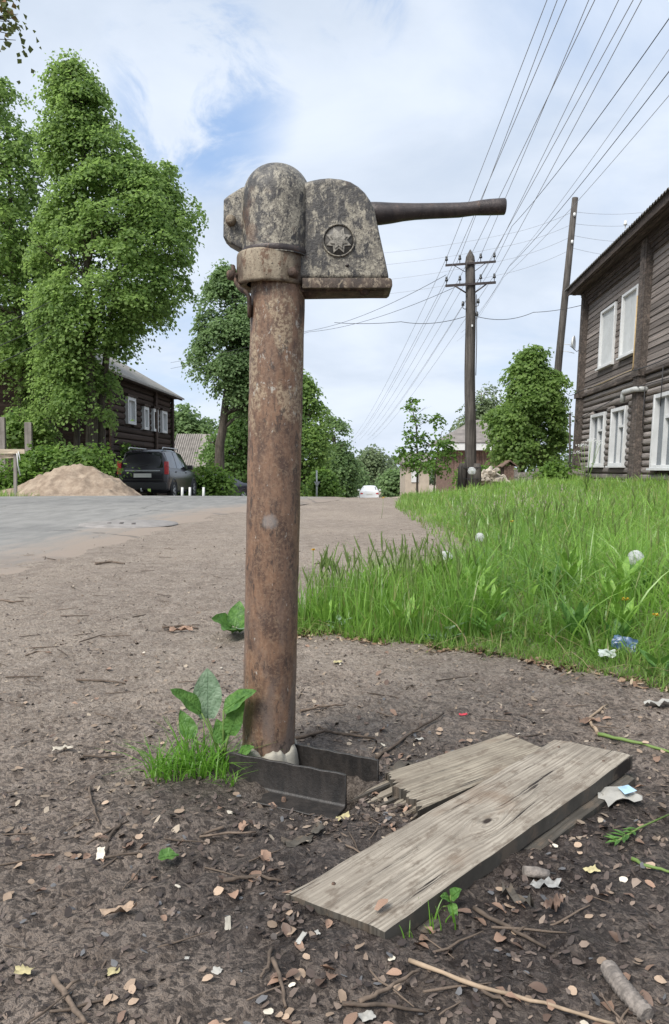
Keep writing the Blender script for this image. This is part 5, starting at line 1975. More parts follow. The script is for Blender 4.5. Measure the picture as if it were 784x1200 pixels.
def spray_mesh(name, org_, sp, leaves, leaf, sig, seed=1, up=.55, fold=.25, drop=0.0, pocket=.18):
    rg_ = np.random.default_rng(seed)
    f_ = 1.0 / (sig * 4.0)
    nz = np.array([noise.noise(Vector((p[0] * f_, p[1] * f_, p[2] * f_ + seed * 7.7))) for p in sp])
    f2 = 1.0 / (sig * 9.0)
    n2_ = np.array([noise.noise(Vector((p[0] * f2 + 9.1, p[1] * f2, p[2] * f2 * 1.4 + seed * 3.3))) for p in sp])
    sp = sp[(nz > np.quantile(nz, pocket)) & (n2_ > np.quantile(n2_, .14))]
    cen, d = sp[:, :3], sp[:, 3:] + rg_.normal(0, .25, (len(sp), 3))
    n_clumps = len(cen)
    csz = sig * np.clip(np.exp(rg_.normal(0, .42, n_clumps)), .45, 1.5)
    edge_ = np.abs(sp[:, 3]) > .8
    csz[edge_] *= .72
    per_ = np.maximum(8, (leaves * (csz / sig) ** 1.7).astype(int))
    ci = np.repeat(np.arange(n_clumps), per_)
    n = len(ci)
    ax = np.array([0, 0, .75]) + d * .55
    ax /= np.linalg.norm(ax, axis=1, keepdims=True)
    e1_ = np.cross(ax, rg_.normal(0, 1, (n_clumps, 3)))
    e1_ /= np.linalg.norm(e1_, axis=1, keepdims=True)
    e2_ = np.cross(ax, e1_)
    st_ = rg_.uniform(.7, 1.4, n_clumps)
    pu, pv_ = np.clip(rg_.normal(0, 1, n), -1.9, 1.9) * 1.1 * st_[ci], np.clip(rg_.normal(0, 1, n), -1.9, 1.9) * 1.1 / st_[ci]
    ph = -.28 * (pu * pu + pv_ * pv_) ** .8 + rg_.normal(0, .26, n)
    pos = cen[ci] + (e1_[ci] * pu[:, None] + e2_[ci] * pv_[:, None] + ax[ci] * ph[:, None]) * csz[ci][:, None]
    pos[:, 2] -= drop * np.abs(rg_.normal(0, 1, n)) * csz[ci]
    nrm = ax[ci] * .7 + (e1_[ci] * pu[:, None] + e2_[ci] * pv_[:, None]) * .35 + np.array([0, 0, up * .5]) + rg_.normal(0, .48, (n, 3))
    nrm /= np.linalg.norm(nrm, axis=1, keepdims=True)
    tv_ = rg_.normal(0, 1, (n, 3)) + np.array([0, 0, -.7 - drop])
    tv_ -= nrm * (tv_ * nrm).sum(1, keepdims=True)
    tv_ /= np.linalg.norm(tv_, axis=1, keepdims=True)
    bv = np.cross(nrm, tv_)
    s = leaf * rg_.uniform(.55, 1.3, (n, 1))
    V = np.zeros((n, 4, 3), np.float32)
    V[:, 0] = pos - tv_ * s * .5
    V[:, 1] = pos + bv * s * .45 + nrm * s * fold + tv_ * s * .05
    V[:, 2] = pos + tv_ * s * .55
    V[:, 3] = pos - bv * s * .45 + nrm * s * fold + tv_ * s * .05
    V -= np.array(org_, np.float32)
    b0 = np.arange(n)[:, None] * 4
    F = np.concatenate([b0 + np.array([0, 1, 2]), b0 + np.array([0, 2, 3])], 0)
    return np_mesh(name, V.reshape(-1, 3), F)


def poly_tree(name, label, trunks, outline, Y, n, leaves, leaf, crown_mat, sig, seed, bark='bark', drop=0., depth=.85, pocket=.18, up=.55):
    sp = poly_lobes(outline, Y, n, sig, depth, seed)
    rs_ = random.Random(seed)
    # limbs reach towards a few of the sprays
    pick = [sp[i_] for i_ in rs_.sample(range(len(sp)), min(26, len(sp)))]
    lob = [((p[0], p[1], p[2]), (sig * 1.6,) * 3) for p in pick]
    o = tree(name, label, trunks, lob, 0, 0, 0, crown_mat, sig, seed, bark=bark)
    link('crown', spray_mesh('crown', o.location, sp, leaves, leaf, sig, seed, up, .25, drop, pocket), MAT[crown_mat], o)
    return o


def limb_pts(a, b_, rs_, sag=.0, k=5, wob=.12):
    a, b_ = Vector(a), Vector(b_)
    L_ = (b_ - a).length
    out = []
    for i in range(k + 1):
        t = i / k
        p = a.lerp(b_, t)
        p.z += math.sin(t * PI * .5) * L_ * .12 * (1 - t)
        if 0 < i < k:
            p += Vector((rs_.uniform(-1, 1), rs_.uniform(-1, 1), rs_.uniform(-.5, .5))) * wob * L_ / k
        out.append(p)
    return out


def tree(name, label, trunks, lobes, n_clumps, leaves, leaf, crown_mat, sig=.34, seed=1, group=None, bark='bark', cat='tree', up=.55, shell=.45, drop=0., limbs=True, fold=.25):
    """trunks: list of (list of points, base radius, top radius); lobes in world space"""
    rs_ = random.Random(seed)
    b0 = Vector(trunks[0][0][0])
    o = thing(name, label, cat, b0, group=group)
    for pts, r0, r1 in trunks:
        pp = []
        for i in range(len(pts) - 1):
            for k_ in range(3):
                pp.append(Vector(pts[i]).lerp(Vector(pts[i + 1]), k_ / 3) + (Vector((rs_.uniform(-1, 1), rs_.uniform(-1, 1), 0)) * r0 * .22 if i + k_ else Vector()))
        pp.append(Vector(pts[-1]))
        n = len(pp)
        rad = [r0 + (r1 - r0) * i / (n - 1) for i in range(n)]
        rad[0] = r0 * 1.3
        mb = MB().tube(pp, rad, 10)
        if limbs and (pts, r0, r1) == trunks[0]:
            for c_, r in lobes:
                t = max(.25, min(.97, (c_[2] - r[2] * .5 - pp[0].z) / max(.1, pp[-1].z - pp[0].z)))
                i0 = int(t * (n - 1))
                a = pp[i0]
                tgt = Vector(c_) + Vector((rs_.uniform(-.3, .3) * r[0], rs_.uniform(-.3, .3) * r[1], .2 * r[2]))
                lp_ = limb_pts(a, tgt, rs_)
                rr0 = max(rad[i0] * .5, r1 * .8)
                mb.tube(lp_, [rr0 * (1 - .8 * j / (len(lp_) - 1)) for j in range(len(lp_))], 6)
                for q in range(3):
                    s_ = lp_[2 + q % 3]
                    e_ = Vector(c_) + Vector((rs_.uniform(-.8, .8) * r[0], rs_.uniform(-.8, .8) * r[1], rs_.uniform(-.3, .9) * r[2]))
                    l2 = limb_pts(s_, e_, rs_, k=4)
                    mb.tube(l2, [rr0 * .35 * (1 - .8 * j / 4) for j in range(5)], 5)
        mb.build('trunk', MAT[bark], o)
    if n_clumps:
        link('crown', crown_mesh('crown', b0, lobes, n_clumps, leaves, leaf, sig, seed, up, fold, shell, drop), MAT[crown_mat], o)
    return o


def LB(px, py, Y, rx, rz, ry=None):
    """lobe centred at a photo pixel and depth; radii in pixels of the photo"""
    k_ = Y / FPX
    return (tuple(at(px, py, Y)), (rx * k_, (ry if ry else rx) * k_, rz * k_))


def gpt(px, Y, dz=0.0):
    p = at(px, 550, Y)
    return Vector((p.x, Y, float(gh(p.x, Y)) + dz))


# big maple on the left and its neighbours
T1 = 24.0
poly_tree('maple_tree', 'tallest bushy maple on the left, its crown above the sand heap', [
    ([gpt(107, T1), at(108, 480, T1), at(104, 380, T1), at(100, 260, T1), at(95, 120, T1)], .22, .05),
    ([gpt(117, T1 + .4), at(118, 480, T1 + .4), at(128, 380, T1 + .4), at(150, 260, T1)], .17, .05),
    ([gpt(93, T1 + .9), at(90, 500, T1 + .9), at(78, 400, T1 + 1)], .14, .05)],
    [(80, 70), (100, 72), (106, 90), (120, 98), (130, 108), (128, 135), (144, 144), (150, 158), (157, 180), (176, 197), (188, 186), (198, 194), (194, 214), (208, 228), (232, 244), (224, 262), (227, 280), (214, 290), (218, 315), (214, 342),
     (200, 362), (178, 374), (155, 388), (140, 415), (145, 438), (134, 462), (130, 486), (118, 500), (112, 480), (106, 500), (85, 498), (62, 494), (40, 478), (50, 450), (44, 420), (50, 390), (34, 350), (44, 310), (38, 270), (58, 240), (54, 215), (60, 190), (46, 160), (62, 140), (58, 105), (66, 80)],
    T1, 2000, 68, .112, 'leaf_maple', .23, 3, pocket=.30)
poly_tree('maple_tree', 'maple at the left edge of the photo, leaning behind the tallest maple', [
    ([gpt(30, 27.5), at(28, 450, 27.5), at(18, 330, 27.5), at(8, 150, 27.5)], .22, .05),
    ([gpt(52, 27.0), at(55, 420, 27.0), at(48, 260, 27)], .16, .05)],
    [(-60, 60), (-10, 74), (8, 92), (16, 108), (32, 98), (36, 118), (30, 138), (42, 150), (40, 172), (52, 196), (40, 222), (58, 250), (58, 300), (74, 340), (72, 390), (60, 430), (66, 466), (42, 482), (24, 470), (14, 444), (-20, 446), (-70, 430), (-90, 200)],
    27.5, 1150, 64, .135, 'leaf_maple', .27, 4, pocket=.32)
# tree beyond the left edge whose branch end hangs into the top left corner
b0 = Vector((-9.6, 10.0, float(gh(-9.6, 10.0))))
tree('roadside_tree', 'tree outside the left edge, only a leafy branch tip showing at the top left corner',
     [([b0, b0 + Vector((.1, 0, 3.0)), b0 + Vector((.6, .1, 5.6)), b0 + Vector((.9, 0, 8.5))], .2, .06)],
     [(tuple(at(-2, 8, 10.2)), (.24, .3, .28)), (tuple(at(8, 38, 10.1)), (.14, .2, .13)), (tuple(at(2, 22, 10.1)), (.18, .2, .2)), (tuple(at(-60, -10, 10)), (.8, .8, .6)), (tuple(at(-170, -60, 10)), (1.2, 1.2, 1.0))],
     130, 17, .085, 'leaf_maple_warm', .13, 5)

# limes behind the car and the pump
Y2 = 44
poly_tree('lime_tree', 'slender lime with a bare slanting trunk, left of the pump pipe', [
    ([gpt(254, Y2, -.2), at(259, 520, Y2), at(265, 470, Y2), at(272, 400, Y2), at(276, 330, Y2)], .34, .08)],
    [(262, 308), (274, 311), (284, 330), (292, 345), (310, 370), (318, 420), (316, 470), (300, 492), (285, 482), (271, 455), (258, 466), (246, 440), (233, 445), (224, 425), (222, 408), (232, 395), (228, 380), (239, 360), (241, 336), (252, 322)],
    Y2, 1000, 54, .175, 'leaf_far', .31, 6, pocket=.28)
poly_tree('lime_tree', 'dark lime standing right behind the pump pipe, forked trunk low', [
    ([gpt(276, 50, -.2), at(281, 540, 50), at(290, 500, 50), at(300, 440, 50)], .35, .12)],
    [(275, 468), (300, 440), (322, 430), (345, 470), (352, 560), (318, 578), (285, 560), (262, 572), (246, 552), (238, 520), (262, 500), (264, 480)],
    50, 460, 62, .22, 'leaf_maple_dark', .5, 7)
poly_tree('lime_tree', 'broad dark green lime just right of the pump pipe', [
    ([gpt(352, 60), at(353, 520, 60), at(352, 470, 60)], .3, .1)],
    [(345, 432), (357, 436), (364, 448), (368, 466), (380, 474), (384, 500), (378, 530), (382, 550), (372, 578), (335, 580), (325, 500), (332, 450)],
    60, 420, 60, .25, 'leaf_maple', .52, 8)
poly_tree('lime_tree', 'rounded green lime second to the right of the pump pipe', [
    ([gpt(393, 76), at(393, 540, 76), at(392, 510, 76)], .3, .1)],
    [(389, 488), (398, 490), (402, 502), (409, 510), (408, 524), (416, 540), (413, 562), (406, 582), (380, 582), (372, 552), (379, 530), (376, 508), (384, 498)],
    76, 330, 52, .30, 'leaf_far', .58, 9)
tree('young_tree', 'small pale green tree behind the white road post', [
    ([gpt(377, 56), at(378, 560, 56)], .1, .05)],
    [LB(378, 562, 56, 13, 16), LB(384, 572, 56, 10, 10)], 120, 30, .24, 'leaf_bush', .4, 10)
tree('birch_tree', 'feathery pale birch in the far distance above the white car', [
    ([gpt(437, 130), at(437, 545, 130), at(436, 525, 130)], .35, .1)],
    [LB(436, 535, 130, 16, 16), LB(428, 552, 130, 16, 18), LB(446, 550, 130, 12, 18)], 200, 26, .5, 'leaf_birch', .9, 11, drop=.5)
tree('bushy_tree', 'low dark round tree in the distance right of the white car', [
    ([gpt(462, 105), at(462, 575, 105)], .3, .1)],
    [LB(460, 566, 105, 15, 16), LB(468, 578, 105, 14, 12)], 200, 26, .45, 'leaf_far', .7, 12)
tree('bushy_tree', 'far tree between the rounded lime and the pale birch', [
    ([gpt(414, 115), at(414, 570, 115)], .3, .1)],
    [LB(414, 560, 115, 16, 20), LB(402, 570, 115, 12, 14)], 200, 26, .5, 'leaf_far', .8, 13)
tree('bushy_tree', 'grey-green far tree behind the timber house with white windows', [
    ([gpt(215, 75), at(215, 520, 75)], .3, .1)],
    [LB(216, 498, 75, 22, 22), LB(236, 506, 75, 14, 16), LB(200, 505, 75, 14, 20)], 260, 28, .4, 'leaf_far', .7, 14)

# right-hand trees
Y3 = 27
poly_tree('maple_tree', 'rounded bright green maple in front of the leaning pole on the right', [
    ([gpt(612, Y3), at(613, 520, Y3), at(616, 470, Y3), at(622, 420, Y3)], .10, .03),
    ([gpt(604, Y3), at(598, 520, Y3), at(588, 485, Y3)], .07, .03)],
    [(612, 414), (626, 406), (638, 412), (634, 430), (652, 432), (664, 452), (656, 470), (664, 494), (660, 520), (648, 546), (630, 540), (612, 548), (590, 544), (572, 528), (580, 508), (568, 490), (582, 478), (594, 470), (590, 454), (602, 446), (596, 432), (606, 426)],
    Y3, 900, 44, .125, 'leaf_maple', .19, 16, pocket=.32)
Y4 = 21
sap = tree('sapling', 'thin young rowan with sparse layered branches, left of the utility pole', [
    ([gpt(489, Y4), at(489, 540, Y4), at(488, 500, Y4), at(480, 466, Y4)], .035, .008),
    ([gpt(508, Y4), at(512, 530, Y4), at(518, 505, Y4)], .022, .006)],
    [LB(484, 470, Y4, 6, 7), LB(478, 480, Y4, 9, 5), LB(500, 478, Y4, 9, 5), LB(494, 493, Y4, 18, 6), LB(512, 492, Y4, 8, 4), LB(478, 508, Y4, 14, 5), LB(492, 514, Y4, 22, 8), LB(470, 527, Y4, 14, 5), LB(495, 535, Y4, 26, 9), LB(520, 520, Y4, 16, 12), LB(508, 545, Y4, 26, 9), LB(528, 538, Y4, 12, 12), LB(478, 545, Y4, 8, 6)],
    150, 17, .10, 'leaf_sapling', .10, 17, up=.8, shell=.1)
tree('birch_tree', 'tall loose birch far behind the utility pole', [
    ([gpt(566, 62), at(566, 500, 62), at(564, 460, 62)], .16, .05)],
    [LB(562, 482, 62, 15, 22), LB(552, 508, 62, 18, 24), LB(574, 495, 62, 16, 30), LB(543, 525, 62, 16, 18), LB(571, 460, 62, 8, 12), LB(562, 530, 62, 24, 18)], 330, 30, .26, 'leaf_birch', .5, 18, bark='pale_bark', drop=.6)
tree('birch_tree', 'drooping birch seen between the sapling and the red shed roof', [
    ([gpt(536, 66), at(536, 520, 66), at(538, 490, 66)], .14, .05)],
    [LB(540, 500, 66, 8, 14), LB(532, 520, 66, 12, 14), LB(526, 512, 66, 6, 8)], 80, 24, .26, 'leaf_birch', .5, 19, bark='pale_bark', drop=.6)


def shrub(px, Y, rx, rz, py, label, mat, seed, leaf=.12, n=90, per=30, sig=.22, name='shrub'):
    g = gpt(px, Y)
    k_ = Y / FPX
    lob = [LB(px, py, Y, rx, rz), LB(px - rx * .5, py + rz * .3, Y - .2, rx * .6, rz * .7), LB(px + rx * .5, py + rz * .25, Y - .2, rx * .6, rz * .75)]
    rs_ = random.Random(seed)
    o = thing(name, label, 'bush', g)
    mb = MB()
    for i in range(7):
        c_, r = lob[i % 3]
        tgt = Vector(c_) + Vector((rs_.uniform(-.7, .7) * r[0], rs_.uniform(-.7, .7) * r[1], rs_.uniform(.0, .8) * r[2]))
        lp_ = limb_pts(g + Vector((rs_.uniform(-.15, .15), rs_.uniform(-.1, .1), -.05)), tgt, rs_)
        mb.tube(lp_, [.03 * (1 - .8 * j / 5) for j in range(6)], 5)
    mb.build('stem', MAT['bark'], o)
    link('foliage', crown_mesh('foliage', g, lob, n, per, leaf, sig, seed, .6, .25, .2), MAT[mat], o)
    return o


shrub(16, 22.0, 26, 28, 555, 'bright green shrub behind the wooden barrier at the left edge', 'leaf_bush', 21)
shrub(52, 22.8, 26, 28, 540, 'leafy shrub between the two grey posts and the sand heap', 'leaf_bush', 22)
shrub(90, 22.6, 26, 20, 535, 'dark leafy shrub behind the top of the sand heap', 'leaf_maple', 23)
shrub(116, 22.5, 17, 24, 540, 'light green shrub just left of the dark estate car', 'leaf_bush', 24)
shrub(142, 30.5, 14, 20, 535, 'bush behind the roof of the dark estate car, left side', 'leaf_bush', 28)
shrub(30, 25.0, 30, 26, 500, 'taller mid-green bush behind the two grey posts', 'leaf_maple', 29, .16, 110)
shrub(246, 33, 24, 20, 565, 'rounded green bush to the right of the dark estate car', 'leaf_bush', 25, .16, 130, 30, .3)
shrub(560, 30, 24, 9, 553, 'low green bush between the utility pole and the firewood heap', 'leaf_bush', 26, .14, 60)
shrub(650, 22, 14, 9, 551, 'small bush at the foot of the maple beside the timber house', 'leaf_bush', 27, .12, 60)
# far wood closing the view
rg_ = np.random.default_rng(41)
lob = []
for i in range(110):
    x = -190 + i * 3.5 + rg_.uniform(-1, 1)
    Y = 178 + rg_.uniform(-12, 12)
    h = rg_.uniform(3.0, 6.0)
    lob.append(((x, Y, -3.4 + h * .75), (3.4, 3.0, h)))
ob = link('far_wood', crown_mesh('far_wood', (0, 178, -3), lob, 3400, 16, .95, 1.0, 42), MAT['leaf_distant'], None, (0, 178, -3))
tag(ob, 'distant belt of woodland closing the end of the street', 'wood', kind='stuff')


# ================================================================== TIMBER HOUSE ON THE RIGHT
HA = math.atan2(1.0, 58 / 870.0)
HLEAN = R(2.2)
HO = Vector((6.04, 0.0, 0.30))
hm = Matrix.Translation(HO) @ (Matrix.Rotation(HA, 4, 'Z') @ Matrix.Rotation(HLEAN, 4, 'X'))
house = thing('timber_house', 'two-storey grey log house with white windows, at the right edge', 'house', HO, (HLEAN, 0, HA), local=True)
hinv = hm.inverted()


def hpt(px, py, off_=0.0):
    """local (s, z) on the facade plane y = off_ seen at a photo pixel"""
    c0 = hinv @ Vector((0, 0, CAM_H))
    p1 = hinv @ at(px, py, 10.0)
    d = p1 - c0
    t = (off_ - c0.y) / d.y
    q = c0 + d * t
    return q.x, q.z


S0 = 8.5
S1 = hpt(683, 450)[0]
WT = hpt(690, 343)[1]            # top of wall
ZB = hpt(715, 452)[1]            # belt between the storeys
wins = []
for kind, (xa, xb, ya, yb) in (('up', (705.5, 722, 361, 428)), ('up', (730.5, 748.5, 341, 415)), ('low', (693.5, 709.5, 485, 546)), ('low', (717.5, 734.5, 478, 546)), ('low', (767.5, 794, 460, 549))):
    ym = (ya + yb) / 2
    sL, sR = hpt(xa, ym)[0], hpt(xb, ym)[0]
    zt_, zb_ = hpt((xa + xb) / 2, ya)[1], hpt((xa + xb) / 2, yb)[1]
    wins.append((kind, min(sL, sR), max(sL, sR), zb_, zt_))
# two more upper windows and one lower, nearer than the frame edge
wins.append(('up', 13.2, 14.2, wins[0][3], wins[0][4]))
wins.append(('up', 10.6, 11.6, wins[0][3], wins[0][4]))
wins.append(('low', 12.4, 13.4, wins[3][3], wins[3][4]))
posts = [(hpt(756, 420)[0], .42), (S1 - .12, .30)]
# core walls, closed so the house is solid from every side
DEP = 8.0
MB().bbox(S0, S1 - .02, -DEP, -.10, -.6, WT).build('wall', MAT['eave_board'], house)

log_me = []
for v in range(4):
    rs_ = random.Random(v)
    mb = MB()
    prof = [(-.5, -.10), (-.46, .0), (-.40, .032), (-.22, .052), (.0, .056), (.22, .050), (.40, .030), (.46, .0), (.5, -.10)]
    ns = 6
    vs = []
    for i in range(ns + 1):
        for z, y in prof:
            vs.append((i / ns, y * (1 + .12 * rs_.uniform(-1, 1)), z * (1 + .03 * rs_.uniform(-1, 1))))
    m_ = len(prof)
    fs = [(i * m_ + j, (i + 1) * m_ + j, (i + 1) * m_ + j + 1, i * m_ + j + 1) for i in range(ns) for j in range(m_ - 1)]
    fs += [tuple(range(m_)), tuple(ns * m_ + j for j in range(m_))[::-1]]
    mb.add(vs, fs, True)
    me = mb.mesh('log')
    me.materials.append(MAT['house_log'])
    log_me.append(me)
board_me = []
for v in range(4):
    rs_ = random.Random(v + 10)
    mb = MB()
    ns = 4
    vs, fs = [], []
    for i in range(ns + 1):
        w = rs_.uniform(-.004, .004)
        for z, y in ((-.5, -.03), (-.49, .030 + w), (.40, .016 + w), (.5, .004)):
            vs.append((i / ns, y, z))
    fs = [(i * 4 + j, (i + 1) * 4 + j, (i + 1) * 4 + j + 1, i * 4 + j + 1) for i in range(ns) for j in range(3)]
    fs += [(0, 1, 2, 3), (ns * 4 + 3, ns * 4 + 2, ns * 4 + 1, ns * 4)]
    mb.add(vs, fs)
    me = mb.mesh('siding_board')
    me.materials.append(MAT['house_board'])
    board_me.append(me)
rs_ = random.Random(8)


def courses(za, zb_, h, meshes, name, yb):
    n = max(1, round((zb_ - za) / h))
    h = (zb_ - za) / n
    for i in range(n):
        zc = za + (i + .5) * h
        cuts = [(a - .02, b_ + .02) for k_, a, b_, z0, z1_ in wins if z0 - h * .45 < zc < z1_ + h * .45]
        cuts += [(c_ - w / 2, c_ + w / 2) for c_, w in posts]
        segs = [(S0, S1)]
        for a, b_ in cuts:
            ns_ = []
            for p, q in segs:
                if b_ <= p or a >= q:
                    ns_.append((p, q))
                else:
                    if a - p > .04: ns_.append((p, a))
                    if q - b_ > .04: ns_.append((b_, q))
            segs = ns_
        for p, q in segs:
            o = link(name, rs_.choice(meshes), None, house)
            o.location = (p, yb + rs_.uniform(-.006, .006), zc)
            o.scale = (q - p, 1, h * 1.02)


courses(-.45, ZB - .07, .165, log_me, 'log', -.03)
courses(ZB + .09, WT, .145, board_me, 'siding_board', .0)
# belt ledge and its brackets of cable
MB().bbox(S0, S1 - .28, -.09, .085, ZB - .07, ZB + .02).build('belt_board', MAT['house_post'], house, bevel=.01, seg=1)
MB().bbox(S0, S1 - .28, -.09, .035, ZB + .021, ZB + .09).build('belt_board', MAT['house_board'], house)
# vertical pilasters covering the log ends
for c_, w in posts:
    q = MB()
    q.bbox(c_ - w / 2, c_ + w / 2, -.09, .16, -.5, WT - .02)
    po = q.build('pilaster', MAT['house_post'], house)
    for k_ in (-1, 0, 1):
        bx0 = c_ + k_ * w / 3 - w / 6 + .006
        MB().bbox(bx0, bx0 + w / 3 - .012, .163, .186 + .008 * (k_ == 0), -.48, ZB - .1).build('casing_board', MAT['house_post'], po)
        MB().bbox(bx0, bx0 + w / 3 - .012, .163, .186 + .008 * (k_ == 0), ZB + .05, WT - .05).build('casing_board', MAT['house_post'], po)
    MB().bbox(c_ - w / 2 - .04, c_ + w / 2 + .04, -.09, .23, ZB - .09, ZB + .045).build('cap', MAT['house_post'], po)

for kind, a, b_, z0, z1_ in wins:
    w = MB()
    fw = .075 if kind == 'up' else .09
    yo, yi = .08, -.07
    w.bbox(a, a + fw, yi, yo, z0, z1_)
    w.bbox(b_ - fw, b_, yi, yo, z0, z1_)
    w.bbox(a + fw, b_ - fw, yi, yo - .003, z1_ - fw, z1_)
    w.bbox(a + fw, b_ - fw, yi, yo - .003, z0, z0 + fw * .8)
    wo_ = w.build('window', MAT['window_white'], house, bevel=.006, seg=1)
    MB().bbox(a - .04, b_ + .04, yi + .05, yo + .05, z0 - .045, z0 - .001).build('sill', MAT['window_white'], wo_)
    ia, ib, ja, jb = a + fw, b_ - fw, z0 + fw * .8, z1_ - fw
    if kind == 'up':
        # two flat white panels fill the frame
        MB().bbox(ia, (ia + ib) / 2 - .004, -.015, .005, ja, jb).build('panel', MAT['curtain'], wo_)
        MB().bbox((ia + ib) / 2 + .004, ib, -.015, .008, ja, jb).build('panel', MAT['curtain'], wo_)
    else:
        MB().bbox(ia, ib, -.055, -.045, ja, jb).build('pane', MAT['car_glass_pale'], wo_)
        MB().bbox(ia + .02, ia + (ib - ia) * .36, -.075, -.068, ja, jb).build('curtain', MAT['curtain'], wo_)
        sx_ = ia + (ib - ia) * .52
        MB().bbox(sx_ - .03, sx_ + .03, -.044, .04, ja, jb).build('mullion', MAT['window_white'], wo_)
        zt3 = ja + (jb - ja) * .70
        MB().bbox(ia, sx_ - .03, -.044, .035, zt3 - .028, zt3 + .028).build('transom', MAT['window_white'], wo_)

# eave: soffit boards, fascia, rafters, corrugated roof
OV = .52
ZE = hpt(671, 334, OV)[1]
for i in range(4):
    y0 = .03 + i * (OV - .03) / 4
    MB().bbox(S0 - .2, S1 + .34, y0 + .006, y0 + (OV - .03) / 4 - .006, WT + .0 + .012 * (i % 2), WT + .035 + .012 * (i % 2)).build('soffit_board', MAT['eave_board'], house)
for i in range(4):
    MB().bbox(S0 - .2, S1 + .02 + .05 * i, .035 + .03 * i, .075 + .03 * i, WT - .42 + i * .105, WT - .32 + i * .105).build('cornice_board', MAT['eave_board'], house)
MB().bbox(S0 - .3, S1 + .38, OV, OV + .03, WT - .04, WT + .16).build('fascia_board', MAT['eave_board'], house)
nfr = int((S1 - S0) / .8)
for i in range(nfr + 1):
    s = S0 + .1 + i * .8
    MB().beam((s, OV - .04, WT + .09), (s, -4.0, WT + .09 + 4.0 * .46), .06, .1).build('rafter', MAT['eave_board'], house)
per, amp = .165, .026
ns = int((S1 + .55 - (S0 - .4)) / per * 6)
vs, fs = [], []
rows = [(.62, WT + .165), (-.2, WT + .165 + .82 * .46), (-1.6, WT + .165 + 2.22 * .46), (-4.0, WT + .165 + 4.62 * .46)]
for i in range(ns + 1):
    s = S0 - .4 + i * per / 6
    for y, z in rows:
        zz_ = z + amp * math.sin(2 * PI * s / per)
        vs.append((s, y, zz_))
        vs.append((s, y, zz_ - .012))
m_ = len(rows) * 2
for i in range(ns):
    for j in range(len(rows) - 1):
        a = i * m_ + j * 2
        fs.append((a, a + 2, a + m_ + 2, a + m_))
        fs.append((a + 1, a + m_ + 1, a + m_ + 3, a + 3))
    a = i * m_
    fs.append((a, a + m_, a + m_ + 1, a + 1))
rf = MB().add(vs, fs).build('roof', MAT['slate_dark'], house)
vs2 = [(S0 - .4, -4.0, rows[3][1]), (S1 + .5, -4.0, rows[3][1]), (S1 + .5, -8.6, WT + .12), (S0 - .4, -8.6, WT + .12)]
MB().add(vs2 + [(a, b_, c_ - .03) for a, b_, c_ in vs2], [(0, 1, 2, 3), (7, 6, 5, 4), (0, 4, 5, 1), (1, 5, 6, 2), (2, 6, 7, 3), (3, 7, 4, 0)]).build('roof', MAT['slate_dark'], house)
for s in (S1 - .05, S0 + .02):
    MB().add([(s, -.1, WT), (s, -7.9, WT), (s, -4.0, WT + 1.9), (s - .05, -.1, WT), (s - .05, -7.9, WT), (s - .05, -4.0, WT + 1.9)], [(0, 1, 2), (5, 4, 3), (0, 3, 4, 1), (1, 4, 5, 2), (2, 5, 3, 0)]).build('gable', MAT['house_board'], house)
# junk caught on the roof edge
# bent grey vent pipe, gas pipe and cables
q1_ = hpt(731, 464, .25)
q2_ = hpt(745, 456, .25)
MB().tube([(q2_[0] - .06, -.02, q2_[1]), (q2_[0] - .04, .2, q2_[1]), (q2_[0] + .04, .27, q2_[1]), (q1_[0] - .06, .27, q2_[1] + .01), (q1_[0], .27, q2_[1] - .06), (q1_[0] + .01, .27, q1_[1] - .16)], .062, 14).build('vent_pipe', MAT['grey_pipe'], house)
ga, gb, gc = hpt(689, 456, .1), hpt(740, 434, .1), hpt(749.5, 345, .1)
MB().tube([(ga[0], .10, ga[1]), (gb[0] - .05, .10, gb[1]), (gb[0] - .12, .10, gb[1] + .06), (gb[0] - .12, .10, gc[1])], .020, 8).build('gas_pipe', MAT['gas_yellow'], house)
ca, cb = hpt(682, 470, .2), hpt(784, 428, .2)
mbw = MB()
pp = []
for i in range(25):
    t = i / 24
    s = S1 + .1 + (9.2 - S1 - .1) * t
    pp.append((s, .21, ZB + .06 + .025 * math.sin(t * 23) - .0 * t))
mbw.tube(pp, .013, 5)
mbw.build('cable', MAT['wire_black'], house)
pp = [(S1 - .2, .20, ca[1] - .55), (hpt(720, 484, .2)[0], .12, ZB - .42), (posts[0][0], .235, ZB - .36), (12.0, .12, ZB - .4)]
MB().tube(pp, .011, 5).build('cable', MAT['wire_black'], house)
pp = [(posts[0][0] - .35, .08, ZB - .36), (posts[0][0] - .36, .08, ZB - 1.3)]
MB().tube(pp, .012, 5).build('cable', MAT['wire_black'], house)
sx_ = hpt(781, 440)[0]
MB().tube([(sx_, .08, ZB), (sx_ + .02, .08, ZB - .9)], .012, 5).build('cable', MAT['wire_black'], house)
# insulators on the eave
ia_ = hpt(736, 262, .54)
MB().lathe([(.001, .07), (.03, .06), (.035, .0), (.045, -.03), (.012, -.035), (.012, -.12)], 10, (ia_[0], .60, ia_[1])).build('insulator', MAT['white_paint'], house)

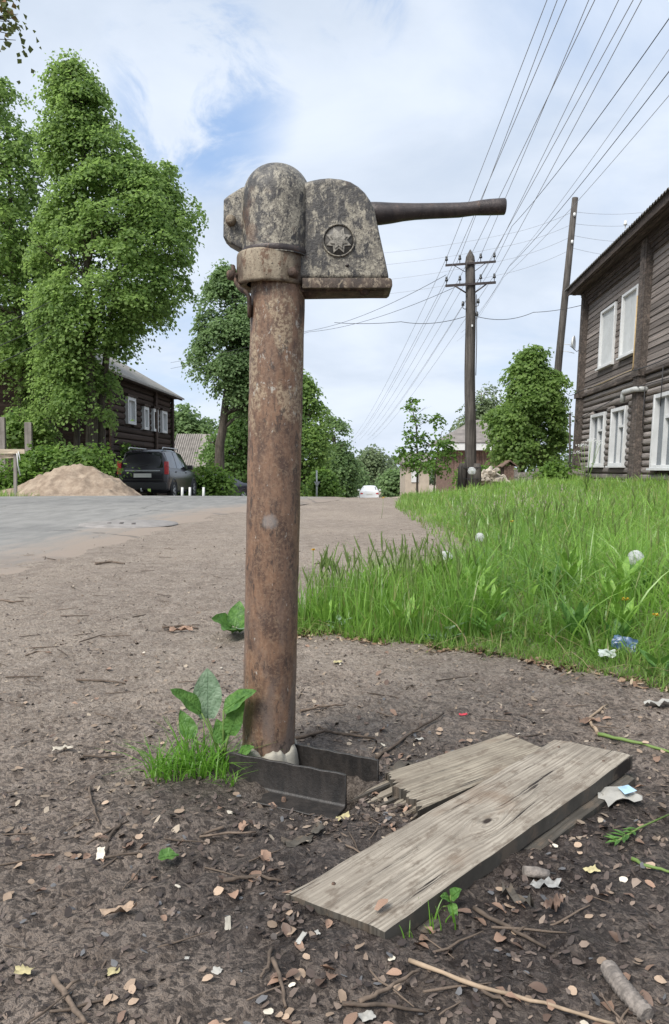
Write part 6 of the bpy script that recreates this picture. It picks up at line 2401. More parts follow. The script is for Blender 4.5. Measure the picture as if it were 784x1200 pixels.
# ================================================================== POLES AND WIRES
YP = 22.0
pb_ = gpt(551, YP)
pole = thing('utility_pole', 'pointed wooden telephone pole with two cross-arms, braced by stubs at its foot', 'utility pole', pb_)
pp = [pb_ + Vector((0, 0, -.3))] + [at(551 + .6 * math.sin(i), 560 - (560 - 306) * i / 10, YP) for i in range(11)]
rad = [.158 - .003 * i for i in range(12)]
rad = [.175, .170, .166, .163, .160, .157, .154, .151, .148, .145, .142, .140]
mast = MB().tube(pp, rad, 14).build('mast', MAT['pole_wood'], pole)
tp_ = at(551, 306, YP)
MB().lathe([(.142, -.003), (.125, .12), (.012, .33)], 14, tp_).build('pole_tip', MAT['pole_wood'], pole)
for px in (540.5, 559.5):
    b_ = gpt(px, YP - .15)
    t_ = at(px + (1.4 if px < 550 else -.6), 543, YP - .15)
    MB().tube([b_ + Vector((0, 0, -.2)), t_ - Vector((0, 0, .12)), t_], [.13, .125, .085], 10).build('stub', MAT['pole_wood'], pole)
for py in (548, 561):
    c_ = at(550.3, py, YP - .08)
    MB().tube([c_ + Vector((.27 * math.cos(a) * 1.35, .24 * math.sin(a), 0)) for a in np.linspace(0, 2 * PI, 25)], .012, 5, False).build('wire_binding', MAT['wire_black'], pole)
ins_pts = {}
insul_prof = [(.001, .115), (.030, .105), (.036, .06), (.030, .045), (.046, .02), (.046, -.02), (.012, -.025), (.010, -.12)]
ins_me = None
for arm, (ya, yb, xa, xb, wd) in (('upper', (311.0, 306.5, 522, 581, .055)), ('lower', (335.0, 331, 522, 581, .065))):
    A_, B_ = at(xa, ya, YP - .16), at(xb, yb, YP - .16)
    ao = MB().beam(A_, B_, .06, wd).build('cross_arm', MAT['dark_iron'], pole)
    if arm == 'lower':
        for (x0, y0, x1, y1) in ((533, 335, 546, 343), (570, 333, 557, 342.5)):
            MB().tube([at(x0, y0, YP - .17), at(x1, y1, YP - .14)], .022, 6).build('brace', MAT['dark_iron'], ao)
    else:
        for (x0, y0, x1, y1) in ((532, 311, 545, 318.5), (569, 308.5, 556, 318)):
            MB().tube([at(x0, y0, YP - .17), at(x1, y1, YP - .14)], .010, 6).build('brace', MAT['dark_iron'], ao)
    for nm, t in (('far left', .02), ('inner left', .285), ('inner right', .70), ('far right', .97)):
        p = A_.lerp(B_, t) + Vector((0, 0, .15))
        io = MB().lathe(insul_prof, 12, p).build('insulator', MAT['insulator_glass'], ao)
        ins_pts[(arm, nm)] = p + Vector((0, 0, .06))
for (x, y, sg) in ((542.5, 357, -1), (560.5, 354, 1), (559, 369, 1)):
    c_ = at(x, y, YP - .1)
    io = MB().lathe([(.001, .10), (.032, .09), (.040, .02), (.045, -.03), (.010, -.035)], 10, c_).build('side_insulator', MAT['insulator_glass'], pole)
    MB().tube([c_ + Vector((0, 0, -.03)), c_ + Vector((0, 0, -.1)), c_ + Vector((-sg * .06, 0, -.13)), at(551, y + 3, YP)], .012, 5).build('hook', MAT['dark_iron'], io)
MB().tube([at(558.3, 345, YP - .12), at(558.6, 400, YP - .13), at(557.6, 440, YP - .14)], .012, 5).build('down_lead', MAT['wire_black'], pole)
MB().bbox(*[v for p in ((at(552, 383, YP).x - .02, at(552, 383, YP).x + .02), (YP - .19, YP - .15), (at(552, 383, YP).z - .03, at(552, 383, YP).z + .03)) for v in p]).build('number_plate', MAT['white_paint'], pole)

# leaning pole behind the maple
YL = 28.5
lpts = [gpt(640, YL, -.2), at(648, 500, YL), at(655, 420, YL), at(664, 330, YL), at(674, 232, YL)]
lpo = thing('leaning_pole', 'tall leaning power pole between the maple and the timber house', 'utility pole', gpt(640, YL))
MB().tube(lpts, [.16, .15, .14, .13, .115], 12).build('mast', MAT['pole_wood'], lpo)
for x, y in ((673.2, 252), (670.5, 284)):
    c_ = at(x, y, YL - .14)
    MB().lathe([(.001, .09), (.04, .08), (.05, .0), (.03, -.05), (.001, -.055)], 10, c_).build('insulator', MAT['white_paint'], lpo)
for y in (404, 412):
    MB().tube([at(655, y, YL), at(663, y - .5, YL - .1), at(673, y + (2 if y > 410 else 0), YL - .1)], .012, 5).build('bracket', MAT['white_paint'], lpo)
# dish fixed to the leaning pole
dish = thing('satellite_dish', 'small white dish aerial fixed to the leaning power pole', 'dish', at(669, 405, YL - .25))
Md = Matrix.Rotation(R(62), 3, 'Z') @ Matrix.Rotation(R(90), 3, 'X')
c_ = at(669.5, 402, YL - .25)
MB().lathe([(.001, .0), (.12, .02), (.22, .07), (.27, .115), (.275, .112), (.22, .060), (.12, .008), (.001, -.014)], 20, c_, Md).build('reflector', MAT['white_paint'], dish)
MB().tube([c_ - Vector((.05, 0, .1)), at(676, 412, YL - .4), at(682.5, 407, YL - .5)], .014, 6).build('feed_arm', MAT['wire_black'], dish)
MB().tube([at(682, 408.5, YL - .5), at(683, 406, YL - .5)], .04, 8).build('feed_horn', MAT['grey_pipe'], dish)
# thin short post near the house corner
tb = gpt(668, 24)
o = thing('thin_post', 'thin dark post standing between the maple and the timber house', 'post', tb)
MB().tube([tb + Vector((0, 0, -.1)), at(668, 484, 24)], [.035, .03], 8).build('post', MAT['pole_wood'], o)
MB().tube([at(668, 486, 24), at(668, 484.4, 24)], [.05, .05], 8).build('post_cap', MAT['wire_black'], o)


def wire(pts, r, label, group='wires overhead', sag=0.0, n=14):
    mt_ = 'wire_black' if r > .0063 else 'wire_grey'
    P_ = []
    for i in range(len(pts) - 1):
        a, b_ = Vector(pts[i]), Vector(pts[i + 1])
        s = sag[i] if isinstance(sag, (list, tuple)) else sag
        for k_ in range(n):
            t = k_ / n
            q = a.lerp(b_, t)
            q.z -= 4 * s * t * (1 - t)
            P_.append(q)
    P_.append(Vector(pts[-1]))
    o = MB().tube([p - P_[0] for p in P_], r, 5, True).build('overhead_wire', MAT[mt_], None)
    o.location = P_[0]
    return tag(o, label, 'wire', group)


tops = {('upper', 'far left'): 641, ('upper', 'inner left'): 653, ('upper', 'inner right'): 690, ('upper', 'far right'): 725,
        ('lower', 'far left'): 664, ('lower', 'inner left'): 697, ('lower', 'inner right'): 742, ('lower', 'far right'): 752}
for (arm, nm), p in ins_pts.items():
    d0 = (p.z - CAM_H) / .62          # depth at which the wire leaves the top of the view
    q = at(tops[(arm, nm)], 0, 10.6 if arm == 'upper' else 9.9)
    back = q + (q - p) * 1.6
    back.z = q.z + .15
    far = Vector((p.x - 1.2 + (p.x - 4.0) * .2, 70, 3.4 + (.35 if arm == 'upper' else 0)))
    wire([back, q, p, far], .0062, 'thin telephone wire on the %s insulator of the %s arm of the pointed pole' % (nm, arm), 'telephone wires', [.0, .02, .5])
# heavier power lines from the leaning pole's side to the upper right
for i, (x1, y1, Y1, r, lab) in enumerate(((784, 22, 9.0, .0065, 'highest thick power cable crossing the top right corner'),
                                         (784, 58, 9.4, .0045, 'second power line from the top at the right edge'),
                                         (784, 84, 9.6, .0064, 'third power line from the top at the right edge, thicker'),
                                         (784, 112, 9.8, .0045, 'lowest power line at the right edge, just above the house roof'))):
    q = at(x1, y1, Y1)
    e = [at(600, 265, 21), at(598, 310, 26), at(596, 313, 26), at(590, 325, 26)][i]
    m2 = e + (e - q) * .9
    m2.z -= .2
    f2 = [at(553, 345, 46), at(545, 380, 50), at(540, 390, 50), at(535, 400, 50)][i]
    back = q + (q - e) * .8
    back.z = q.z + .1
    wire([back, q, e, f2], r, lab, 'power lines', [.0, .12, .3])
# service wires crossing the street
a_, b_ = at(360, 388, 34), at(523, 322, YP - .2)
wire([at(200, 425, 40), a_, b_], .0075, 'upper of two service wires running from the pole arm to the left', 'service wires', [.1, .25])
wire([at(200, 432, 40), at(362, 389, 34), at(541, 333, YP - .2)], .0075, 'lower of two service wires running from the pole arm to the left', 'service wires', [.1, .25])
wire([at(392, 378, 27), at(470, 377, 24), at(545, 371, YP - .15)], .009, 'slack cable sagging just left of the pointed pole', 'service wires', [.05, .12])
wire([at(559, 371, YP - .15), at(625, 366, 24), at(688, 356, 23.2)], .009, 'slack cable sagging between the pointed pole and the timber house', 'service wires', [.15, .05])
for i, (y0, y1, y2) in enumerate(((298, 262, 238), (312, 276, 252), (330, 290, 273), (347, 305, 292))):
    wire([at(430, y0, 36), at(590, (y0 + y1) / 2 - 5, 32), at(672, y1 - 14, YL), at(760, y2 + 10, 30)], .0060, 'faint wire number %s from the top passing behind the pointed pole to the leaning pole' % ('one', 'two', 'three', 'four')[i], 'cross wires', .1)
for i, (ya, yb) in enumerate(((381, 353), (405, 376), (425, 394))):
    wire([at(-60, ya + 30, 19.5), at(0, ya, 20), at(60, yb, 22)], .011, '%s grey wire at the left edge in front of the maple leaves' % ('upper', 'middle', 'lowest')[i], 'wires at left', .02)
wire([at(661, 456, YL - .2), at(672, 462, 26), at(687, 460, 23.4)], .010, 'short cable from the leaning pole to the timber house corner', 'house cables', .12)
wire([at(661, 470, YL - .2), at(672, 488, 26), at(686, 493, 23.4)], .008, 'lower short cable hanging toward the timber house corner', 'house cables', .12)

# ================================================================== HOUSES ON THE LEFT
LHA = math.atan2(1.0, .0437)


def log_house(label, s0, s1, u, zb_, zt_, dep, wins_, roof_h, mat, rmat, course=.26, trim='dark_log'):
    """facade parallel to the street on its left side: local x away from the viewer, -y towards the street"""
    O = Vector((u, 0, 0))
    h = thing('log_house', label, 'house', O, (0, 0, LHA), local=True)
    MB().bbox(s0 + .02, s1 - .02, .12, dep, zb_, zt_).build('wall', MAT[mat], h)
    n = round((zt_ - zb_) / course)
    hh_ = (zt_ - zb_) / n
    rs_ = random.Random(int(s0))
    for i in range(n):
        zc = zb_ + (i + .5) * hh_
        segs = [(s0, s1)]
        for a, b_, z0, z1_ in wins_:
            if z0 - hh_ * .4 < zc < z1_ + hh_ * .4:
                segs = [x for p, q in segs for x in (((p, q),) if b_ <= p or a >= q else ((p, a), (b_, q)))]
        for p, q in segs:
            o = link('log', rs_.choice(dlog), None, h)
            o.location = (p, .08, zc)
            o.rotation_euler = (0, 0, 0)
            o.scale = (q - p, -1, hh_ * 1.02)
        o = link('log', rs_.choice(dlog), None, h)    # end wall
        o.location = (s0 + .06, .05, zc)
        o.rotation_euler = (0, 0, PI / 2)
        o.scale = (dep, 1, hh_ * 1.02)
    for a, b_, z0, z1_ in wins_:
        w = MB()
        w.bbox(a, a + .14, -.09, .13, z0, z1_).bbox(b_ - .14, b_, -.09, .13, z0, z1_).bbox(a + .14, b_ - .14, -.085, .13, z0, z0 + .12).bbox(a + .14, b_ - .14, -.085, .13, z1_ - .14, z1_)
        wo_ = w.build('window', MAT['window_white'], h)
        MB().bbox(a + .14, b_ - .14, .04, .06, z0 + .12, z1_ - .14).build('curtain', MAT['curtain'], wo_)
        c_ = (a + b_) / 2
        MB().bbox(c_ - .03, c_ + .03, .0, .038, z0 + .12, z1_ - .14).build('mullion', MAT['window_white'], wo_)
        MB().bbox(a - .1, b_ + .1, -.14, .05, z1_ + .01, z1_ + .10).build('hood', MAT[trim], wo_)
    for s in (s1 - .15, s0 + .15, (s0 + s1) / 2 + 1.6):
        MB().bbox(s - .14, s + .14, -.09, .0, zb_, zt_ - .02).build('corner_board', MAT[trim], h)
    MB().bbox(s0 - .4, s1 + .4, -.42, -.36, zt_ - .12, zt_ + .05).build('fascia_board', MAT[trim], h)
    MB().bbox(s0 - .4, s1 + .4, -.36, .05, zt_ - .05, zt_ - .02).build('soffit_board', MAT[trim], h)
    rz = zt_ + roof_h
    m_ = dep / 2
    vs_ = [(s0 - .5, -.5, zt_), (s1 + .5, -.5, zt_), (s1 + .5, m_, rz), (s0 - .5, m_, rz), (s1 + .5, dep + .5, zt_), (s0 - .5, dep + .5, zt_)]
    lo = [(a, b_, c_ - .08) for a, b_, c_ in vs_]
    MB().add(vs_ + lo, [(0, 1, 2, 3), (3, 2, 4, 5), (7, 6, 9, 8), (8, 9, 11, 10)[::-1], (0, 6, 7, 1), (1, 7, 8, 2), (2, 8, 10, 4), (4, 10, 11, 5), (5, 11, 9, 3), (3, 9, 6, 0)]).build('roof', MAT[rmat], h)
    for s in (s0 + .05, s1 - .05):
        MB().add([(s, 0.13, zt_), (s, dep, zt_), (s, m_, rz - .1), (s - .05, .13, zt_), (s - .05, dep, zt_), (s - .05, m_, rz - .1)], [(0, 1, 2), (5, 4, 3), (0, 3, 4, 1), (1, 4, 5, 2), (2, 5, 3, 0)]).build('gable', MAT[mat], h)
    return h


dlog = []
for v in range(3):
    me = log_me[v].copy()
    me.materials.clear()
    me.materials.append(MAT['dark_log'])
    dlog.append(me)


def su(px, u):      # distance along the street where lateral offset u is seen at column px
    return u * 870.0 / (px - 430.0)


UH = -9.9
sw = []
for xa, xb, z0, z1_ in ((149.5, 159, 2.50, 3.62), (168.5, 174, 2.38, 3.40), (179.5, 185, 2.38, 3.42), (189.5, 195.5, 2.38, 3.44)):
    sw.append((su(xa, UH), su(xb, UH), z0, z1_))
lh = log_house('dark log house with four white windows and a grey roof, behind the estate car', 28.6, su(203.5, UH), UH, -1.6, 4.25, 8.0, sw, 2.6, 'dark_log', 'roof_grey')
# far grey shed
g = gpt(222, 52)
sh = thing('shed', 'low far shed with a big pale grey roof, right of the dark log house', 'shed', g)
zt1, zt0 = at(222, 506, 52).z, at(222, 548, 52).z
xa, xb = at(196, 520, 52).x, at(241, 520, 52).x
MB().bbox(xa + .2, xb - .2, 52.6, 58, -1.6, zt0 + .2).build('wall', MAT['fence_board'], sh)
ro = MB().add([(xa, 52, zt0), (xb, 52, zt0), (xb - .25, 55.5, zt1), (xa, 55.5, zt1), (xb, 59, zt0), (xa, 59, zt0)], [(0, 1, 2, 3), (3, 2, 4, 5), (1, 4, 2), (0, 3, 5)]).build('roof', MAT['slate_grey'], sh)
for i in range(12):
    x = xa + (xb - xa - .9) * i / 11
    MB().beam((x + .9 * 0, 51.97, zt0 + .04), (x, 55.45, zt1 + .03), .05, .03).build('roof_seam', MAT['slate_grey'], ro)

# red-brown house and outbuildings on the right
YR = 40
g = gpt(560, YR)
rh = thing('red_house', 'low reddish plank house with a grey roof, behind the utility pole', 'house', g)
xa, xb = at(529, 530, YR).x, at(600, 530, YR).x
zw0, zw1 = float(gh(xb, YR)) - .3, at(560, 527, YR).z
MB().bbox(xa, xb, YR + .05, YR + 6, zw0, zw1).build('wall', MAT['red_board'], rh)
n = 22
bm_ = MB().bbox(0, 1, 0, 1, 0, 1).mesh('wall_plank')
bm_.materials.append(MAT['red_board'])
for i in range(n):
    w = (xb - xa) / n
    o = link('wall_plank', bm_, None, rh)
    o.location = Vector((xa + i * w + .008, YR - .02 - .012 * (i % 2), zw0)) - g
    o.scale = (w - .016, .06, zw1 - zw0)
zf0, zf1 = at(540, 527.5, YR - .5).z, at(540, 519, YR - .5).z
xf0, xf1 = at(520, 523, YR - .5).x, at(596, 523, YR - .5).x
MB().bbox(xf0, xf1, YR - .55, YR - .48, zf0, zf1).build('fascia_board', MAT['white_paint'], rh)
MB().bbox(xf0 + .05, xf1 - .05, YR - .48, YR + .05, zf0 + .02, zf0 + .06).build('soffit', MAT['white_paint'], rh)
zr0 = zf1 + .02
zr1 = at(560, 492, YR + 3).z
MB().add([(xf0 - .1, YR - .6, zr0), (xf1 + .1, YR - .6, zr0), (xf1 - .4, YR + 3, zr1), (xf0 + 2.2, YR + 3, zr1), (xf1 + .1, YR + 6.6, zr0), (xf0 - .1, YR + 6.6, zr0)], [(0, 1, 2, 3), (3, 2, 4, 5), (1, 4, 2), (0, 3, 5)]).build('roof', MAT['roof_brown'], rh)
g = gpt(488, 62)
tn = thing('tan_house', 'small tan house far behind the sapling', 'house', g)
xa, xb = at(475, 550, 62).x, at(503, 550, 62).x
zt_ = at(488, 544, 62).z
MB().bbox(xa, xb, 62, 67, float(gh(xa, 62)) - 1, zt_).build('wall', MAT['tan_wall'], tn)
MB().add([(xa - .3, 61.6, zt_), (xb + .3, 61.6, zt_), (xb + .3, 64.5, zt_ + 1.0), (xa - .3, 64.5, zt_ + 1.0), (xb + .3, 67.4, zt_), (xa - .3, 67.4, zt_)], [(0, 1, 2, 3), (3, 2, 4, 5), (1, 4, 2), (0, 3, 5)]).build('roof', MAT['roof_brown'], tn)
MB().bbox(xa + .5, xa + 1.1, 61.93, 61.99, zt_ - 1.5, zt_ - .5).build('window', MAT['window_white'], tn)
# little wooden shed by the maple
YW = 25.5
g = gpt(597, YW)
ws = thing('well_house', 'little brown wooden shed with a pitched roof at the foot of the maple', 'shed', g)
xa, xb = at(591, 550, YW).x, at(603, 550, YW).x
zt_ = at(597, 546, YW).z
zg = float(gh(xa, YW)) - .1
for i in range(6):
    w = (xb - xa) / 6
    MB().bbox(xa + i * w + .004, xa + (i + 1) * w - .004, YW, YW + .04, zg, zt_).build('plank', MAT['red_board'], ws)
MB().bbox(xa, xb, YW + .05, YW + .6, zg, zt_).build('box', MAT['dark_log'], ws)
xm = (xa + xb) / 2
MB().add([(xa - .12, YW - .1, zt_ - .02), (xm, YW - .1, zt_ + .2), (xb + .12, YW - .1, zt_ - .02), (xa - .12, YW + .7, zt_ - .02), (xm, YW + .7, zt_ + .2), (xb + .12, YW + .7, zt_ - .02),
          (xa - .12, YW - .1, zt_ - .06), (xm, YW - .1, zt_ + .16), (xb + .12, YW - .1, zt_ - .06)], [(0, 1, 4, 3), (1, 2, 5, 4), (0, 6, 7, 1), (1, 7, 8, 2)]).build('roof', MAT['red_board'], ws)
# firewood heap
YF2 = 23.5
g = gpt(576, YF2)
fw_ = thing('firewood_heap', 'heap of pale split firewood right of the utility pole', 'firewood', g)
fm = []
for v in range(3):
    rs_ = random.Random(v)
    fm.append(MB().prism([(-.07, -.05), (.07, -.055), (.05, .04), (-.01, .075), (-.06, .04)], -.2, .2).mesh('split_log'))
    fm[-1].materials.append(MAT['firewood'])
rs_ = random.Random(9)
for i in range(46):
    t = rs_.random()
    q = rs_.uniform(-1, 1)
    h = (1 - abs(q)) * .46 * t
    o = link('split_log', rs_.choice(fm), None, fw_)
    o.location = (q * .42, rs_.uniform(-.25, .25), .08 + h + .16)
    o.rotation_euler = (rs_.uniform(-.5, .5), rs_.uniform(-.5, .5), rs_.uniform(0, 3.1))
# low board fence in front of the house corner
o = thing('low_fence', 'low weathered board fence between the maple and the timber house', 'fence', gpt(640, 23))
fa_, fb_ = gpt(604, 24.0), gpt(686, 21.8)
for i in range(3):
    z = .10 + i * .17
    MB().beam(fa_ + Vector((0, 0, z)), fb_ + Vector((0, 0, z + .02)), .03, .15).build('board', MAT['fence_board'], o)
for t in (0.02, .35, .68, .98):
    q = fa_.lerp(fb_, t) + Vector((0, .05, 0))
    MB().bbox(q.x - .05, q.x + .05, q.y, q.y + .09, q.z - .2, q.z + .62).build('post', MAT['fence_board'], o)

# ================================================================== LEFT ROADSIDE THINGS
YS = 20.6
g = gpt(85, YS)
nx_, ny_ = 70, 44
vs, fs = [], []
wpx = 66 * YS / FPX
for j in range(ny_ + 1):
    for i in range(nx_ + 1):
        u, v = i / nx_ * 2 - 1, j / ny_ * 2 - 1
        x, y = u * wpx * 1.22, v * 1.5
        r = math.sqrt((u * 1.02) ** 2 + v * v)
        u2 = u + .10
        prof_ = max(0.0, 1 - abs(u2) ** 1.25) if u2 < 0 else max(0, 1 - (u2 / 1.12) ** 2.3)
        ridge = max(0.0, 1 - abs(v) ** 1.35)
        h = .98 * prof_ * ridge
        h += (.13 * float(fbm(x * 2.2, y * 2.2, 4, 81)) + .06 * float(fbm(x * 7, y * 7, 3, 85))) * min(1, h * 4)
        vs.append((x, y, h - .05 + float(gh0(g.x + x, g.y + y)) - g.z))
for j in range(ny_):
    for i in range(nx_):
        a = j * (nx_ + 1) + i
        fs.append((a, a + 1, a + nx_ + 2, a + nx_ + 1))
o = link('sand_heap', MB().add(vs, fs, True).mesh('sand_heap'), MAT['sand'], None, g)
tag(o, 'heap of brown building sand at the far side of the road', 'sand heap')

# wooden trestle barrier at the left edge
YT = 18.3
g = gpt(14, YT)
tr_ = thing('wooden_barrier', 'pale wooden trestle barrier at the left edge beside the sand heap', 'barrier', g)
MB().beam(at(-45, 529, YT - .05), at(29, 529, YT - .05), .03, .11).build('top_board', MAT['pale_board'], tr_)
MB().beam(at(-45, 538, YT + .05), at(18, 534, YT + .02), .03, .10).build('lower_board', MAT['pale_board'], tr_)
for x in (18, -38):
    MB().beam(at(x, 526, YT), Vector((at(x, 578, YT).x, YT, g.z + .05)), .07, .055, (0, 1, 0)).build('leg', MAT['grey_post'], tr_)
    f_ = Vector((at(x, 578, YT).x, YT, g.z))
    MB().bbox(f_.x - .28, f_.x + .28, f_.y - .10, f_.y + .10, g.z - .01, g.z + .06).build('foot', MAT['grey_post'], tr_)
MB().tube([at(20, 531, YT - .08), at(21, 545, YT - .09), at(23.5, 557, YT - .08)], [.03, .022, .03], 6, flat=.4).build('tape', MAT['white_paint'], tr_)
MB().tube([at(21.5, 529, YT - .08), at(23, 536, YT - .1), at(23.5, 540, YT - .09)], [.03, .025, .02], 6, flat=.4).build('tape', MAT['white_paint'], tr_)
for px, pt, w, lab in ((3, 489, .12, 'grey weathered post nearest the left edge, behind the barrier'), (34.5, 495, .11, 'shorter grey weathered post among the bushes')):
    Y = 23.6
    b_ = gpt(px, Y)
    t_ = at(px, pt, Y)
    o = MB().bbox(-w, w, -.06, .06, -.1, t_.z - b_.z).build('fence_post', MAT['grey_post'], None, (0, 0, 0), bevel=.01, seg=1)
    o.location = b_
    tag(o, lab, 'post')
for i, px in enumerate((213, 222, 238)):
    b_ = gpt(px, 24.2)
    o = MB().tube([(0, 0, -.1), (.01, 0, at(px, 571, 24.2).z - b_.z)], [.045, .04], 8).build('white_stake', MAT['white_paint'], None)
    o.location = b_
    tag(o, ('white stake beside the front wheel of the estate car', 'middle white stake at the roadside in front of the estate car', 'white stake farthest right, in front of the round bush')[i], 'stake', 'white roadside stakes')
b_ = gpt(371, 52)
o = thing('road_post', 'white road post with a small sign, just right of the pump pipe in the distance', 'road sign', b_)
MB().tube([b_ + Vector((0, 0, -.1)), at(371, 551, 52)], [.06, .055], 8).build('post', MAT['white_paint'], o)
c_ = at(371.5, 567, 51.9)
MB().prism([(c_.x - .22, c_.z + .16), (c_.x + .22, c_.z + .16), (c_.x, c_.z - .24)], 51.86, 51.9).build('sign_plate', MAT['grey_pipe'], o)

# flat steel strip and hatch on the asphalt
g1, g2_ = ground_at(101, 614.5), ground_at(205, 618)
c_ = (g1 + g2_) / 2
L_ = (g2_ - g1).length
o = thing('road_plate', 'flat pale steel manhole plate lying on the asphalt left of the pump', 'manhole cover', (c_.x, c_.y, float(gh0(c_.x, c_.y)) + .004), (0, 0, math.atan2((g2_ - g1).y, (g2_ - g1).x)), local=True)
k_ = L_ / 2 * .84
MB().lathe([(.0005, .020), (k_ * .90, .020), (k_ * .93, .014), (k_ * .98, .012), (k_, .0)], 40).build('cover', MAT['steel_disc'], o)
for i in range(5):
    MB().lathe([(.0005, .006), (.022, .005), (.025, 0)], 8, (-.25 * k_ + i * .16 * k_, -.3 * k_ + .1 * (i % 2), .020)).build('lug', MAT['dark_iron'], o)

# ================================================================== CARS
def car(name, label, loc, yaw, st, gx0, gx1, paint, side, wheel_x, tall=1.0, wag=True, group=None, glassm='car_glass'):
    o = thing(name, label, 'car', loc, (0, 0, yaw), group, local=True)
    mb = MB()
    ring = []
    for x, hw, zb_, zl, zr_, hr in st:
        half = [(0, zb_), (hw * .82, zb_), (hw * .97, zb_ + .08), (hw, zb_ + (zl - zb_) * .5), (hw * .985, zl - .05), (hw * .955, zl), (hr + (hw * .955 - hr) * .45, zl + (zr_ - zl) * .6), (hr, zr_ - .05 * min(1, (zr_ - zl) * 2)), (hr * .8, zr_), (0, zr_ + .012)]
        ring.append([(x, y, z) for y, z in half] + [(x, -y, z) for y, z in half[-2:0:-1]])
    m_ = len(ring[0])
    fs = [(i * m_ + j, i * m_ + (j + 1) % m_, (i + 1) * m_ + (j + 1) % m_, (i + 1) * m_ + j) for i in range(len(st) - 1) for j in range(m_)]
    fs += [tuple(range(m_)), tuple((len(st) - 1) * m_ + j for j in range(m_))[::-1]]
    mb.add([p for r in ring for p in r], fs, True)
    body = mb.build('body', MAT[paint], o)
    body.data.set_sharp_from_angle(angle=R(38))

    def sec(x):
        for a, b_ in zip(st[:-1], st[1:]):
            if a[0] <= x <= b_[0]:
                t = (x - a[0]) / (b_[0] - a[0])
                return [p + (q - p) * t for p, q in zip(a, b_)]
        return st[-1]

    def sidept(x, t, s, out=.006):
        _, hw, zb_, zl, zr_, hr = sec(x)
        y0, y1 = hw * .955, hr
        # follow the bent side
        if t < .6:
            y = y0 + (hr + (y0 - hr) * .45 - y0) * (t / .6)
        else:
            ym = hr + (y0 - hr) * .45
            y = ym + (hr - ym) * ((t - .6) / .35)
        return (x, s * (y + out), zl + (zr_ - zl) * t)
    for s in (1, -1):
        for xa, xb in gx1:
            n = 6
            vs_, f_ = [], []
            for i in range(n + 1):
                x = xa + (xb - xa) * i / n
                top = .88
                vs_ += [sidept(x, .06, s), sidept(x, .6, s), sidept(x, top, s)]
            for i in range(n):
                for j in range(2):
                    a = i * 3 + j
                    f_.append((a, a + 1, a + 4, a + 3))
            MB().add(vs_, f_, True).build('side_window', MAT[glassm], o)
        for x in wheel_x:
            w = MB().lathe([(.20, -.095), (.29, -.10), (.315, -.07), (.318, 0), (.315, .07), (.29, .10), (.20, .095)], 26, (x, s * .80, .318), Matrix.Rotation(R(90), 3, 'X')).build('wheel', MAT['tyre'], o)
            MB().lathe([(.001, -.075), (.06, -.085), (.07, -.07), (.17, -.075), (.205, -.09), (.206, .09), (.17, .075), (.07, .07), (.06, .085), (.001, .075)], 24, (x, s * .80, .318), Matrix.Rotation(R(90), 3, 'X')).build('rim', MAT['rim_silver'], w)
            for k2 in range(5):
                a = k2 * 2 * PI / 5
                c2 = Vector((x + .12 * math.cos(a), s * .885, .318 + .12 * math.sin(a)))
                MB().box(c2, (.05, .012, .05), Matrix.Rotation(-a, 3, 'Y')).build('rim_slot', MAT['car_trim'], w)
            mbx = MB()
            pts = [(x + .375 * math.cos(a), s * (sec(x)[1] * .985), .318 + .375 * math.sin(a)) for a in np.linspace(-.15, PI + .15, 18)]
            mbx.tube(pts, .035, 6)
            mbx.build('wheel_arch', MAT['car_trim'], o)
        xm = gx1[-1][1] - .15
        q = sidept(xm, .08, s)
        MB().bbox(q[0] - .06, q[0] + .08, min(q[1] + s * .02, q[1] + s * .20), max(q[1] + s * .02, q[1] + s * .20), q[2] + .0, q[2] + .15).build('wing_mirror', MAT['car_trim' if wag else paint], o, bevel=.02, seg=2)
        for xh in (gx1[0][1] - .2, gx1[-1][0] + .05 + .2):
            c2 = sec(xh)
            MB().bbox(xh - .09, xh + .09, s * c2[1] * .985 - .012, s * c2[1] * .985 + .025 * 1, c2[3] - .10, c2[3] - .065).build('door_handle', MAT['car_trim' if wag else paint], o)
    # rear window
    (xa, za, ya), (xb, zb_, yb_) = gx0
    mb = MB()
    mb.add([(xa - .008, -ya, za), (xa - .008, ya, za), (xb - .008, yb_, zb_), (xb - .008, -yb_, zb_)], [(0, 1, 2, 3)])
    rw_ = mb.build('rear_window', MAT[glassm], o)
    return o, sec


wst = [(0.00, .70, .50, .78, .80, .62), (.015, .80, .42, .90, .94, .70), (.03, .83, .36, 1.00, 1.06, .72), (.10, .86, .32, 1.03, 1.36, .70), (.17, .875, .28, 1.03, 1.60, .64), (.30, .88, .25, 1.03, 1.655, .63), (.9, .885, .22, 1.02, 1.685, .64), (1.8, .885, .22, 1.00, 1.68, .64), (2.6, .885, .22, .98, 1.61, .62),
       (3.0, .885, .22, .97, 1.40, .60), (3.42, .88, .22, .95, 1.06, .62), (3.9, .86, .24, .90, .97, .62), (4.25, .82, .26, .80, .86, .58), (4.43, .72, .32, .66, .72, .50), (4.47, .62, .38, .58, .62, .45)]
cx = at(167, 550, 26.6)
cl = Vector((cx.x, 26.6, float(gh0(cx.x, 26.6)) - .02))
CY = math.atan2(1.0, .0437)
est, sec = car('estate_car', 'dark plum estate car parked beyond the road, seen from behind', cl, CY, wst, ((.042, 1.08, .70), (.165, 1.57, .60)), [(.32, 1.22), (1.30, 2.12), (2.18, 2.92)], 'car_dark', None, (.72, 3.62))
for p in list(est.children):
    pass
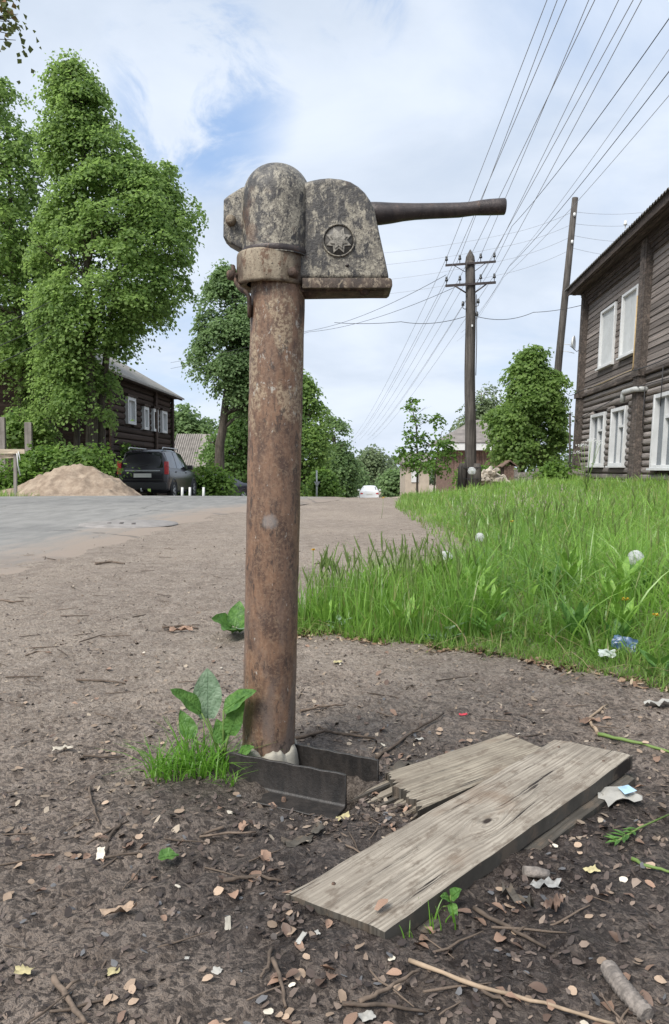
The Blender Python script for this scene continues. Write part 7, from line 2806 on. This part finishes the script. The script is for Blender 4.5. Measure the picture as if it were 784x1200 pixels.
for s in (1, -1):
    MB().bbox(-.005, .10, s * .81 - .07, s * .81 + .07, .86, 1.28).build('tail_light', MAT['tail_red'], est, bevel=.02, seg=2)
    MB().tube([(.35, s * .58, 1.68), (.45, s * .58, 1.745), (2.3, s * .58, 1.74), (2.45, s * .57, 1.66)], .02, 6).build('roof_rail', MAT['metal_silver'], est)
MB().bbox(-.10, .04, -.84, .84, .36, .60).build('bumper', MAT['car_trim'], est, bevel=.04, seg=2)
MB().bbox(-.028, .01, -.60, .60, .955, 1.0).build('tailgate_trim', MAT['rim_silver'], est, bevel=.008, seg=1)
MB().bbox(-.024, .0, -.30, .30, .76, .89).build('licence_plate', MAT['plate_white'], est)
MB().bbox(-.016, .0, -.66, .66, .67, .70).build('tailgate_seam', MAT['car_trim'], est)
MB().tube([(.0, 0, .33), (-.16, 0, .31), (-.20, 0, .36), (-.20, 0, .42)], .025, 8).build('tow_bar', MAT['metal_silver'], est)
MB().tube([(.02, .30, 1.06), (.045, .05, 1.13), (.07, -.25, 1.20)], .014, 6).build('wiper', MAT['car_trim'], est)
est.scale = (1.08, 1.06, 1.10)
MB().tube([(.18, 0, 1.70), (.1, 0, 1.92)], .008, 5).build('aerial', MAT['car_trim'], est)

sst = [(0.0, .68, .45, .82, .86, .55), (.04, .80, .34, .95, .98, .60), (.18, .86, .26, .97, 1.0, .62), (.60, .88, .22, .96, 1.03, .62), (1.15, .885, .22, .94, 1.38, .56), (1.6, .89, .20, .93, 1.44, .56), (2.3, .89, .20, .92, 1.43, .56), (2.8, .89, .20, .92, 1.25, .56),
       (3.3, .88, .20, .92, .98, .60), (4.0, .85, .22, .85, .90, .60), (4.35, .76, .28, .70, .74, .5), (4.42, .66, .34, .6, .62, .45)]


def sedan(label, loc, yaw, paint, scale=1.0):
    o, sec = car('saloon_car', label, loc, yaw, sst, ((.66, 1.05, .60), (1.12, 1.35, .52)), [(1.2, 1.9), (1.97, 2.75)], paint, None, (.75, 3.45), wag=False)
    o.scale = (scale,) * 3
    for s in (1, -1):
        MB().bbox(-.004, .10, s * .66 - .12, s * .66 + .12, .72, .86).build('tail_light', MAT['tail_red'], o, bevel=.02, seg=1)
    MB().bbox(-.06, .06, -.80, .80, .34, .58).build('bumper', MAT[paint], o, bevel=.03, seg=2)
    MB().bbox(-.012, .01, -.26, .26, .66, .77).build('licence_plate', MAT['plate_white'], o)
    return o


Yc = 64
px_ = at(433, 550, Yc)
cz = at(433, 570.5, Yc).z - 1.45
sedan('white saloon car far down the road, seen from behind', (px_.x, Yc, float(gh0(px_.x, Yc))), CY, 'car_white', 1.0)
Yc = 40
px_ = at(281, 550, Yc)
sedan('dark car mostly hidden behind the pump pipe, below the limes', (px_.x, Yc, float(gh0(px_.x, Yc)) + .02), CY + R(150), 'car_side', 1.0)
